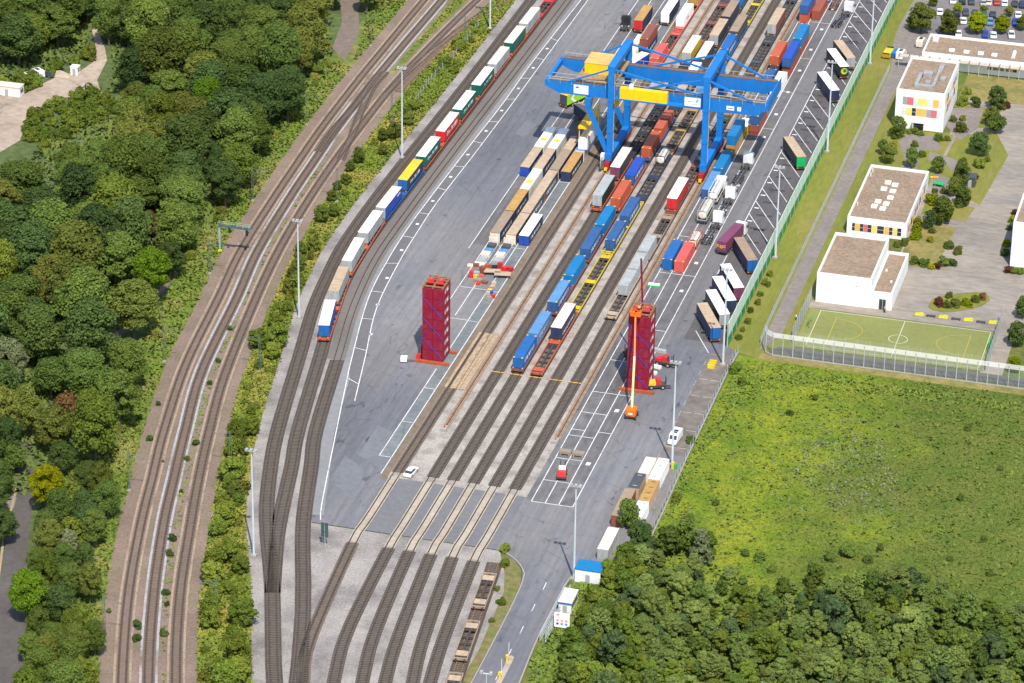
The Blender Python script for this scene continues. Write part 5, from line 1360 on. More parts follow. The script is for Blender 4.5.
fence("old wire fence through the embankment bushes", [P(478, 27), P(455, 57), P(430, 82), P(408, 115)], 2.0, 2.8, 0.06, CHAIN)

def catenary(label, px, py, h=9.5, arm=4.0, rz=0.0):
    x, y = P(px, py)
    e = thing("catenary_mast", label, "catenary mast", (x, y, 0), rz, "catenary masts of the main line")
    MB().box(-0.4, 0.4, -0.4, 0.4, 0, 0.35).build("foundation", CONC, e)
    po = paint("mast_green", S(96, 112, 100))
    for sx in (-0.16, 0.16):
        MB().beam((sx * 1.5, 0, 0.35), (sx, 0, h), 0.1).build("upright", po, e)
    for k in range(6):
        MB().beam((-0.2, 0, 0.8 + k * h / 6.4), (0.2, 0, 0.8 + (k + 0.8) * h / 6.4), 0.05).build("lattice_bar", po, e)
    MB().beam((0, 0, h - 1.6), (arm, 0, h - 1.1), 0.08).build("cantilever", po, e)
    MB().beam((0, 0, h - 0.4), (arm, 0, h - 1.1), 0.06).build("cantilever", po, e)
for px, py, a, lab in ((210, 274, 4, "catenary mast beside the green signal bridge"), (253, 201, 4, "catenary mast with white plate at the wood edge"), (307, 125, 4, "catenary mast at the wood edge beside the crossovers"), (371, 46, 4, "farthest catenary mast at the wood edge"),
                       (164.5, 362, 4, "catenary mast on the dry grass below the bright green tree"), (129.5, 491, 4, "catenary mast on the weedy strip beside the yellow green tree"), (105, 637, 4, "catenary mast with white box low on the weedy strip"),
                       (392, 127, -4, "catenary mast in the bushes beside the yellow roofed trailer"), (260, 372, -4, "catenary mast in the bushes beside the blue leading trailer"), (231, 470, -4, "catenary mast in the bushes level with the white car"), (217, 620, -4, "catenary mast low in the bushes beside the siding"),
                       (337, 202, -4, "catenary mast in the bushes beside grey trailers"), (465, 46, -4, "far catenary mast beside the rusty track")):
    catenary(lab, px, py, arm=a)
e = thing("signal_bridge", "green signal bridge reaching over the wood side track", "signal bridge", (*P(220, 252), 0))
SG = paint("signal_green", S(140, 182, 164))
MB().box(-0.4, 0.4, -0.4, 0.4, 0, 0.6).build("foundation", YEL, e)
MB().box(-0.2, 0.2, -0.2, 0.2, 0.6, 7.2).build("post", SG, e)
MB().box(-0.3, 8.0, -0.35, 0.35, 6.8, 7.15).build("beam", SG, e)
MB().box(-0.3, 8.0, -0.5, 0.5, 7.15, 7.22).build("catwalk", pm_("dgrey"), e)
for yy in (-0.5, 0.5):
    MB().box(-0.3, 8.0, yy - 0.03, yy + 0.03, 8.1, 8.17).build("handrail", SG, e)
    for k in range(6):
        MB().box(-0.2 + 1.6 * k - .03, -0.2 + 1.6 * k + .03, yy - 0.03, yy + 0.03, 7.22, 8.1).build("railing_post", SG, e)
MB().box(7.0, 7.6, -0.75, -0.52, 5.6, 7.0).build("signal_head", BLACK, e)
MB().box(2.6, 3.1, -0.75, -0.52, 5.8, 7.0).build("signal_head", BLACK, e)
e = thing("signal_board", "pair of dark green boards on a post at the crossing edge", "sign", (*P(325, 546), 0))
MB().cyl((0, 0, 0), (0, 0, 3.0), 0.08, 8).build("post", STEEL, e)
for sx in (-0.42, 0.42):
    MB().box(sx - 0.36, sx + 0.36, -0.14, -0.09, 2.2, 5.6).build("board", paint("board_green", S(52, 84, 84)), e)

# gate, huts and site boxes by the exit road
e = thing("sliding_gate", "long silver sliding gate standing open beside the exit road", "gate")
for x in (32.9, 34.0):
    for y in np.linspace(-99, -79, 9):
        MB().box(x - 0.05, x + 0.05, y - 0.05, y + 0.05, 0.15, 2.2).build("gate_post", STEEL, e)
    for z in (0.2, 0.9, 1.5, 2.15):
        MB().box(x - 0.06, x + 0.06, -99, -79, z, z + 0.09).build("gate_rail", STEEL, e)
for x, y, lab in ((28.9, -114.0, "yellow barrier post with raised white boom, nearer pair member"), (28.6, -107.6, "yellow barrier post with raised white boom beside the dashed centre line")):
    e = thing("road_barrier", lab, "barrier", (x, y, 0))
    MB().box(-0.25, 0.25, -0.3, 0.3, 0.0, 1.3).build("housing", pm_("yellow"), e)
    MB().box(-0.3, 0.3, -0.35, 0.35, 1.3, 1.42).build("lid", pm_("yellow"), e)
    MB().box(0.26, 0.34, -0.07, 0.07, 0.9, 4.4).build("boom", pm_("white"), e)
tag(MB().prism([(28.6, -116), (29.7, -116), (29.6, -106), (28.9, -105.4), (28.5, -106)], 0.0, 0.14).build("traffic_island", CONC_LIGHT), "narrow concrete traffic island under the yellow barrier posts", "traffic island")
def hut(label, x0, x1, y0, y1, h, wall, roof, trim=None, name="site_hut"):
    e = thing(name, label, "hut")
    MB().box(x0, x1, y0, y1, 0.02, h).build("wall", pm_(wall), e)
    MB().box(x0 - 0.12, x1 + 0.12, y0 - 0.12, y1 + 0.12, h + 0.002, h + 0.18).build("roof", pm_(roof) if isinstance(roof, str) else roof, e)
    MB().box((x0 + x1) / 2 - 0.45, (x0 + x1) / 2 + 0.45, y0 - 0.03, y0 - 0.003, 0.05, 2.0).build("door", pm_("grey"), e)
    MB().box(x1 + 0.003, x1 + 0.03, y0 + 0.6, y1 - 0.6, 1.0, 2.0).build("window", GLASS, e)
    if trim:
        MB().box(x0 - 0.15, x1 + 0.15, y0 - 0.16, y0 - 0.122, h - 0.25, h + 0.1).build("trim", pm_(trim), e)
    return e
hut("white hut with bright blue roof at the foot of the light mast", 33.6, 39.0, -74.0, -70.0, 3.0, "white", "teal")
hut("small white cabin with rusty white roof and blue trim in the bushes", 33.6, 36.2, -87.0, -81.5, 2.6, "white", "cream", "teal")
e = thing("notice_board", "large white site notice board with red and blue round symbols", "sign", (35.9, -93.2, 0))
MB().box(-1.6, 1.6, -0.05, 0.05, 0.6, 4.0).build("board", SIGN, e)
for sx in (-1.3, 1.3):
    MB().box(sx - 0.06, sx + 0.06, 0.06, 0.18, 0, 3.9).build("post", STEEL, e)
for k in range(3):
    disc(0.27, -0.9 + 0.9 * k, 2.2, -0.06).build("red_symbol", paint("symbol_pink", S(225, 150, 160)), e)
    disc(0.27, -0.9 + 0.9 * k, 1.45, -0.06).build("blue_symbol", pm_("rblue") if k == 0 else paint("symbol_blue", S(90, 150, 215)), e)
disc(0.3, -0.85, 3.5, -0.06).build("red_symbol", MATS["paint_symbol_pink"], e)
g5 = "site boxes beside the meadow fence"
def sitebox(lab, x, y0, y1, col, roof, W=2.4, dots=None):
    c = container("site_container", "container", lab, x, y0, 0.03, round(y1 - y0, 2), col, roof=roof, W=W, H=2.65, group=g5)
    if dots:
        n = max(2, int((y1 - y0) / 2.3))
        dm = cached(("dot", dots), lambda: MB().box(-0.45, 0.45, -0.12, 0.12, 0, 0.05).mesh("roof_vent", pm_(dots)))
        for k in range(n):
            put("roof_vent", dm, c, (0.05, 1.0 + (y1 - y0 - 2) * k / (n - 1), 2.67))
sitebox("cream open topped site box at the far end of the row", 37.45, -29.6, -22.2, "cream", "cream", dots="white")
sitebox("grey latticed site box behind the small wooden crates", 36.9, -36.6, -29.9, "tan", "dgrey", dots="grey")
sitebox("white site box with four red dots along its roof", 40.2, -31.6, -21.9, "white", "rwhite", dots="brown")
sitebox("tan roofed site box with slatted roof", 40.4, -41.4, -31.9, "tan", "ochre", dots="dgrey")
sitebox("white site box half hidden by the fence bush", 40.4, -48.5, -41.7, "white", "rwhite", dots="brown")
sitebox("brown site box beside the roadside bush", 36.4, -49.5, -37.2, "brown", "btan", dots="btan")
sitebox("pale ribbed site box standing alone near the blue roofed hut", 37.0, -64.0, -54.5, "grey", "cream", dots="owhite")
e = thing("yellow_hydrant_stand", "yellow and green valve stand at the corner of the white site box", "valve stand", (42.0, -21.0, 0))
MB().box(-0.3, 0.3, -0.3, 0.3, 0, 1.6).build("stand", pm_("yellow"), e)
MB().box(0.4, 0.9, -0.3, 0.3, 0, 1.2).build("cabinet", pm_("lgreen"), e)

# ================================================================== cars and vans
def car(label, x, y, rz, col, van=False, group=None):
    e = thing("van" if van else "car", label, "van" if van else "car", (x, y, 0), rz, group)
    if van:
        body = [(-2.6, 0.35), (2.5, 0.35), (2.55, 0.95), (1.75, 1.15), (1.1, 2.0), (0.7, 2.2), (-2.5, 2.2), (-2.6, 1.9)]
        put("body", cached(("van", col), lambda: MB().prism_x(body, -0.97, 0.97).mesh("body", pm_(col))), e)
        put("windscreen", cached(("vws",), lambda: MB().add([(-0.85, 1.72, 1.2), (0.85, 1.72, 1.2), (0.8, 1.14, 1.97), (-0.8, 1.14, 1.97)], [(0, 1, 2, 3)]).mesh("windscreen", GLASS)), e)
        put("roof_hatch", cached(("vrh",), lambda: MB().box(-0.5, 0.5, -1.2, -0.4, 2.2, 2.27).mesh("roof_hatch", GLASS)), e)
        put("roof_hatch", cached(("vrh2",), lambda: MB().box(-0.5, 0.5, -0.2, 0.4, 2.2, 2.27).mesh("roof_hatch", GLASS)), e)
        ys = (-1.6, 1.65)
    else:
        lower = [(-2.1, 0.3), (2.1, 0.3), (2.15, 0.75), (1.2, 0.95), (-1.9, 1.0), (-2.1, 0.8)]
        put("body", cached(("car", col), lambda: MB().prism_x(lower, -0.87, 0.87).mesh("body", pm_(col))), e)
        g_h = put("glasshouse", cached(("cgh",), lambda: MB().add([(-0.8, -1.75, 0.98), (0.8, -1.75, 0.98), (0.8, 1.05, 0.93), (-0.8, 1.05, 0.93), (-0.62, -1.25, 1.42), (0.62, -1.25, 1.42), (0.62, 0.25, 1.42), (-0.62, 0.25, 1.42)],
            [(0, 1, 5, 4), (1, 2, 6, 5), (2, 3, 7, 6), (3, 0, 4, 7), (4, 5, 6, 7)]).mesh("glasshouse", GLASS)), e)
        put("roof", cached(("crf", col), lambda: MB().box(-0.64, 0.64, -1.27, 0.27, 1.42, 1.47).mesh("roof", pm_(col))), e)
        ys = (-1.3, 1.35)
    for sx in (-0.8, 0.8):
        for yy in ys:
            wheel(e, sx, yy, 0.32, 0.32, 0.22)
    return e
car("white car standing on the gravel at the level crossing", *P(411, 474), RAD(-7), "white")
car("white van parked at the meadow fence below the light mast", *P(675, 441), RAD(175), "white", True)
CPX = [(517, 3, "white"), (585, 10, "black"), (650, 12, "dgrey"), (770, 15, "owhite"), (830, 16, "red"), (885, 22, "white"), (957, 28, "black"), (1010, 35, "navy"), (425, 85, "white"), (548, 98, "black"), (610, 90, "dgrey"), (592, 148, "white"), (675, 92, "navy"),
       (783, 158, "lblue"), (802, 105, "black"), (843, 150, "black"), (905, 150, "dgrey"), (982, 105, "white"), (962, 160, "rblue"), (748, 246, "rblue"), (806, 250, "white"), (934, 250, "white"), (556, 238, "white"), (735, 20, "grey"), (735, 118, "green")]
cl = {"white": "white", "black": "black", "dgrey": "dark grey", "owhite": "silver", "red": "red", "navy": "navy blue", "lblue": "light blue", "rblue": "royal blue", "grey": "grey", "green": "dark green"}
seen = {}
for x, y, c in CPX:
    px, py = 880 + x / 7.11, y / 7.11 + 1.5
    row = "in the far parking row" if y < 40 else "in the parking row among the trees" if y < 200 else "parked against the long school wing"
    car("%s car %s" % (cl[c], row), *P(px, py), RAD(rng.choice((8, 188)) + rng.uniform(-3, 3)), c, group="cars in the school car park")
e = thing("skip_container", "yellow skip with black ends on the grass behind the barrier", "skip", (*P(888, 56), 0), RAD(-4))
MB().prism_x([(-2.6, 0.4), (2.6, 0.4), (3.1, 1.6), (-3.1, 1.6)], -1.1, 1.1).build("body", pm_("yellow"), e)
MB().box(-1.0, 1.0, -3.0, -2.2, 1.6, 1.75).build("lid", BLACK, e); MB().box(-1.0, 1.0, 2.2, 3.0, 1.6, 1.75).build("lid", BLACK, e)
e = thing("waste_bin", "blue waste container beside the yellow skip", "bin", (*P(894.5, 56), 0), RAD(-8))
MB().box(-0.7, 0.7, -2.0, 2.0, 0.15, 1.4).build("body", pm_("blue"), e); MB().box(-0.75, 0.75, -2.05, 2.05, 1.4, 1.55).build("lid", pm_("teal"), e)
car("white van parked between the blue container and the school path", *P(901, 57), RAD(-4), "white", True)
car("white van at the corner of the long school wing", *P(921, 45), RAD(-4), "owhite", True)
# the forest clearing
hut("long white site cabin in the forest clearing", P(-2, 94)[0] - 1, P(25, 93)[0], P(10, 95)[1] - 1, P(10, 95)[1] + 2, 2.7, "white", "cream", name="site_cabin")
car("white flatbed van beside the long white cabin in the clearing", *P(28, 80), RAD(60), "owhite", True)
car("white van parked at the weeds in the clearing", *P(37, 76), RAD(55), "white", True)
car("dark car parked behind the vans in the clearing", *P(47, 76), RAD(80), "dgrey")
hut("small white box cabin at the forest road in the clearing", P(72, 74)[0], P(80, 74)[0], P(76, 76)[1], P(76, 76)[1] + 2, 2.4, "white", "white", name="site_cabin")
e = thing("rubble_block", "brown rubble heap between vans and the small cabin", "rubble heap", (*P(60, 76), 0))
MB().add([(-3, -1, 0), (3, -1.2, 0), (3.2, 1.2, 0), (-2.8, 1.4, 0), (-1.8, -0.2, 1.3), (0.2, 0.1, 1.7), (2.0, 0.2, 1.1)], [(0, 1, 6, 5, 4), (1, 2, 6), (2, 3, 4, 5, 6), (3, 0, 4)]).build("heap", SOIL, e)

# ================================================================== the school
WALL = mat("render_white", (0.80, 0.79, 0.77), rough=0.8, var=0.03, scale=0.5, tint=(0.70, 0.68, 0.64), tint_amt=0.6, tint_scale=0.25)
ROOF = mat("roof_gravel", (0.250, 0.184, 0.130), rough=1.0, var=0.28, scale=1.2, detail=8, var2=0.10, scale2=0.15, bump=0.3)
COPE = mat("coping", (0.62, 0.63, 0.64), rough=0.6, var=0.05)
PANEL = {"y": paint("panel_yellow", S(240, 206, 120), dirt=0.05), "o": paint("panel_orange", S(236, 176, 88), dirt=0.05), "r": paint("panel_red", S(204, 108, 114), dirt=0.05),
         "d": GLASS, "w": mat("blind_white", (0.62, 0.65, 0.70), rough=0.4, var=0.1), "g": mat("blind_grey", (0.30, 0.33, 0.38), rough=0.4, var=0.1), "t": mat("glass_teal", (0.10, 0.26, 0.25), rough=0.15, var=0.1)}
PN = {"y": "yellow_panel", "o": "orange_panel", "r": "red_panel", "d": "window", "w": "window", "g": "window", "t": "window"}
def block(label, x0, x1, y0, y1, h, name="school_building", para=0.55, parent=None, skip=()):
    e = parent or thing(name, label, "building")
    t = 0.4
    if "s" not in skip: MB().box(x0, x1, y0, y0 + t, 0, h).build("wall", WALL, e)
    if "n" not in skip: MB().box(x0, x1, y1 - t, y1, 0, h).build("wall", WALL, e)
    if "w" not in skip: MB().box(x0, x0 + t, y0 + t, y1 - t, 0, h).build("wall", WALL, e)
    if "e" not in skip: MB().box(x1 - t, x1, y0 + t, y1 - t, 0, h).build("wall", WALL, e)
    r = MB().box(x0 + t, x1 - t, y0 + t, y1 - t, h - para - 0.2, h - para).build("roof", ROOF, e)
    for a in ((x0 - .03, x1 + .03, y0 - .03, y0 + t + .03), (x0 - .03, x1 + .03, y1 - t - .03, y1 + .03), (x0 - .03, x0 + t + .03, y0 + t + .03, y1 - t - .03), (x1 - t - .03, x1 + .03, y0 + t + .03, y1 - t - .03)):
        MB().box(*a, h + 0.002, h + 0.07).build("coping", COPE, r)
    return e, r
def front_panels(e, y, items, z0, z1, face="s", fix=0.0):
    for a, b, c in items:
        if face == "s":
            w = MB().box(a, b, y - 0.05, y - 0.004, z0, z1).build(PN[c], PANEL[c], e)
            if c in "dwt":
                MB().box(a, b, y - 0.08, y - 0.052, (z0 + z1) / 2 - 0.04, (z0 + z1) / 2 + 0.04).build("glazing_bar", COPE, w)
        else:
            MB().box(fix + 0.004, fix + 0.05, a, b, z0, z1).build(PN[c], PANEL[c], e)
# gym
e, r = block("tall windowless white sports hall beside the pitch", 56.0, 69.2, 70.4, 94.5, 7.6, skip=())
block("", 69.22, 74.3, 70.6, 94.3, 4.4, parent=e)
dr = MB().box(71.2, 72.9, 70.53, 70.596, 0.02, 2.7).build("door", GLASS, e)
for x in (71.2, 72.05, 72.84): MB().box(x, x + 0.06, 70.48, 70.528, 0.02, 2.7).build("door_frame", COPE, dr)
MB().box(65.6, 65.8, 70.3, 70.396, 5.3, 5.5).build("wall_lamp", BLACK, e)
for x, y in ((70.6, 84), (72.8, 78)):
    MB().box(x - 0.25, x + 0.25, y - 0.25, y + 0.25, 3.86, 4.3).build("roof_vent", COPE, e)
# single storey block with coloured strip
e, r = block("low white classroom block with skylights and yellow red window strip", 56.0, 71.0, 111.3, 145.2, 4.5)
sx = lambda v: 56.0 + (v - 318) / (740 - 318) * 15.0
front_panels(e, 111.3, [(sx(a), sx(b), c) for a, b, c in ((355, 375, "d"), (377, 410, "o"), (411, 435, "d"), (437, 465, "r"), (466, 492, "d"), (495, 530, "y"), (533, 580, "d"), (584, 615, "o"), (617, 641, "d"), (644, 672, "y"), (675, 703, "d"))], 1.0, 3.0)
front_panels(e, 0, [(113.5, 115, "r"), (115.2, 117, "y"), (118, 119.4, "d"), (120, 122, "o"), (124, 126, "d"), (127, 129, "r"), (131, 133, "d"), (134, 136.5, "y"), (138, 140, "d")], 1.0, 3.0, "e", 71.0)
for x, y in ((61.2, 120.4), (63.5, 119.6), (61.6, 123.6), (63.8, 122.8), (64.2, 126.8), (61.7, 131.8), (64.1, 131.0), (62.0, 136.0), (64.0, 135.0)):
    k = MB().box(x - 0.75, x + 0.75, y - 0.85, y + 0.85, 3.95, 4.35).build("skylight", SIGN, r)
    MB().box(x - 0.55, x + 0.55, y + 0.1, y + 0.6, 4.352, 4.38).build("skylight_seal", PANEL["y"], k)
for y in (120, 139, 142):
    MB().cyl((57.0, y, 3.95), (57.0, y, 4.9), 0.15, 8).build("vent_pipe", COPE, r)
# three storey block
e, r = block("three storey white school block with yellow and red window panels", 55.9, 69.0, 182.2, 206.6, 11.0)
cx = lambda v: 55.9 + (v - 140) / (447 - 140) * 13.1
front_panels(e, 182.2, [(cx(a), cx(b), c) for a, b, c in ((184, 208, "g"), (209, 250, "r"), (251, 276, "w"), (278, 338, "y"), (340, 370, "w"), (372, 410, "o"), (412, 437, "w"))], 6.9, 9.1)
front_panels(e, 182.2, [(cx(a), cx(b), c) for a, b, c in ((180, 203, "w"), (205, 243, "y"), (245, 270, "d"), (272, 334, "o"), (336, 362, "g"), (363, 402, "r"), (404, 430, "w"))], 3.9, 6.1)
MB().box(cx(255), cx(335), 180.6, 182.196, 2.5, 2.75).build("porch_roof", COPE, e)
for v in (258, 328): MB().box(cx(v), cx(v) + 0.2, 180.7, 180.9, 0, 2.5).build("porch_post", COPE, e)
front_panels(e, 182.2, [(cx(265), cx(325), "d")], 0.05, 2.3)
front_panels(e, 0, [(184 + 3.0 * k, 185.9 + 3.0 * k, "odwyrdg"[k]) for k in range(7)], 7.0, 9.0, "e", 69.0)
front_panels(e, 0, [(184 + 3.0 * k, 185.9 + 3.0 * k, "ydrowdy"[k]) for k in range(7)], 3.9, 6.0, "e", 69.0)
ZR = 11.0 - 0.55
for a in ((60.0, 60.9, 186.0, 195.0, 0.9), (60.9, 65.0, 186.0, 187.2, 0.8), (64.6, 65.4, 187.2, 198.0, 0.9), (61.2, 63.6, 193.6, 195.8, 1.3), (62.3, 63.8, 189.4, 191.4, 0.4), (66.0, 67.3, 192.0, 194.0, 0.8), (64.4, 65.6, 198.0, 203.5, 0.7)):
    MB().box(a[0], a[1], a[2], a[3], ZR + 0.02, ZR + a[4]).build("roof_duct", mat("duct_grey", (0.30, 0.30, 0.30), var=0.2), r)
# long wing at the car park
e, r = block("long low white school wing in front of the car park", 55.9, 120.0, 227.0, 241.6, 4.5)
dx_ = lambda v: 66.6 + (v - 580) * 0.0403
front_panels(e, 227.0, [(dx_(a), dx_(b), c) for a, b, c in ((772, 797, "d"), (810, 838, "t"), (840, 858, "r"), (860, 885, "t"), (898, 922, "t"), (924, 946, "o"), (948, 972, "d"))], 1.5, 3.2)
for v in (63.5, 67.6, 71.6, 75.4):
    MB().box(v - 0.75, v + 0.75, 231.0, 232.6, 3.95, 4.35).build("skylight", SIGN, r)
MB().box(57.2, 58.8, 237.2, 238.9, 3.96, 4.9).build("roof_unit", COPE, r)
MB().cyl((80.6, 231, 4.0), (80.6, 235, 4.4), 0.55, 10).build("roof_duct", COPE, r)
can = thing("canopy", "slatted pergola walkway along the front of the long school wing", "canopy")
MB().box(49.5, 120.0, 224.7, 226.6, 3.3, 3.5).build("canopy_roof", mat("canopy_tan", (0.45, 0.40, 0.34), var=0.2), can)
for k in range(26):
    x = 49.8 + 2.8 * k
    MB().box(x - 0.08, x + 0.08, 224.5, 226.7, 3.502, 3.72).build("slat", pm_("dgrey"), can)
    MB().box(x - 0.06, x + 0.06, 224.8, 224.92, 0, 3.3).build("post", STEEL, can)
e, r = block("tall white building at the plaza edge with blue corner", 97.9, 128.0, 104.0, 122.0, 11.8)
MB().box(97.78, 97.895, 104.0, 108.5, 0, 11.6).build("blue_cladding", pm_("rblue"), e)
e, r = block("pale white building behind the blue cornered one at the plaza", 99.0, 128.0, 122.5, 145.0, 9.5)
# sports pitch
tag(MB().poly([(55.6, 45.2), (100.2, 45.2), (100.2, 66.6), (55.6, 66.6)], 0.0).build("sports_pitch", mat("pitch_green", (0.185, 0.200, 0.062), rough=0.95, var=0.08, scale=0.8, var2=0.06, scale2=0.1)), kind="structure")
PW = mat("pitch_white", (0.50, 0.50, 0.38), var=0.1); PY = mat("pitch_yellow", (0.40, 0.31, 0.06), var=0.1)
def pline(pts, w=0.16, m=PW): struct("pitch_line", strip(np.array(pts, float), 0, w, 0.008), m)
for a, b in (((58.2, 46.5), (58.2, 66.0)), ((98.8, 46.5), (98.8, 66.0)), ((58.2, 66.0), (98.8, 66.0)), ((58.2, 46.5), (98.8, 46.5)), ((78.4, 46.6), (78.4, 65.9))):
    pline([a, b])
pline([(78.4 + 2.2 * math.cos(t), 56.0 + 2.2 * math.sin(t)) for t in np.linspace(0, 2 * math.pi, 30)])
for s, x in ((1, 62.5), (-1, 94.5)):
    pline([(x, 47), (x, 63.5)], 0.14, PY)
    pline([(x + s * 0.2 + s * 7 * math.sin(t), 57 + 5.6 * math.cos(t)) for t in np.linspace(0.05, math.pi - .05, 20)], 0.14, PY)
pline([(57, 45.9), (99.5, 45.9)], 0.14, PY)
GG = pm_("lgreen")
for x, lab in ((57.3, "green goal at the gym end of the pitch"), (99.6, "green goal at the plaza end of the pitch")):
    e = thing("goal", lab, "goal", (x, 57.3, 0))
    for y in (-1.6, 1.6):
        MB().box(-0.06, 0.06, y - 0.06, y + 0.06, 0, 2.0).build("post", GG, e)
    MB().box(-0.06, 0.06, -1.66, 1.66, 2.0, 2.1).build("crossbar", GG, e)
    s = -1 if x < 70 else 1
    MB().add([(s * 0.1, -1.6, 2.05), (s * 0.1, 1.6, 2.05), (s * 1.0, 1.6, 0), (s * 1.0, -1.6, 0)], [(0, 1, 2, 3)]).build("net", mesh_mat("goal_net", S(40, 150, 110), 0.55), e)
# planters and benches along the pitch
for i, px in enumerate((919, 943, 968, 993)):
    x, y = P(px, 280 + (245 + (px - 919) * 0.75) * 150 / 1024)
    e = thing("planter", "low yellow flowering planter in the row beside the sports pitch", "planter", (x, y, 0), 0, "planters along the pitch")
    MB().box(-1.2, 1.2, -0.6, 0.6, 0, 0.35).build("trough", CONC, e)
    MB().add([(-1.25, -0.65, 0.35), (1.25, -0.65, 0.35), (1.25, 0.65, 0.35), (-1.25, 0.65, 0.35), (-0.9, -0.4, 0.85), (0.8, -0.35, 0.75), (0.9, 0.4, 0.9), (-0.8, 0.4, 0.75)],
             [(0, 1, 5, 4), (1, 2, 6, 5), (2, 3, 7, 6), (3, 0, 4, 7), (4, 5, 6, 7)]).build("plants", mat("flower_yellow", (0.42, 0.40, 0.03), rough=1, var=0.4, scale=3), e)
for px, py in ((931, 317), (956, 320), (981, 323)):
    x, y = P(px, py)
    e = thing("bench", "dark slatted bench between the yellow planters", "bench", (x, y, 0), 0, "benches along the pitch")
    MB().box(-1.1, 1.1, -0.25, 0.25, 0.4, 0.5).build("seat", pm_("dgrey"), e)
    for s in (-0.9, 0.9): MB().box(s - 0.08, s + 0.08, -0.25, 0.25, 0, 0.4).build("leg", DARKSTEEL, e)
e = thing("table_tennis_table", "green table tennis table beside the classroom block", "table", (*P(939, 186), 0), RAD(-10))
MB().box(-1.4, 1.4, -0.8, 0.8, 0.7, 0.8).build("table_top", GG, e)
for s in (-0.9, 0.9): MB().box(s - 0.12, s + 0.12, -0.5, 0.5, 0, 0.7).build("leg", CONC, e)
for i, x in enumerate((931.5, 934.5, 937)):
    e = thing("yellow_stool", "small yellow stool in a row by the garden path", "stool", (*P(x, 178.5), 0), 0, "yellow stools by the garden path")
    MB().cyl((0, 0, 0), (0, 0, 0.45), 0.3, 10, 0.42).build("seat", pm_("yellow"), e)
hut("small grey roofed garden shelter beside the plaza", *[v for v in (P(964, 187)[0], P(975, 187)[0])], P(968, 187)[1], P(968, 187)[1] + 3.2, 2.5, "dgrey", "dgrey", name="garden_shelter")

# ================================================================== people
def person_mesh():
    js = [(0, 0, 0.95), (0, 0, 1.15), (0, 0, 1.38), (0, 0, 1.52), (0, 0.02, 1.66), (0.09, 0, 0.88), (0.11, 0.04, 0.5), (0.11, 0.0, 0.08), (0.11, 0.14, 0.05), (-0.09, 0, 0.88), (-0.11, -0.05, 0.5), (-0.11, -0.12, 0.09), (-0.11, 0.02, 0.05),
          (0.19, 0, 1.38), (0.25, 0.03, 1.1), (0.25, 0.18, 0.92), (-0.19, 0, 1.38), (-0.25, -0.02, 1.1), (-0.25, 0.1, 0.9)]
    ed = [(0, 1), (1, 2), (2, 3), (3, 4), (0, 5), (5, 6), (6, 7), (7, 8), (0, 9), (9, 10), (10, 11), (11, 12), (2, 13), (13, 14), (14, 15), (2, 16), (16, 17), (17, 18)]
    ra = [.15, .14, .16, .07, .12, .1, .075, .05, .05, .1, .075, .05, .05, .08, .055, .045, .08, .055, .045]
    me = bpy.data.meshes.new("person_skin"); me.from_pydata(js, ed, [])
    o = bpy.data.objects.new("person_skin", me); COL.objects.link(o)
    o.modifiers.new("s", 'SKIN'); sv_ = me.skin_vertices[0].data
    for i, r_ in enumerate(ra): sv_[i].radius = (r_, r_ * 0.85)
    sv_[0].use_root = True
    dg = bpy.context.evaluated_depsgraph_get()
    nm = bpy.data.meshes.new_from_object(o.evaluated_get(dg))
    bpy.data.objects.remove(o)
    return nm
PM = person_mesh()
def person(label, x, y, z, rz, shirt, trousers):
    e = thing("person", label, "person", (x, y, z), rz)
    b = PM.copy(); b.materials.clear()
    b.materials.append(paint("skin_tone", S(200, 150, 120))); b.materials.append(pm_(shirt)); b.materials.append(pm_(trousers))
    for p in b.polygons:
        c = p.center
        p.material_index = 2 if c.z < 0.92 else 1 if c.z < 1.45 and not (abs(c.x) > 0.2 and c.z < 1.05) else 0
    put("body", b, e)
    MB().cyl((0, 0.0, 1.68), (0, 0.0, 1.82), 0.125, 10, 0.07).build("hair", pm_("dgrey"), e)
person("person in a pink top at the door of the sports hall", *P(880, 308), 0.0, RAD(20), "salmon", "dgrey")
person("person in dark clothes outside the sports hall", *P(884.5, 312.5), 0.0, RAD(-40), "tan", "black")
person("person in a pale top walking on the grass beside the school path", *P(796, 320), 0.0, RAD(100), "white", "green")
person("worker in yellow vest on top of the right red tower", 25.6, 13.6, ZT + 0.62, RAD(200), "yellow", "navy")

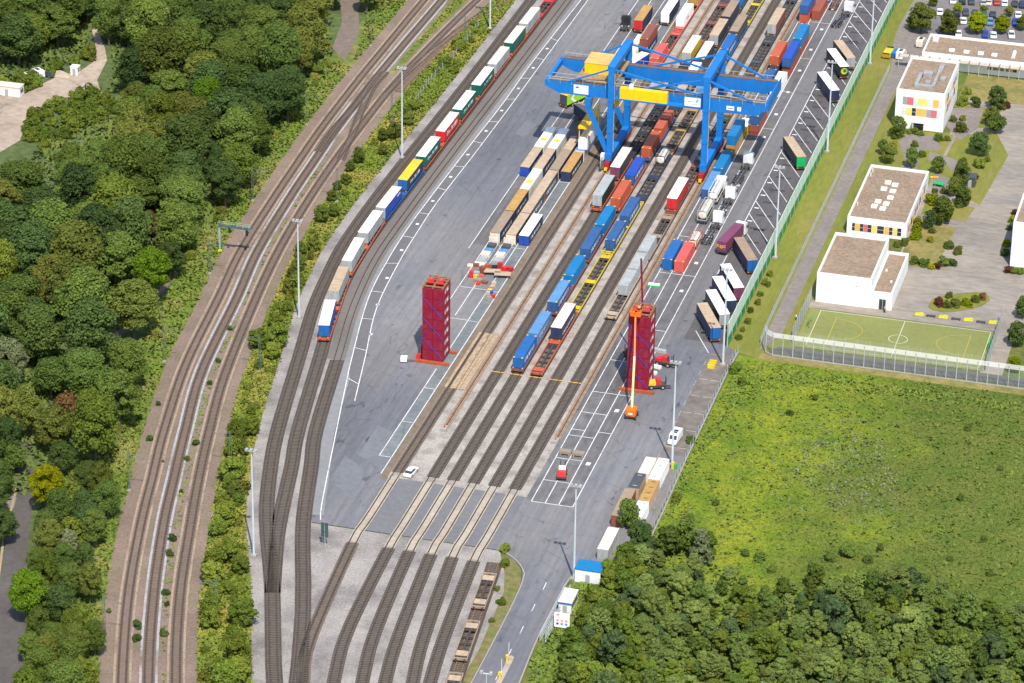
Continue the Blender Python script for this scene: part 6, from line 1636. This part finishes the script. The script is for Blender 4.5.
# ================================================================== vegetation
def leaf_mat(name, col, var=0.3, rnd=0.25, hue=None):
    if name in MATS: return MATS[name]
    m = bpy.data.materials.new(name); m.use_nodes = True
    t = m.node_tree; t.nodes.remove(t.nodes["Principled BSDF"])
    out = t.nodes["Material Output"]
    oi = t.nodes.new("ShaderNodeObjectInfo"); ge = t.nodes.new("ShaderNodeNewGeometry")
    mx = t.nodes.new("ShaderNodeMix"); mx.data_type = 'RGBA'
    h = hue or (col[0] * 1.15, col[1] * 1.05, col[2] * 0.95)
    mx.inputs[6].default_value = (*col, 1); mx.inputs[7].default_value = (*h, 1)
    t.links.new(oi.outputs["Random"], mx.inputs[0])
    r1 = t.nodes.new("ShaderNodeMapRange"); r1.inputs[3].default_value = 1 - var; r1.inputs[4].default_value = 1 + var
    t.links.new(ge.outputs["Random Per Island"], r1.inputs[0])
    r2 = t.nodes.new("ShaderNodeMapRange"); r2.inputs[3].default_value = 1 - rnd; r2.inputs[4].default_value = 1 + rnd
    mu = t.nodes.new("ShaderNodeMath"); mu.operation = 'MULTIPLY'; mu.inputs[1].default_value = 7.31
    fr = t.nodes.new("ShaderNodeMath"); fr.operation = 'FRACT'
    t.links.new(oi.outputs["Random"], mu.inputs[0]); t.links.new(mu.outputs[0], fr.inputs[0]); t.links.new(fr.outputs[0], r2.inputs[0])
    mm = t.nodes.new("ShaderNodeMath"); mm.operation = 'MULTIPLY'
    t.links.new(r1.outputs[0], mm.inputs[0]); t.links.new(r2.outputs[0], mm.inputs[1])
    vs = t.nodes.new("ShaderNodeVectorMath"); vs.operation = 'SCALE'
    t.links.new(mx.outputs[2], vs.inputs[0]); t.links.new(mm.outputs[0], vs.inputs["Scale"])
    d = t.nodes.new("ShaderNodeBsdfDiffuse"); tr_ = t.nodes.new("ShaderNodeBsdfTranslucent"); ms = t.nodes.new("ShaderNodeMixShader")
    ms.inputs[0].default_value = 0.46
    t.links.new(vs.outputs[0], d.inputs[0]); t.links.new(vs.outputs[0], tr_.inputs[0])
    t.links.new(d.outputs[0], ms.inputs[1]); t.links.new(tr_.outputs[0], ms.inputs[2]); t.links.new(ms.outputs[0], out.inputs[0])
    MATS[name] = m
    return m

def crown_mesh(name, seed, R, H, z0, lobes, leaf, n, m, shape="round", lobe_r=0.42):
    """leaf faces spread over and through many lobes of an uneven crown"""
    r = np.random.default_rng(seed)
    c = []
    for k in range(lobes):
        u = r.uniform(0, 1)
        zz = z0 + H * u
        if shape == "round":
            rad = R * math.sqrt(max(0.04, 1 - (2 * u - 0.9) ** 2 / 1.25)) * 0.72
        elif shape == "cone":
            rad = R * (1.02 - 0.8 * u) * 0.75
        else:
            rad = R * (0.9 - 0.25 * u) * 0.8
        a = r.uniform(0, 2 * math.pi); q = math.sqrt(r.uniform(0.12, 1))
        c.append((rad * q * math.cos(a), rad * q * math.sin(a), zz, R * lobe_r * r.uniform(0.6, 1.15)))
    c = np.array(c)
    idx = r.integers(0, lobes, n)
    d = r.normal(size=(n, 3)); d[:, 2] = d[:, 2] * 0.9 + 0.30
    d /= np.linalg.norm(d, axis=1)[:, None]
    rr = c[idx, 3] * r.uniform(0.6, 1.10, n) ** 0.6
    p = c[idx, :3] + d * rr[:, None] * np.array([1, 1, 0.82])
    nrm = d + np.array([0.10, -0.22, 0.50]) + r.normal(scale=0.42, size=(n, 3))
    nrm /= np.linalg.norm(nrm, axis=1)[:, None]
    a = np.cross(nrm, r.normal(size=(n, 3))); a /= np.linalg.norm(a, axis=1)[:, None]
    b = np.cross(nrm, a)
    s = leaf * r.uniform(0.6, 1.25, n)[:, None]
    v = np.stack([p - a * s - b * s * 0.62, p + a * s * 0.9 - b * s * 0.7, p + a * s + b * s * 0.62, p - a * s * 0.85 + b * s * 0.72], 1).reshape(-1, 3)
    v[:, 2] = np.maximum(v[:, 2], 0.05)
    me = bpy.data.meshes.new(name)
    me.vertices.add(4 * n); me.loops.add(4 * n); me.polygons.add(n)
    me.vertices.foreach_set("co", v.ravel().astype(np.float32))
    me.loops.foreach_set("vertex_index", np.arange(4 * n, dtype=np.int32))
    me.polygons.foreach_set("loop_start", np.arange(0, 4 * n, 4, dtype=np.int32))
    me.update()
    me.materials.append(m)
    return me
BARK = mat("bark", (0.10, 0.08, 0.06), rough=1, var=0.3, scale=2)
BARK_PALE = mat("bark_pale", (0.42, 0.38, 0.32), rough=1, var=0.3, scale=2)
def trunk_mesh(seed, h, r0, spread, m, limbs=5):
    r = random.Random(seed); mb = MB()
    mb.cyl((0, 0, -0.1), (r.uniform(-.2, .2), r.uniform(-.2, .2), h * 0.75), r0, 8, r0 * 0.45)
    for k in range(limbs):
        a = 2 * math.pi * k / limbs + r.uniform(-.4, .4)
        z = h * r.uniform(0.35, 0.6)
        mb.cyl((0, 0, z), (spread * 0.6 * math.cos(a), spread * 0.6 * math.sin(a), z + h * r.uniform(.18, .35)), r0 * 0.4, 6, r0 * 0.15)
    return mb.mesh("trunk", m)
LM = {"dark": leaf_mat("leaf_dark", (0.088, 0.146, 0.046), hue=(0.114, 0.164, 0.040)), "mid": leaf_mat("leaf_mid", (0.124, 0.190, 0.044), hue=(0.160, 0.212, 0.044)), "olive": leaf_mat("leaf_olive", (0.142, 0.178, 0.038), hue=(0.198, 0.212, 0.046)),
      "bright": leaf_mat("leaf_bright", (0.125, 0.225, 0.020)), "yellow": leaf_mat("leaf_yellow", (0.30, 0.31, 0.012)), "pale": leaf_mat("leaf_pale", (0.20, 0.24, 0.12)), "brown": leaf_mat("leaf_brown", (0.20, 0.125, 0.05)),
      "red": leaf_mat("leaf_red", (0.13, 0.055, 0.035)), "birch": leaf_mat("leaf_birch", (0.180, 0.250, 0.070), hue=(0.228, 0.280, 0.072)), "bush": leaf_mat("leaf_bush", (0.145, 0.215, 0.036), hue=(0.210, 0.248, 0.040)),
      "weed": leaf_mat("leaf_weed", (0.155, 0.215, 0.030), hue=(0.240, 0.245, 0.050)), "garden": leaf_mat("leaf_garden", (0.125, 0.170, 0.034), hue=(0.175, 0.190, 0.04)), "blue": leaf_mat("leaf_bluegreen", (0.105, 0.165, 0.066)),
      "lush": leaf_mat("leaf_lush", (0.20, 0.255, 0.012))}
VAR = {}
def variants(kind):
    if kind in VAR: return VAR[kind]
    out = []
    sp, col = kind
    m = LM[col]
    for k in range(6 if col in ("dark", "mid", "olive", "birch", "bush", "weed") else 2):
        sd = hash_seed(sp + col) + k * 17
        if sp == "oak":
            out.append((crown_mesh("crown", sd, 5.6, 9.0 + 0.6 * (k % 4), 5.2, 74 + 10 * (k % 4), 0.215, 12500, m, "round", (0.27, 0.32, 0.29, 0.34)[k % 4]), trunk_mesh(sd, 13, 0.38, 4.5, BARK), 5.6))
        elif sp == "birch":
            out.append((crown_mesh("crown", sd, 2.3, 4.6, 1.2, 58, 0.15, 4600, m, "cone" if k % 2 else "round", 0.25), trunk_mesh(sd, 5.6, 0.11, 1.6, BARK), 2.3))
        elif sp == "small":
            out.append((crown_mesh("crown", sd, 2.6, 3.9, 1.2, 50, 0.165, 3900, m, "round", 0.30), trunk_mesh(sd, 4.6, 0.16, 2.0, BARK), 2.6))
        else:
            out.append((crown_mesh("crown", sd, 1.5, 1.6, 0.25, 20, 0.14, 1700, m, "bush", 0.45), trunk_mesh(sd, 1.3, 0.06, 0.9, BARK), 1.5))
    VAR[kind] = out
    return out
def hash_seed(s): return sum(ord(c) * (i + 3) for i, c in enumerate(s))
def plant(sp, col, x, y, rad, label, group, hs=1.0, name=None):
    me_c, me_t, r0 = rng.choice(variants((sp, col)))
    s = rad / r0
    nm = name or {"oak": "broadleaf_tree", "birch": "birch_tree", "small": "small_tree", "bush": "bush"}[sp]
    e = thing(nm, label, "bush" if sp == "bush" else "tree", (x, y, -0.1), rng.uniform(0, 6.28), group)
    e.scale = (s * rng.uniform(.85, 1.15), s * rng.uniform(.85, 1.15), s * hs * rng.uniform(.86, 1.14))
    put("crown", me_c, e); put("stem" if sp == "bush" else "trunk", me_t, e)
    return e
def scatter(poly, dmin, n, seed, forbid=()):
    r = np.random.default_rng(seed)
    q = np.array(poly)
    x, y = r.uniform(q[:, 0].min(), q[:, 0].max(), n), r.uniform(q[:, 1].min(), q[:, 1].max(), n)
    ok = inside_many(poly, x, y)
    for f in forbid: ok &= ~inside_many(f, x, y)
    pts = np.zeros((0, 2))
    for a, b in zip(x[ok], y[ok]):
        if len(pts) == 0 or ((pts - (a, b)) ** 2).sum(1).min() >= dmin * dmin:
            pts = np.vstack([pts, (a, b)])
    return [tuple(map(float, p)) for p in pts]
# single trees that stand out
solo = [("oak", "bright", 152, 306, 6.0, "bright green round tree standing by the forest path at the wood edge"), ("oak", "yellow", 47, 512, 4.0, "yellow green round tree beside the road junction"), ("oak", "pale", 12, 398, 5.2, "pale silvery willow at the edge of the wood"),
        ("small", "brown", 68, 425, 3.4, "tree with rusty orange leaves among the dark trees above the road"), ("oak", "mid", 85, 345, 7.0, "large fresh green tree beside the dark path gap"), ("oak", "brown", 150, 238, 2.6, "half withered reddish brown tree deep in the wood"),
        ("oak", "bright", 28, 622, 4.4, "light green tree hanging over the road at its lower end"), ("small", "pale", 68, 560, 3.0, "bare pale branched tree with sparse leaves beside the weedy strip"), ("oak", "dark", 225, 210, 5.5, "dark round tree over the forest path mouth"),
        ("oak", "mid", 280, 90, 6.2, "tall fresh green tree at the wood edge beside the crossovers"), ("oak", "bright", 210, 125, 4.6, "light green tree crown among olive trees in the far wood")]
sp_pts = []
for sp, col, px, py, rad, lab in solo:
    x, y = P(px, py); sp_pts.append((x, y, rad))
    plant(sp, col, x, y, rad, lab, None)
clear = PL((-80, 80), (0, 88), (25, 84), (60, 66), (80, 62), (90, 45), (88, 20), (100, 18), (112, 48), (114, 66), (110, 112), (90, 118), (60, 122), (40, 145), (25, 165), (0, 180), (-80, 190))
path1 = PL((352, 66), (328, 60), (330, 30), (332, -5), (372, -5), (366, 30))
path2 = PL((105, 350), (128, 318), (195, 255), (205, 225), (230, 225), (222, 250), (165, 320), (130, 352))
jct = PL((5, 500), (40, 486), (44, 520), (30, 560), (36, 700), (-40, 700), (-40, 500))
edge = lim(off(L1, -9.5), -170, 335)
wood = [tuple(q) for q in edge] + [(-105, 335), (-270, 335), (-230, 120), (-150, -60), (-84, -170)]
wl_ = {"dark": "dark green broadleaf tree in the wood beside the main line", "mid": "mid green broadleaf tree in the wood beside the main line", "olive": "olive yellow tinged broadleaf tree in the wood beside the main line", "bush": "light fresh green broadleaf tree in the wood beside the main line"}
OPEN = [[(-10, 78), (25, 74), (60, 58), (80, 52), (90, 40), (92, 26), (100, 26), (108, 46), (109, 60), (99, 80), (106, 97), (104, 122), (62, 128), (32, 136), (16, 146), (-10, 152)],
        [(334, 58), (332, 45), (341, 20), (341, -5), (358, -5), (357, 25), (346, 55)], [(126, 312), (134, 300), (148, 300), (148, 312), (128, 320)], [(206, 232), (212, 212), (222, 212), (216, 232)],
        [(2, 700), (24, 680), (28, 545), (36, 500), (30, 488), (4, 492), (-10, 560)]]
EY = [-60, 0, 30, 60, 85, 118, 150, 180, 215, 250, 275, 300, 325, 350, 370, 400, 420, 440, 455, 480, 500, 530, 560, 600, 640, 720]
EX = [400, 385, 352, 338, 330, 300, 262, 242, 217, 202, 190, 178, 162, 152, 142, 138, 124, 119, 110, 113, 103, 104, 92, 88, 92, 80]
cnt = 0
for (x, y) in scatter(wood, 7.2, 14000, 3, (jct,)):
    px, py = pixel_of(x, y); qx, qy = pixel_of(x, y, 15); mx_, my_ = pixel_of(x, y, 10)
    if qx < -40 or qy > 695 or py < -30: continue
    if any((x - a) ** 2 + (y - b) ** 2 < (rr + 2.5) ** 2 for a, b, rr in sp_pts): continue
    rad = rng.uniform(4.8, 7.4) if y > -60 else rng.uniform(3.0, 4.6)
    sc_ = FPX / 760.0
    if mx_ + rad * sc_ * 0.95 > np.interp(my_, EY, EX) + 7: continue
    my_ -= 5; tx = np.array([mx_ + rad * sc_ * .85 * math.cos(t) for t in np.linspace(0, 6.28, 10)] + [px, mx_]); ty = np.array([my_ + rad * sc_ * .9 * math.sin(t) for t in np.linspace(0, 6.28, 10)] + [py, my_])
    if any(inside_many(o_, tx, ty).any() for o_ in OPEN): continue
    ol = 0.5 if (95 < mx_ < 190 and 40 < my_ < 150) else 0.3 if (my_ < 60 and mx_ > 220) else 0.10
    u = rng.random()
    col = "olive" if u < ol else "dark" if u < ol + 0.44 * (1 - ol) else "bush" if u > 0.90 else "mid"
    plant("oak", col, x, y, rad, wl_[col], "trees of the wood", hs=rng.uniform(.72, 0.98))
    cnt += 1
for k, (px, py) in enumerate(((60, 532), (84, 524), (74, 548), (94, 548), (50, 564), (64, 578), (86, 578), (46, 604), (70, 602), (90, 604), (40, 644), (62, 628), (82, 638), (55, 660), (76, 668), (42, 694), (62, 704), (82, 694), (95, 656), (100, 500), (108, 520), (88, 500), (70, 505), (38, 578), (33, 618), (31, 664), (46, 548), (28, 706), (50, 620), (48, 672))):
    c_ = ("mid", "dark", "bush", "mid", "olive")[k % 5]
    plant("oak" if c_ != "bush" else "small", c_, *P(px, py), rng.uniform(2.7, 3.6), {"mid": "fresh green tree in the row between the road and the main line", "dark": "dark green tree in the row between the road and the main line", "bush": "bushy light green tree in the row between the road and the main line", "olive": "olive tree in the row between the road and the main line"}[c_], "trees between road and main line")
for px, py, r_ in ((-6, 520, 4.5), (4, 545, 3.5), (-12, 480, 5.0), (10, 470, 4.5)):
    plant("oak", "dark", *P(px, py), r_, "dark tree at the road bend beside the footpath", "trees at the road bend")
# undergrowth at the wood edge and in the clearing
for (x, y) in scatter(ring(lim(off(L1, -16.0), -165, 330), lim(off(L1, -9.5), -165, 330)), 4.4, 5000, 5, (path1, path2)):
    px, py = pixel_of(x, y)
    if -10 < px < 420 and -5 < py < 700:
        plant("bush", "weed", x, y, rng.uniform(1.1, 2.1), "yellow green bush at the foot of the wood along the main line", "bushes at the wood edge")
for (x, y) in scatter(PL((30, 145), (28, 120), (58, 100), (80, 98), (104, 98), (112, 115), (80, 128), (50, 150)), 3.6, 600, 6) + scatter(PL((0, 88), (28, 83), (60, 68), (82, 62), (88, 50), (92, 62), (60, 74), (28, 90), (0, 94)), 3.4, 600, 8):
    plant("bush", "bush", x, y, rng.uniform(1.8, 2.8), "wide green thicket bush around the forest clearing", "bushes round the clearing")
# embankment between main line and sidings
emb = ring(lim(off(L3, 5.6), -165, 330), lim(off(SA, -5.6), -165, 330))
for (x, y) in scatter(emb, 2.55, 14000, 9):
    px, py = pixel_of(x, y)
    if not (-10 < px < 640 and -12 < py < 720): continue
    big = y < 40
    u = rng.random()
    if y > 70 and rng.random() < 0.60: continue
    if big and u < 0.42:
        plant("small", "bush", x, y, rng.uniform(1.3, 3.4), "young green tree on the embankment between main line and sidings", "young trees on the embankment", hs=0.9)
    elif u < 0.48 and y < 150:
        plant("small", "garden", x, y, rng.uniform(1.2, 2.2), "olive young tree on the embankment between main line and sidings", "young trees on the embankment")
    else:
        plant("bush", "weed" if u > .72 else "bush", x, y, rng.choice((0.6, 0.9, 1.2, 1.6, 2.0)) * rng.uniform(.85, 1.15), "yellow green bush on the embankment beside the sidings" if u > .72 else "green bush on the embankment beside the sidings", "bushes on the embankment")
for px, py, r_ in ((230, 330, 1.3), (218, 362, 1.2), (210, 384, 1.2), (196, 445, 1.6), (187, 460, 1.2), (181, 492, 0.9), (172, 540, 1.8), (170, 555, 1.5), (166, 594, 1.6), (167, 605, 1.0), (164, 635, 1.6), (137, 628, 1.8), (137, 640, 1.6), (163, 462, 0.8), (109, 612, 1.2), (140, 420, 1.2), (158, 405, 1.3), (150, 440, 1.3)):
    plant("bush", "dark", *P(px, py), r_ * 0.62, "small dark bush growing on the main line ballast", "bushes on the ballast")
# wood beside the exit road
wood2 = PL((598, 590), (608, 562), (624, 546), (660, 548), (700, 550), (735, 580), (765, 598), (800, 590), (830, 578), (860, 574), (890, 588), (950, 604), (1090, 624), (1090, 780), (560, 780), (556, 690), (575, 640))
for (x, y) in scatter(wood2, 2.9, 12000, 12):
    px, py = pixel_of(x, y); qx, qy = pixel_of(x, y, 7)
    if qx > 1050 or qy > 700: continue
    u = rng.random()
    top = np.interp(px, [600, 660, 735, 800, 900, 1024], [565, 548, 575, 588, 588, 600])
    if py < top + 26 and rng.random() < 0.45 * (1 - (py - top) / 26): continue
    if px < 640 and u < 0.5:
        plant("small", "bush", x, y, rng.uniform(2.0, 2.8), "leafy light green tree beside the exit road", "trees beside the exit road")
    else:
        col = "birch" if u < 0.52 else "bush" if u < 0.70 else "mid" if u < 0.90 else "blue"
        plant("birch", col, x, y, rng.choice((1.3, 1.7, 2.1, 2.4, 2.8, 3.5)) * rng.uniform(.9, 1.1), {"birch": "slim young birch in the thicket below the meadow", "mid": "mid green slender tree in the thicket below the meadow", "blue": "blue green slender tree in the thicket below the meadow", "bush": "light fresh green slender tree in the thicket below the meadow"}[col], "trees of the thicket", hs=rng.uniform(.62, .95), name="slender_tree")
for px, py, r_ in ((760, 560, 1.3), (772, 572, 1.0), (830, 560, 1.6), (848, 556, 1.8), (868, 562, 1.2), (905, 575, 1.0), (745, 556, 1.0), (925, 582, 1.1), (812, 568, 1.0), (880, 550, 0.9), (716, 505, 0.9), (950, 560, 0.8), (990, 575, 1.0), (984, 540, 0.8), (690, 520, 1.0), (785, 480, 0.7), (790, 415, 0.9), (815, 400, 0.8), (968, 430, 1.0), (980, 425, 0.9), (960, 500, .8), (1000, 470, .8)):
    plant("bush", "mid", *P(px, py), r_, "low shrub scattered on the meadow", "shrubs on the meadow")
plant("birch", "pale", *P(700, 566), 3.2, "pale willow like tree at the corner of the thicket beside the meadow", None)
plant("small", "dark", *P(640, 556), 3.2, "dark full tree beside the pale ribbed site box", None, hs=1.25)
plant("small", "mid", *P(628, 528), 2.6, "green tree overhanging the brown site box", None, hs=1.2)
# school garden and car park
G6 = lambda x, y: P(874 + x * 150 / 1024, 90 + y * 150 / 1024)
G7 = lambda x, y: P(874 + x * 150 / 1024, 180 + y * 150 / 1024)
G8 = lambda x, y: P(880 + x / 7.11, y / 7.11)
for f, lst in ((G6, [(160, 320, 2.5, "mid"), (95, 500, 2.6, "garden"), (60, 440, 1.8, "mid"), (255, 530, 2.3, "mid"), (435, 565, 2.2, "mid"), (590, 650, 2.6, "mid"), (600, 560, 1.9, "garden"), (720, 450, 2.9, "dark"), (830, 300, 2.9, "mid"), (800, 240, 2.3, "garden"), (835, 130, 3.0, "dark")]),
               (G7, [(460, 300, 3.0, "mid"), (600, 175, 2.7, "mid"), (540, 110, 2.4, "garden"), (370, 330, 1.9, "dark")])):
    for x, y, r_, c in lst:
        plant("small", c, *f(x, y), r_, {"mid": "green garden tree between the school blocks", "garden": "olive green garden tree between the school blocks", "dark": "dark green garden tree between the school blocks"}[c], "school garden trees", hs=1.1)
for f, lst in ((G6, [(605, 205, 1.1, "garden"), (590, 285, 1.8, "garden"), (440, 345, 1.3, "bush"), (500, 345, 1.0, "garden"), (275, 385, 1.0, "garden"), (600, 100, 1.9, "bush"), (690, 110, 1.8, "dark"), (720, 530, 1.8, "bush"), (690, 605, 1.0, "red"), (640, 615, 1.1, "weed"), (770, 485, 1.2, "bush"),
                    (150, 330, 1.3, "weed"), (130, 400, 1.4, "weed"), (280, 300, 1.2, "bush"), (240, 296, 1.0, "bush"), (320, 310, 1.0, "bush"), (330, 455, 1.2, "weed"), (870, 130, 1.4, "garden"), (905, 120, 1.2, "red"), (540, 215, 1.2, "bush"), (630, 25, 1.5, "bush")]),
               (G7, [(395, 160, 1.9, "lush"), (300, 300, 1.4, "lush"), (290, 350, 1.5, "lush"), (285, 400, 1.5, "lush"), (380, 420, 1.0, "yellow"), (395, 360, 1.0, "garden"), (510, 465, 1.4, "mid"), (480, 580, 1.7, "mid"), (345, 585, 1.4, "mid"), (280, 570, 1.2, "garden"), (570, 505, 1.4, "garden"), (585, 185, 1.2, "garden"),
                    (965, 235, 1.1, "red"), (950, 290, 1.3, "lush"), (920, 340, 0.9, "garden"), (905, 450, 1.2, "lush"), (895, 520, 1.2, "dark"), (920, 630, 1.2, "red"), (960, 635, 1.2, "bush"), (1000, 640, 1.2, "bush"), (390, 605, 1.0, "yellow"), (530, 580, 1.4, "dark"), (430, 600, 1.0, "red"), (160, 450, 1.2, "garden"), (210, 440, 1.3, "garden"), (480, 90, 1.2, "garden"), (415, 85, 1.0, "garden")])):
    for x, y, r_, c in lst:
        plant("bush", c, *f(x, y), r_, {"lush": "bright yellow green shrub by the classroom block and plaza", "red": "reddish brown shrub in the school garden", "yellow": "golden yellow small shrub on the dry lawn"}.get(c, "green shrub in the school garden beds"), "school garden shrubs")
for x, y, r_, c in ((290, 235, 4.3, "garden"), (485, 250, 3.9, "garden"), (685, 240, 3.5, "lush"), (865, 240, 2.6, "lush"), (550, 95, 1.6, "lush"), (735, 100, 1.5, "garden"), (915, 118, 1.6, "olive"), (1005, 215, 2.4, "garden"), (375, 45, 1.6, "garden"), (235, 215, 2.4, "dark")):
    plant("small", c, *G8(x, y), r_, {"garden": "olive tree in full leaf shading the car park", "lush": "yellow green tree shading the car park", "olive": "thin brownish tree in the car park", "dark": "dark tree beside the drive at the car park"}[c], "car park trees", hs=0.95)
for x, y, r_, c in ((440, 175, 1.5, "red"), (500, 190, 1.3, "garden"), (555, 178, 1.5, "garden"), (620, 170, 1.3, "lush"), (690, 150, 1.3, "weed"), (740, 130, 1.2, "brown"), (510, 120, 1.1, "garden"), (650, 185, 1.0, "lush")):
    plant("bush", c, *P(874 + x * 150 / 1024, 280 + y * 150 / 1024), r_, {"red": "round reddish bush on the planted island", "garden": "green bush on the planted island", "lush": "yellow green bush on the planted island", "weed": "loose green bush on the planted island", "brown": "brown dry bush on the planted island"}[c], "bushes on the planted island")
for px, py, r_ in ((1016, 345, 3.0), (1022, 318, 2.6), (1014, 372, 1.8)):
    plant("small", "dark" if px > 1015 else "lush", *P(px, py), r_, "dark tree at the plaza edge beside the sports pitch" if px > 1015 else "bright yellow green bush at the plaza edge", "plaza edge trees")
for k in range(9):
    plant("bush", "garden", 42.6 + rng.uniform(-.3, .8), 46 + 4.6 * k + rng.uniform(-2, 2), rng.uniform(0.7, 1.4), "small olive shrub at the foot of the green barrier", "shrubs along the barrier")
for px, py, r_ in ((505, 551, 1.2), (505, 566, 1.1), (501, 604, 1.2), (497, 590, .8), (492, 622, .8), (735, 372, 1.6), (742, 385, 1.3), (690, 443, 1.2), (676, 500, 1.4)):
    plant("bush", "bush", *P(px, py), r_, "roadside bush beside kerb or fence", "roadside bushes")

# ------------------------------------------------------------------ ground cover nobody could count
def tufts(name, poly, n, size, m, seed, forbid=(), hz=0.5):
    r = np.random.default_rng(seed)
    q = np.array(poly)
    pts = np.zeros((0, 2))
    while len(pts) < n:
        x, y = r.uniform(q[:, 0].min(), q[:, 0].max(), 4 * n), r.uniform(q[:, 1].min(), q[:, 1].max(), 4 * n)
        ok = inside_many(poly, x, y)
        for f in forbid: ok &= ~inside_many(f, x, y)
        pts = np.vstack([pts, np.stack([x[ok], y[ok]], 1)])
    pts = pts[:n]
    p = np.array(pts); k = 3
    P3 = np.repeat(np.concatenate([p, np.zeros((n, 1))], 1), k, 0)
    P3[:, :2] += r.normal(scale=size * 0.5, size=(n * k, 2))
    N = n * k
    a = r.uniform(0, 2 * math.pi, N); tilt = r.uniform(0.2, 1.1, N)
    s = size * r.uniform(0.5, 1.2, N)
    u = np.stack([np.cos(a), np.sin(a), np.zeros(N)], 1) * s[:, None]
    w_ = np.stack([-np.sin(a) * np.cos(tilt), np.cos(a) * np.cos(tilt), np.sin(tilt)], 1) * (s * 1.1)[:, None]
    P3[:, 2] = -0.06
    v = np.stack([P3 - u * 0.5, P3 + u * 0.5, P3 + u * 0.35 + w_ * hz * 2, P3 - u * 0.4 + w_ * hz * 2], 1).reshape(-1, 3)
    me = bpy.data.meshes.new(name)
    me.vertices.add(4 * N); me.loops.add(4 * N); me.polygons.add(N)
    me.vertices.foreach_set("co", v.ravel().astype(np.float32))
    me.loops.foreach_set("vertex_index", np.arange(4 * N, dtype=np.int32))
    me.polygons.foreach_set("loop_start", np.arange(0, 4 * N, 4, dtype=np.int32))
    me.update(); me.materials.append(m)
    return tag(put(name, me), kind="stuff")
def spot_mat(name, a, b, scale, lo=0.42, hi=0.6):
    m = mat(name, a, rough=1.0, var=0.3, scale=1.5, tint=b, tint_amt=1.0, tint_scale=scale, tint_lo=lo, tint_hi=hi)
    return m
mead = [(44.6, -60), (62, -70), (130, -70), (130, 36), (50, 35.5), (44.6, 34)]
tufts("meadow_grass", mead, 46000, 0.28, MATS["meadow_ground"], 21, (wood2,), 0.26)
tufts("meadow_herbs", mead, 2200, 0.6, spot_mat("tuft_herb", (0.075, 0.120, 0.020), (0.13, 0.16, 0.03), 0.2), 31, (wood2,), 0.4)
pale_poly = PL((790, 480), (800, 455), (822, 428), (850, 425), (880, 440), (890, 460), (900, 500), (915, 520), (880, 515), (840, 510), (810, 498))
tufts("pale_weeds", pale_poly, 380, 0.42, spot_mat("tuft_pale", (0.170, 0.190, 0.110), (0.11, 0.14, 0.05), 0.35), 22, (), 0.45)
tufts("pale_weeds", [(a + (a - 84) * 0.35, b + (b + 8) * 0.4) for a, b in pale_poly], 260, 0.4, MATS["tuft_pale"], 32, (), 0.45)
tufts("tall_weeds", PL((735, 372), (800, 372), (880, 385), (1024, 405), (1024, 412), (900, 398), (800, 386), (745, 392), (715, 440), (690, 480), (672, 520), (665, 520), (690, 450)), 900, 0.45, spot_mat("tuft_dark", (0.11, 0.17, 0.026), (0.16, 0.20, 0.03), 0.1), 23, (), 0.6)
tufts("verge_weeds", ring(lim(off(L1, -12.5), -160, 320), lim(off(L1, -5.0), -160, 320)), 9000, 0.6, spot_mat("tuft_weed", (0.115, 0.165, 0.022), (0.20, 0.19, 0.05), 0.07, 0.5, 0.66), 24, (path1,), 0.5)
tufts("embankment_weeds", ring(lim(off(L3, 4.4), -160, 320), lim(off(SA, -4.6), -160, 320)), 30000, 0.5, spot_mat("tuft_emb", (0.13, 0.175, 0.022), (0.27, 0.235, 0.05), 0.06, 0.46, 0.64), 25, (), 0.5)
tufts("ballast_weeds", ring(lim(off(L2, 2.0), -160, 120), lim(off(L3, -2.0), -160, 120)), 260, 0.4, MATS["tuft_dark"], 33)
tufts("between_track_weeds", ring(lim(off(L2, 3.4), 180, 320), lim(off(L3, -3.4), 180, 320)), 1300, 0.5, MATS["tuft_emb"], 26)
tufts("wood_undergrowth", wood, 26000, 0.9, spot_mat("tuft_wood", (0.085, 0.130, 0.028), (0.12, 0.15, 0.03), 0.08), 27, (clear, path1, path2, jct), 0.6)
tufts("thicket_undergrowth", wood2, 7000, 0.7, MATS["tuft_dark"], 28, (), 0.6)
tufts("roadside_weeds", [(32.9, -76), (45, -68), (62, -82), (62, -120), (36, -125), (33.4, -105)], 3500, 0.6, MATS["tuft_dark"], 29, (), 0.5)
print("trees in the wood", cnt, "objects", len(bpy.data.objects))
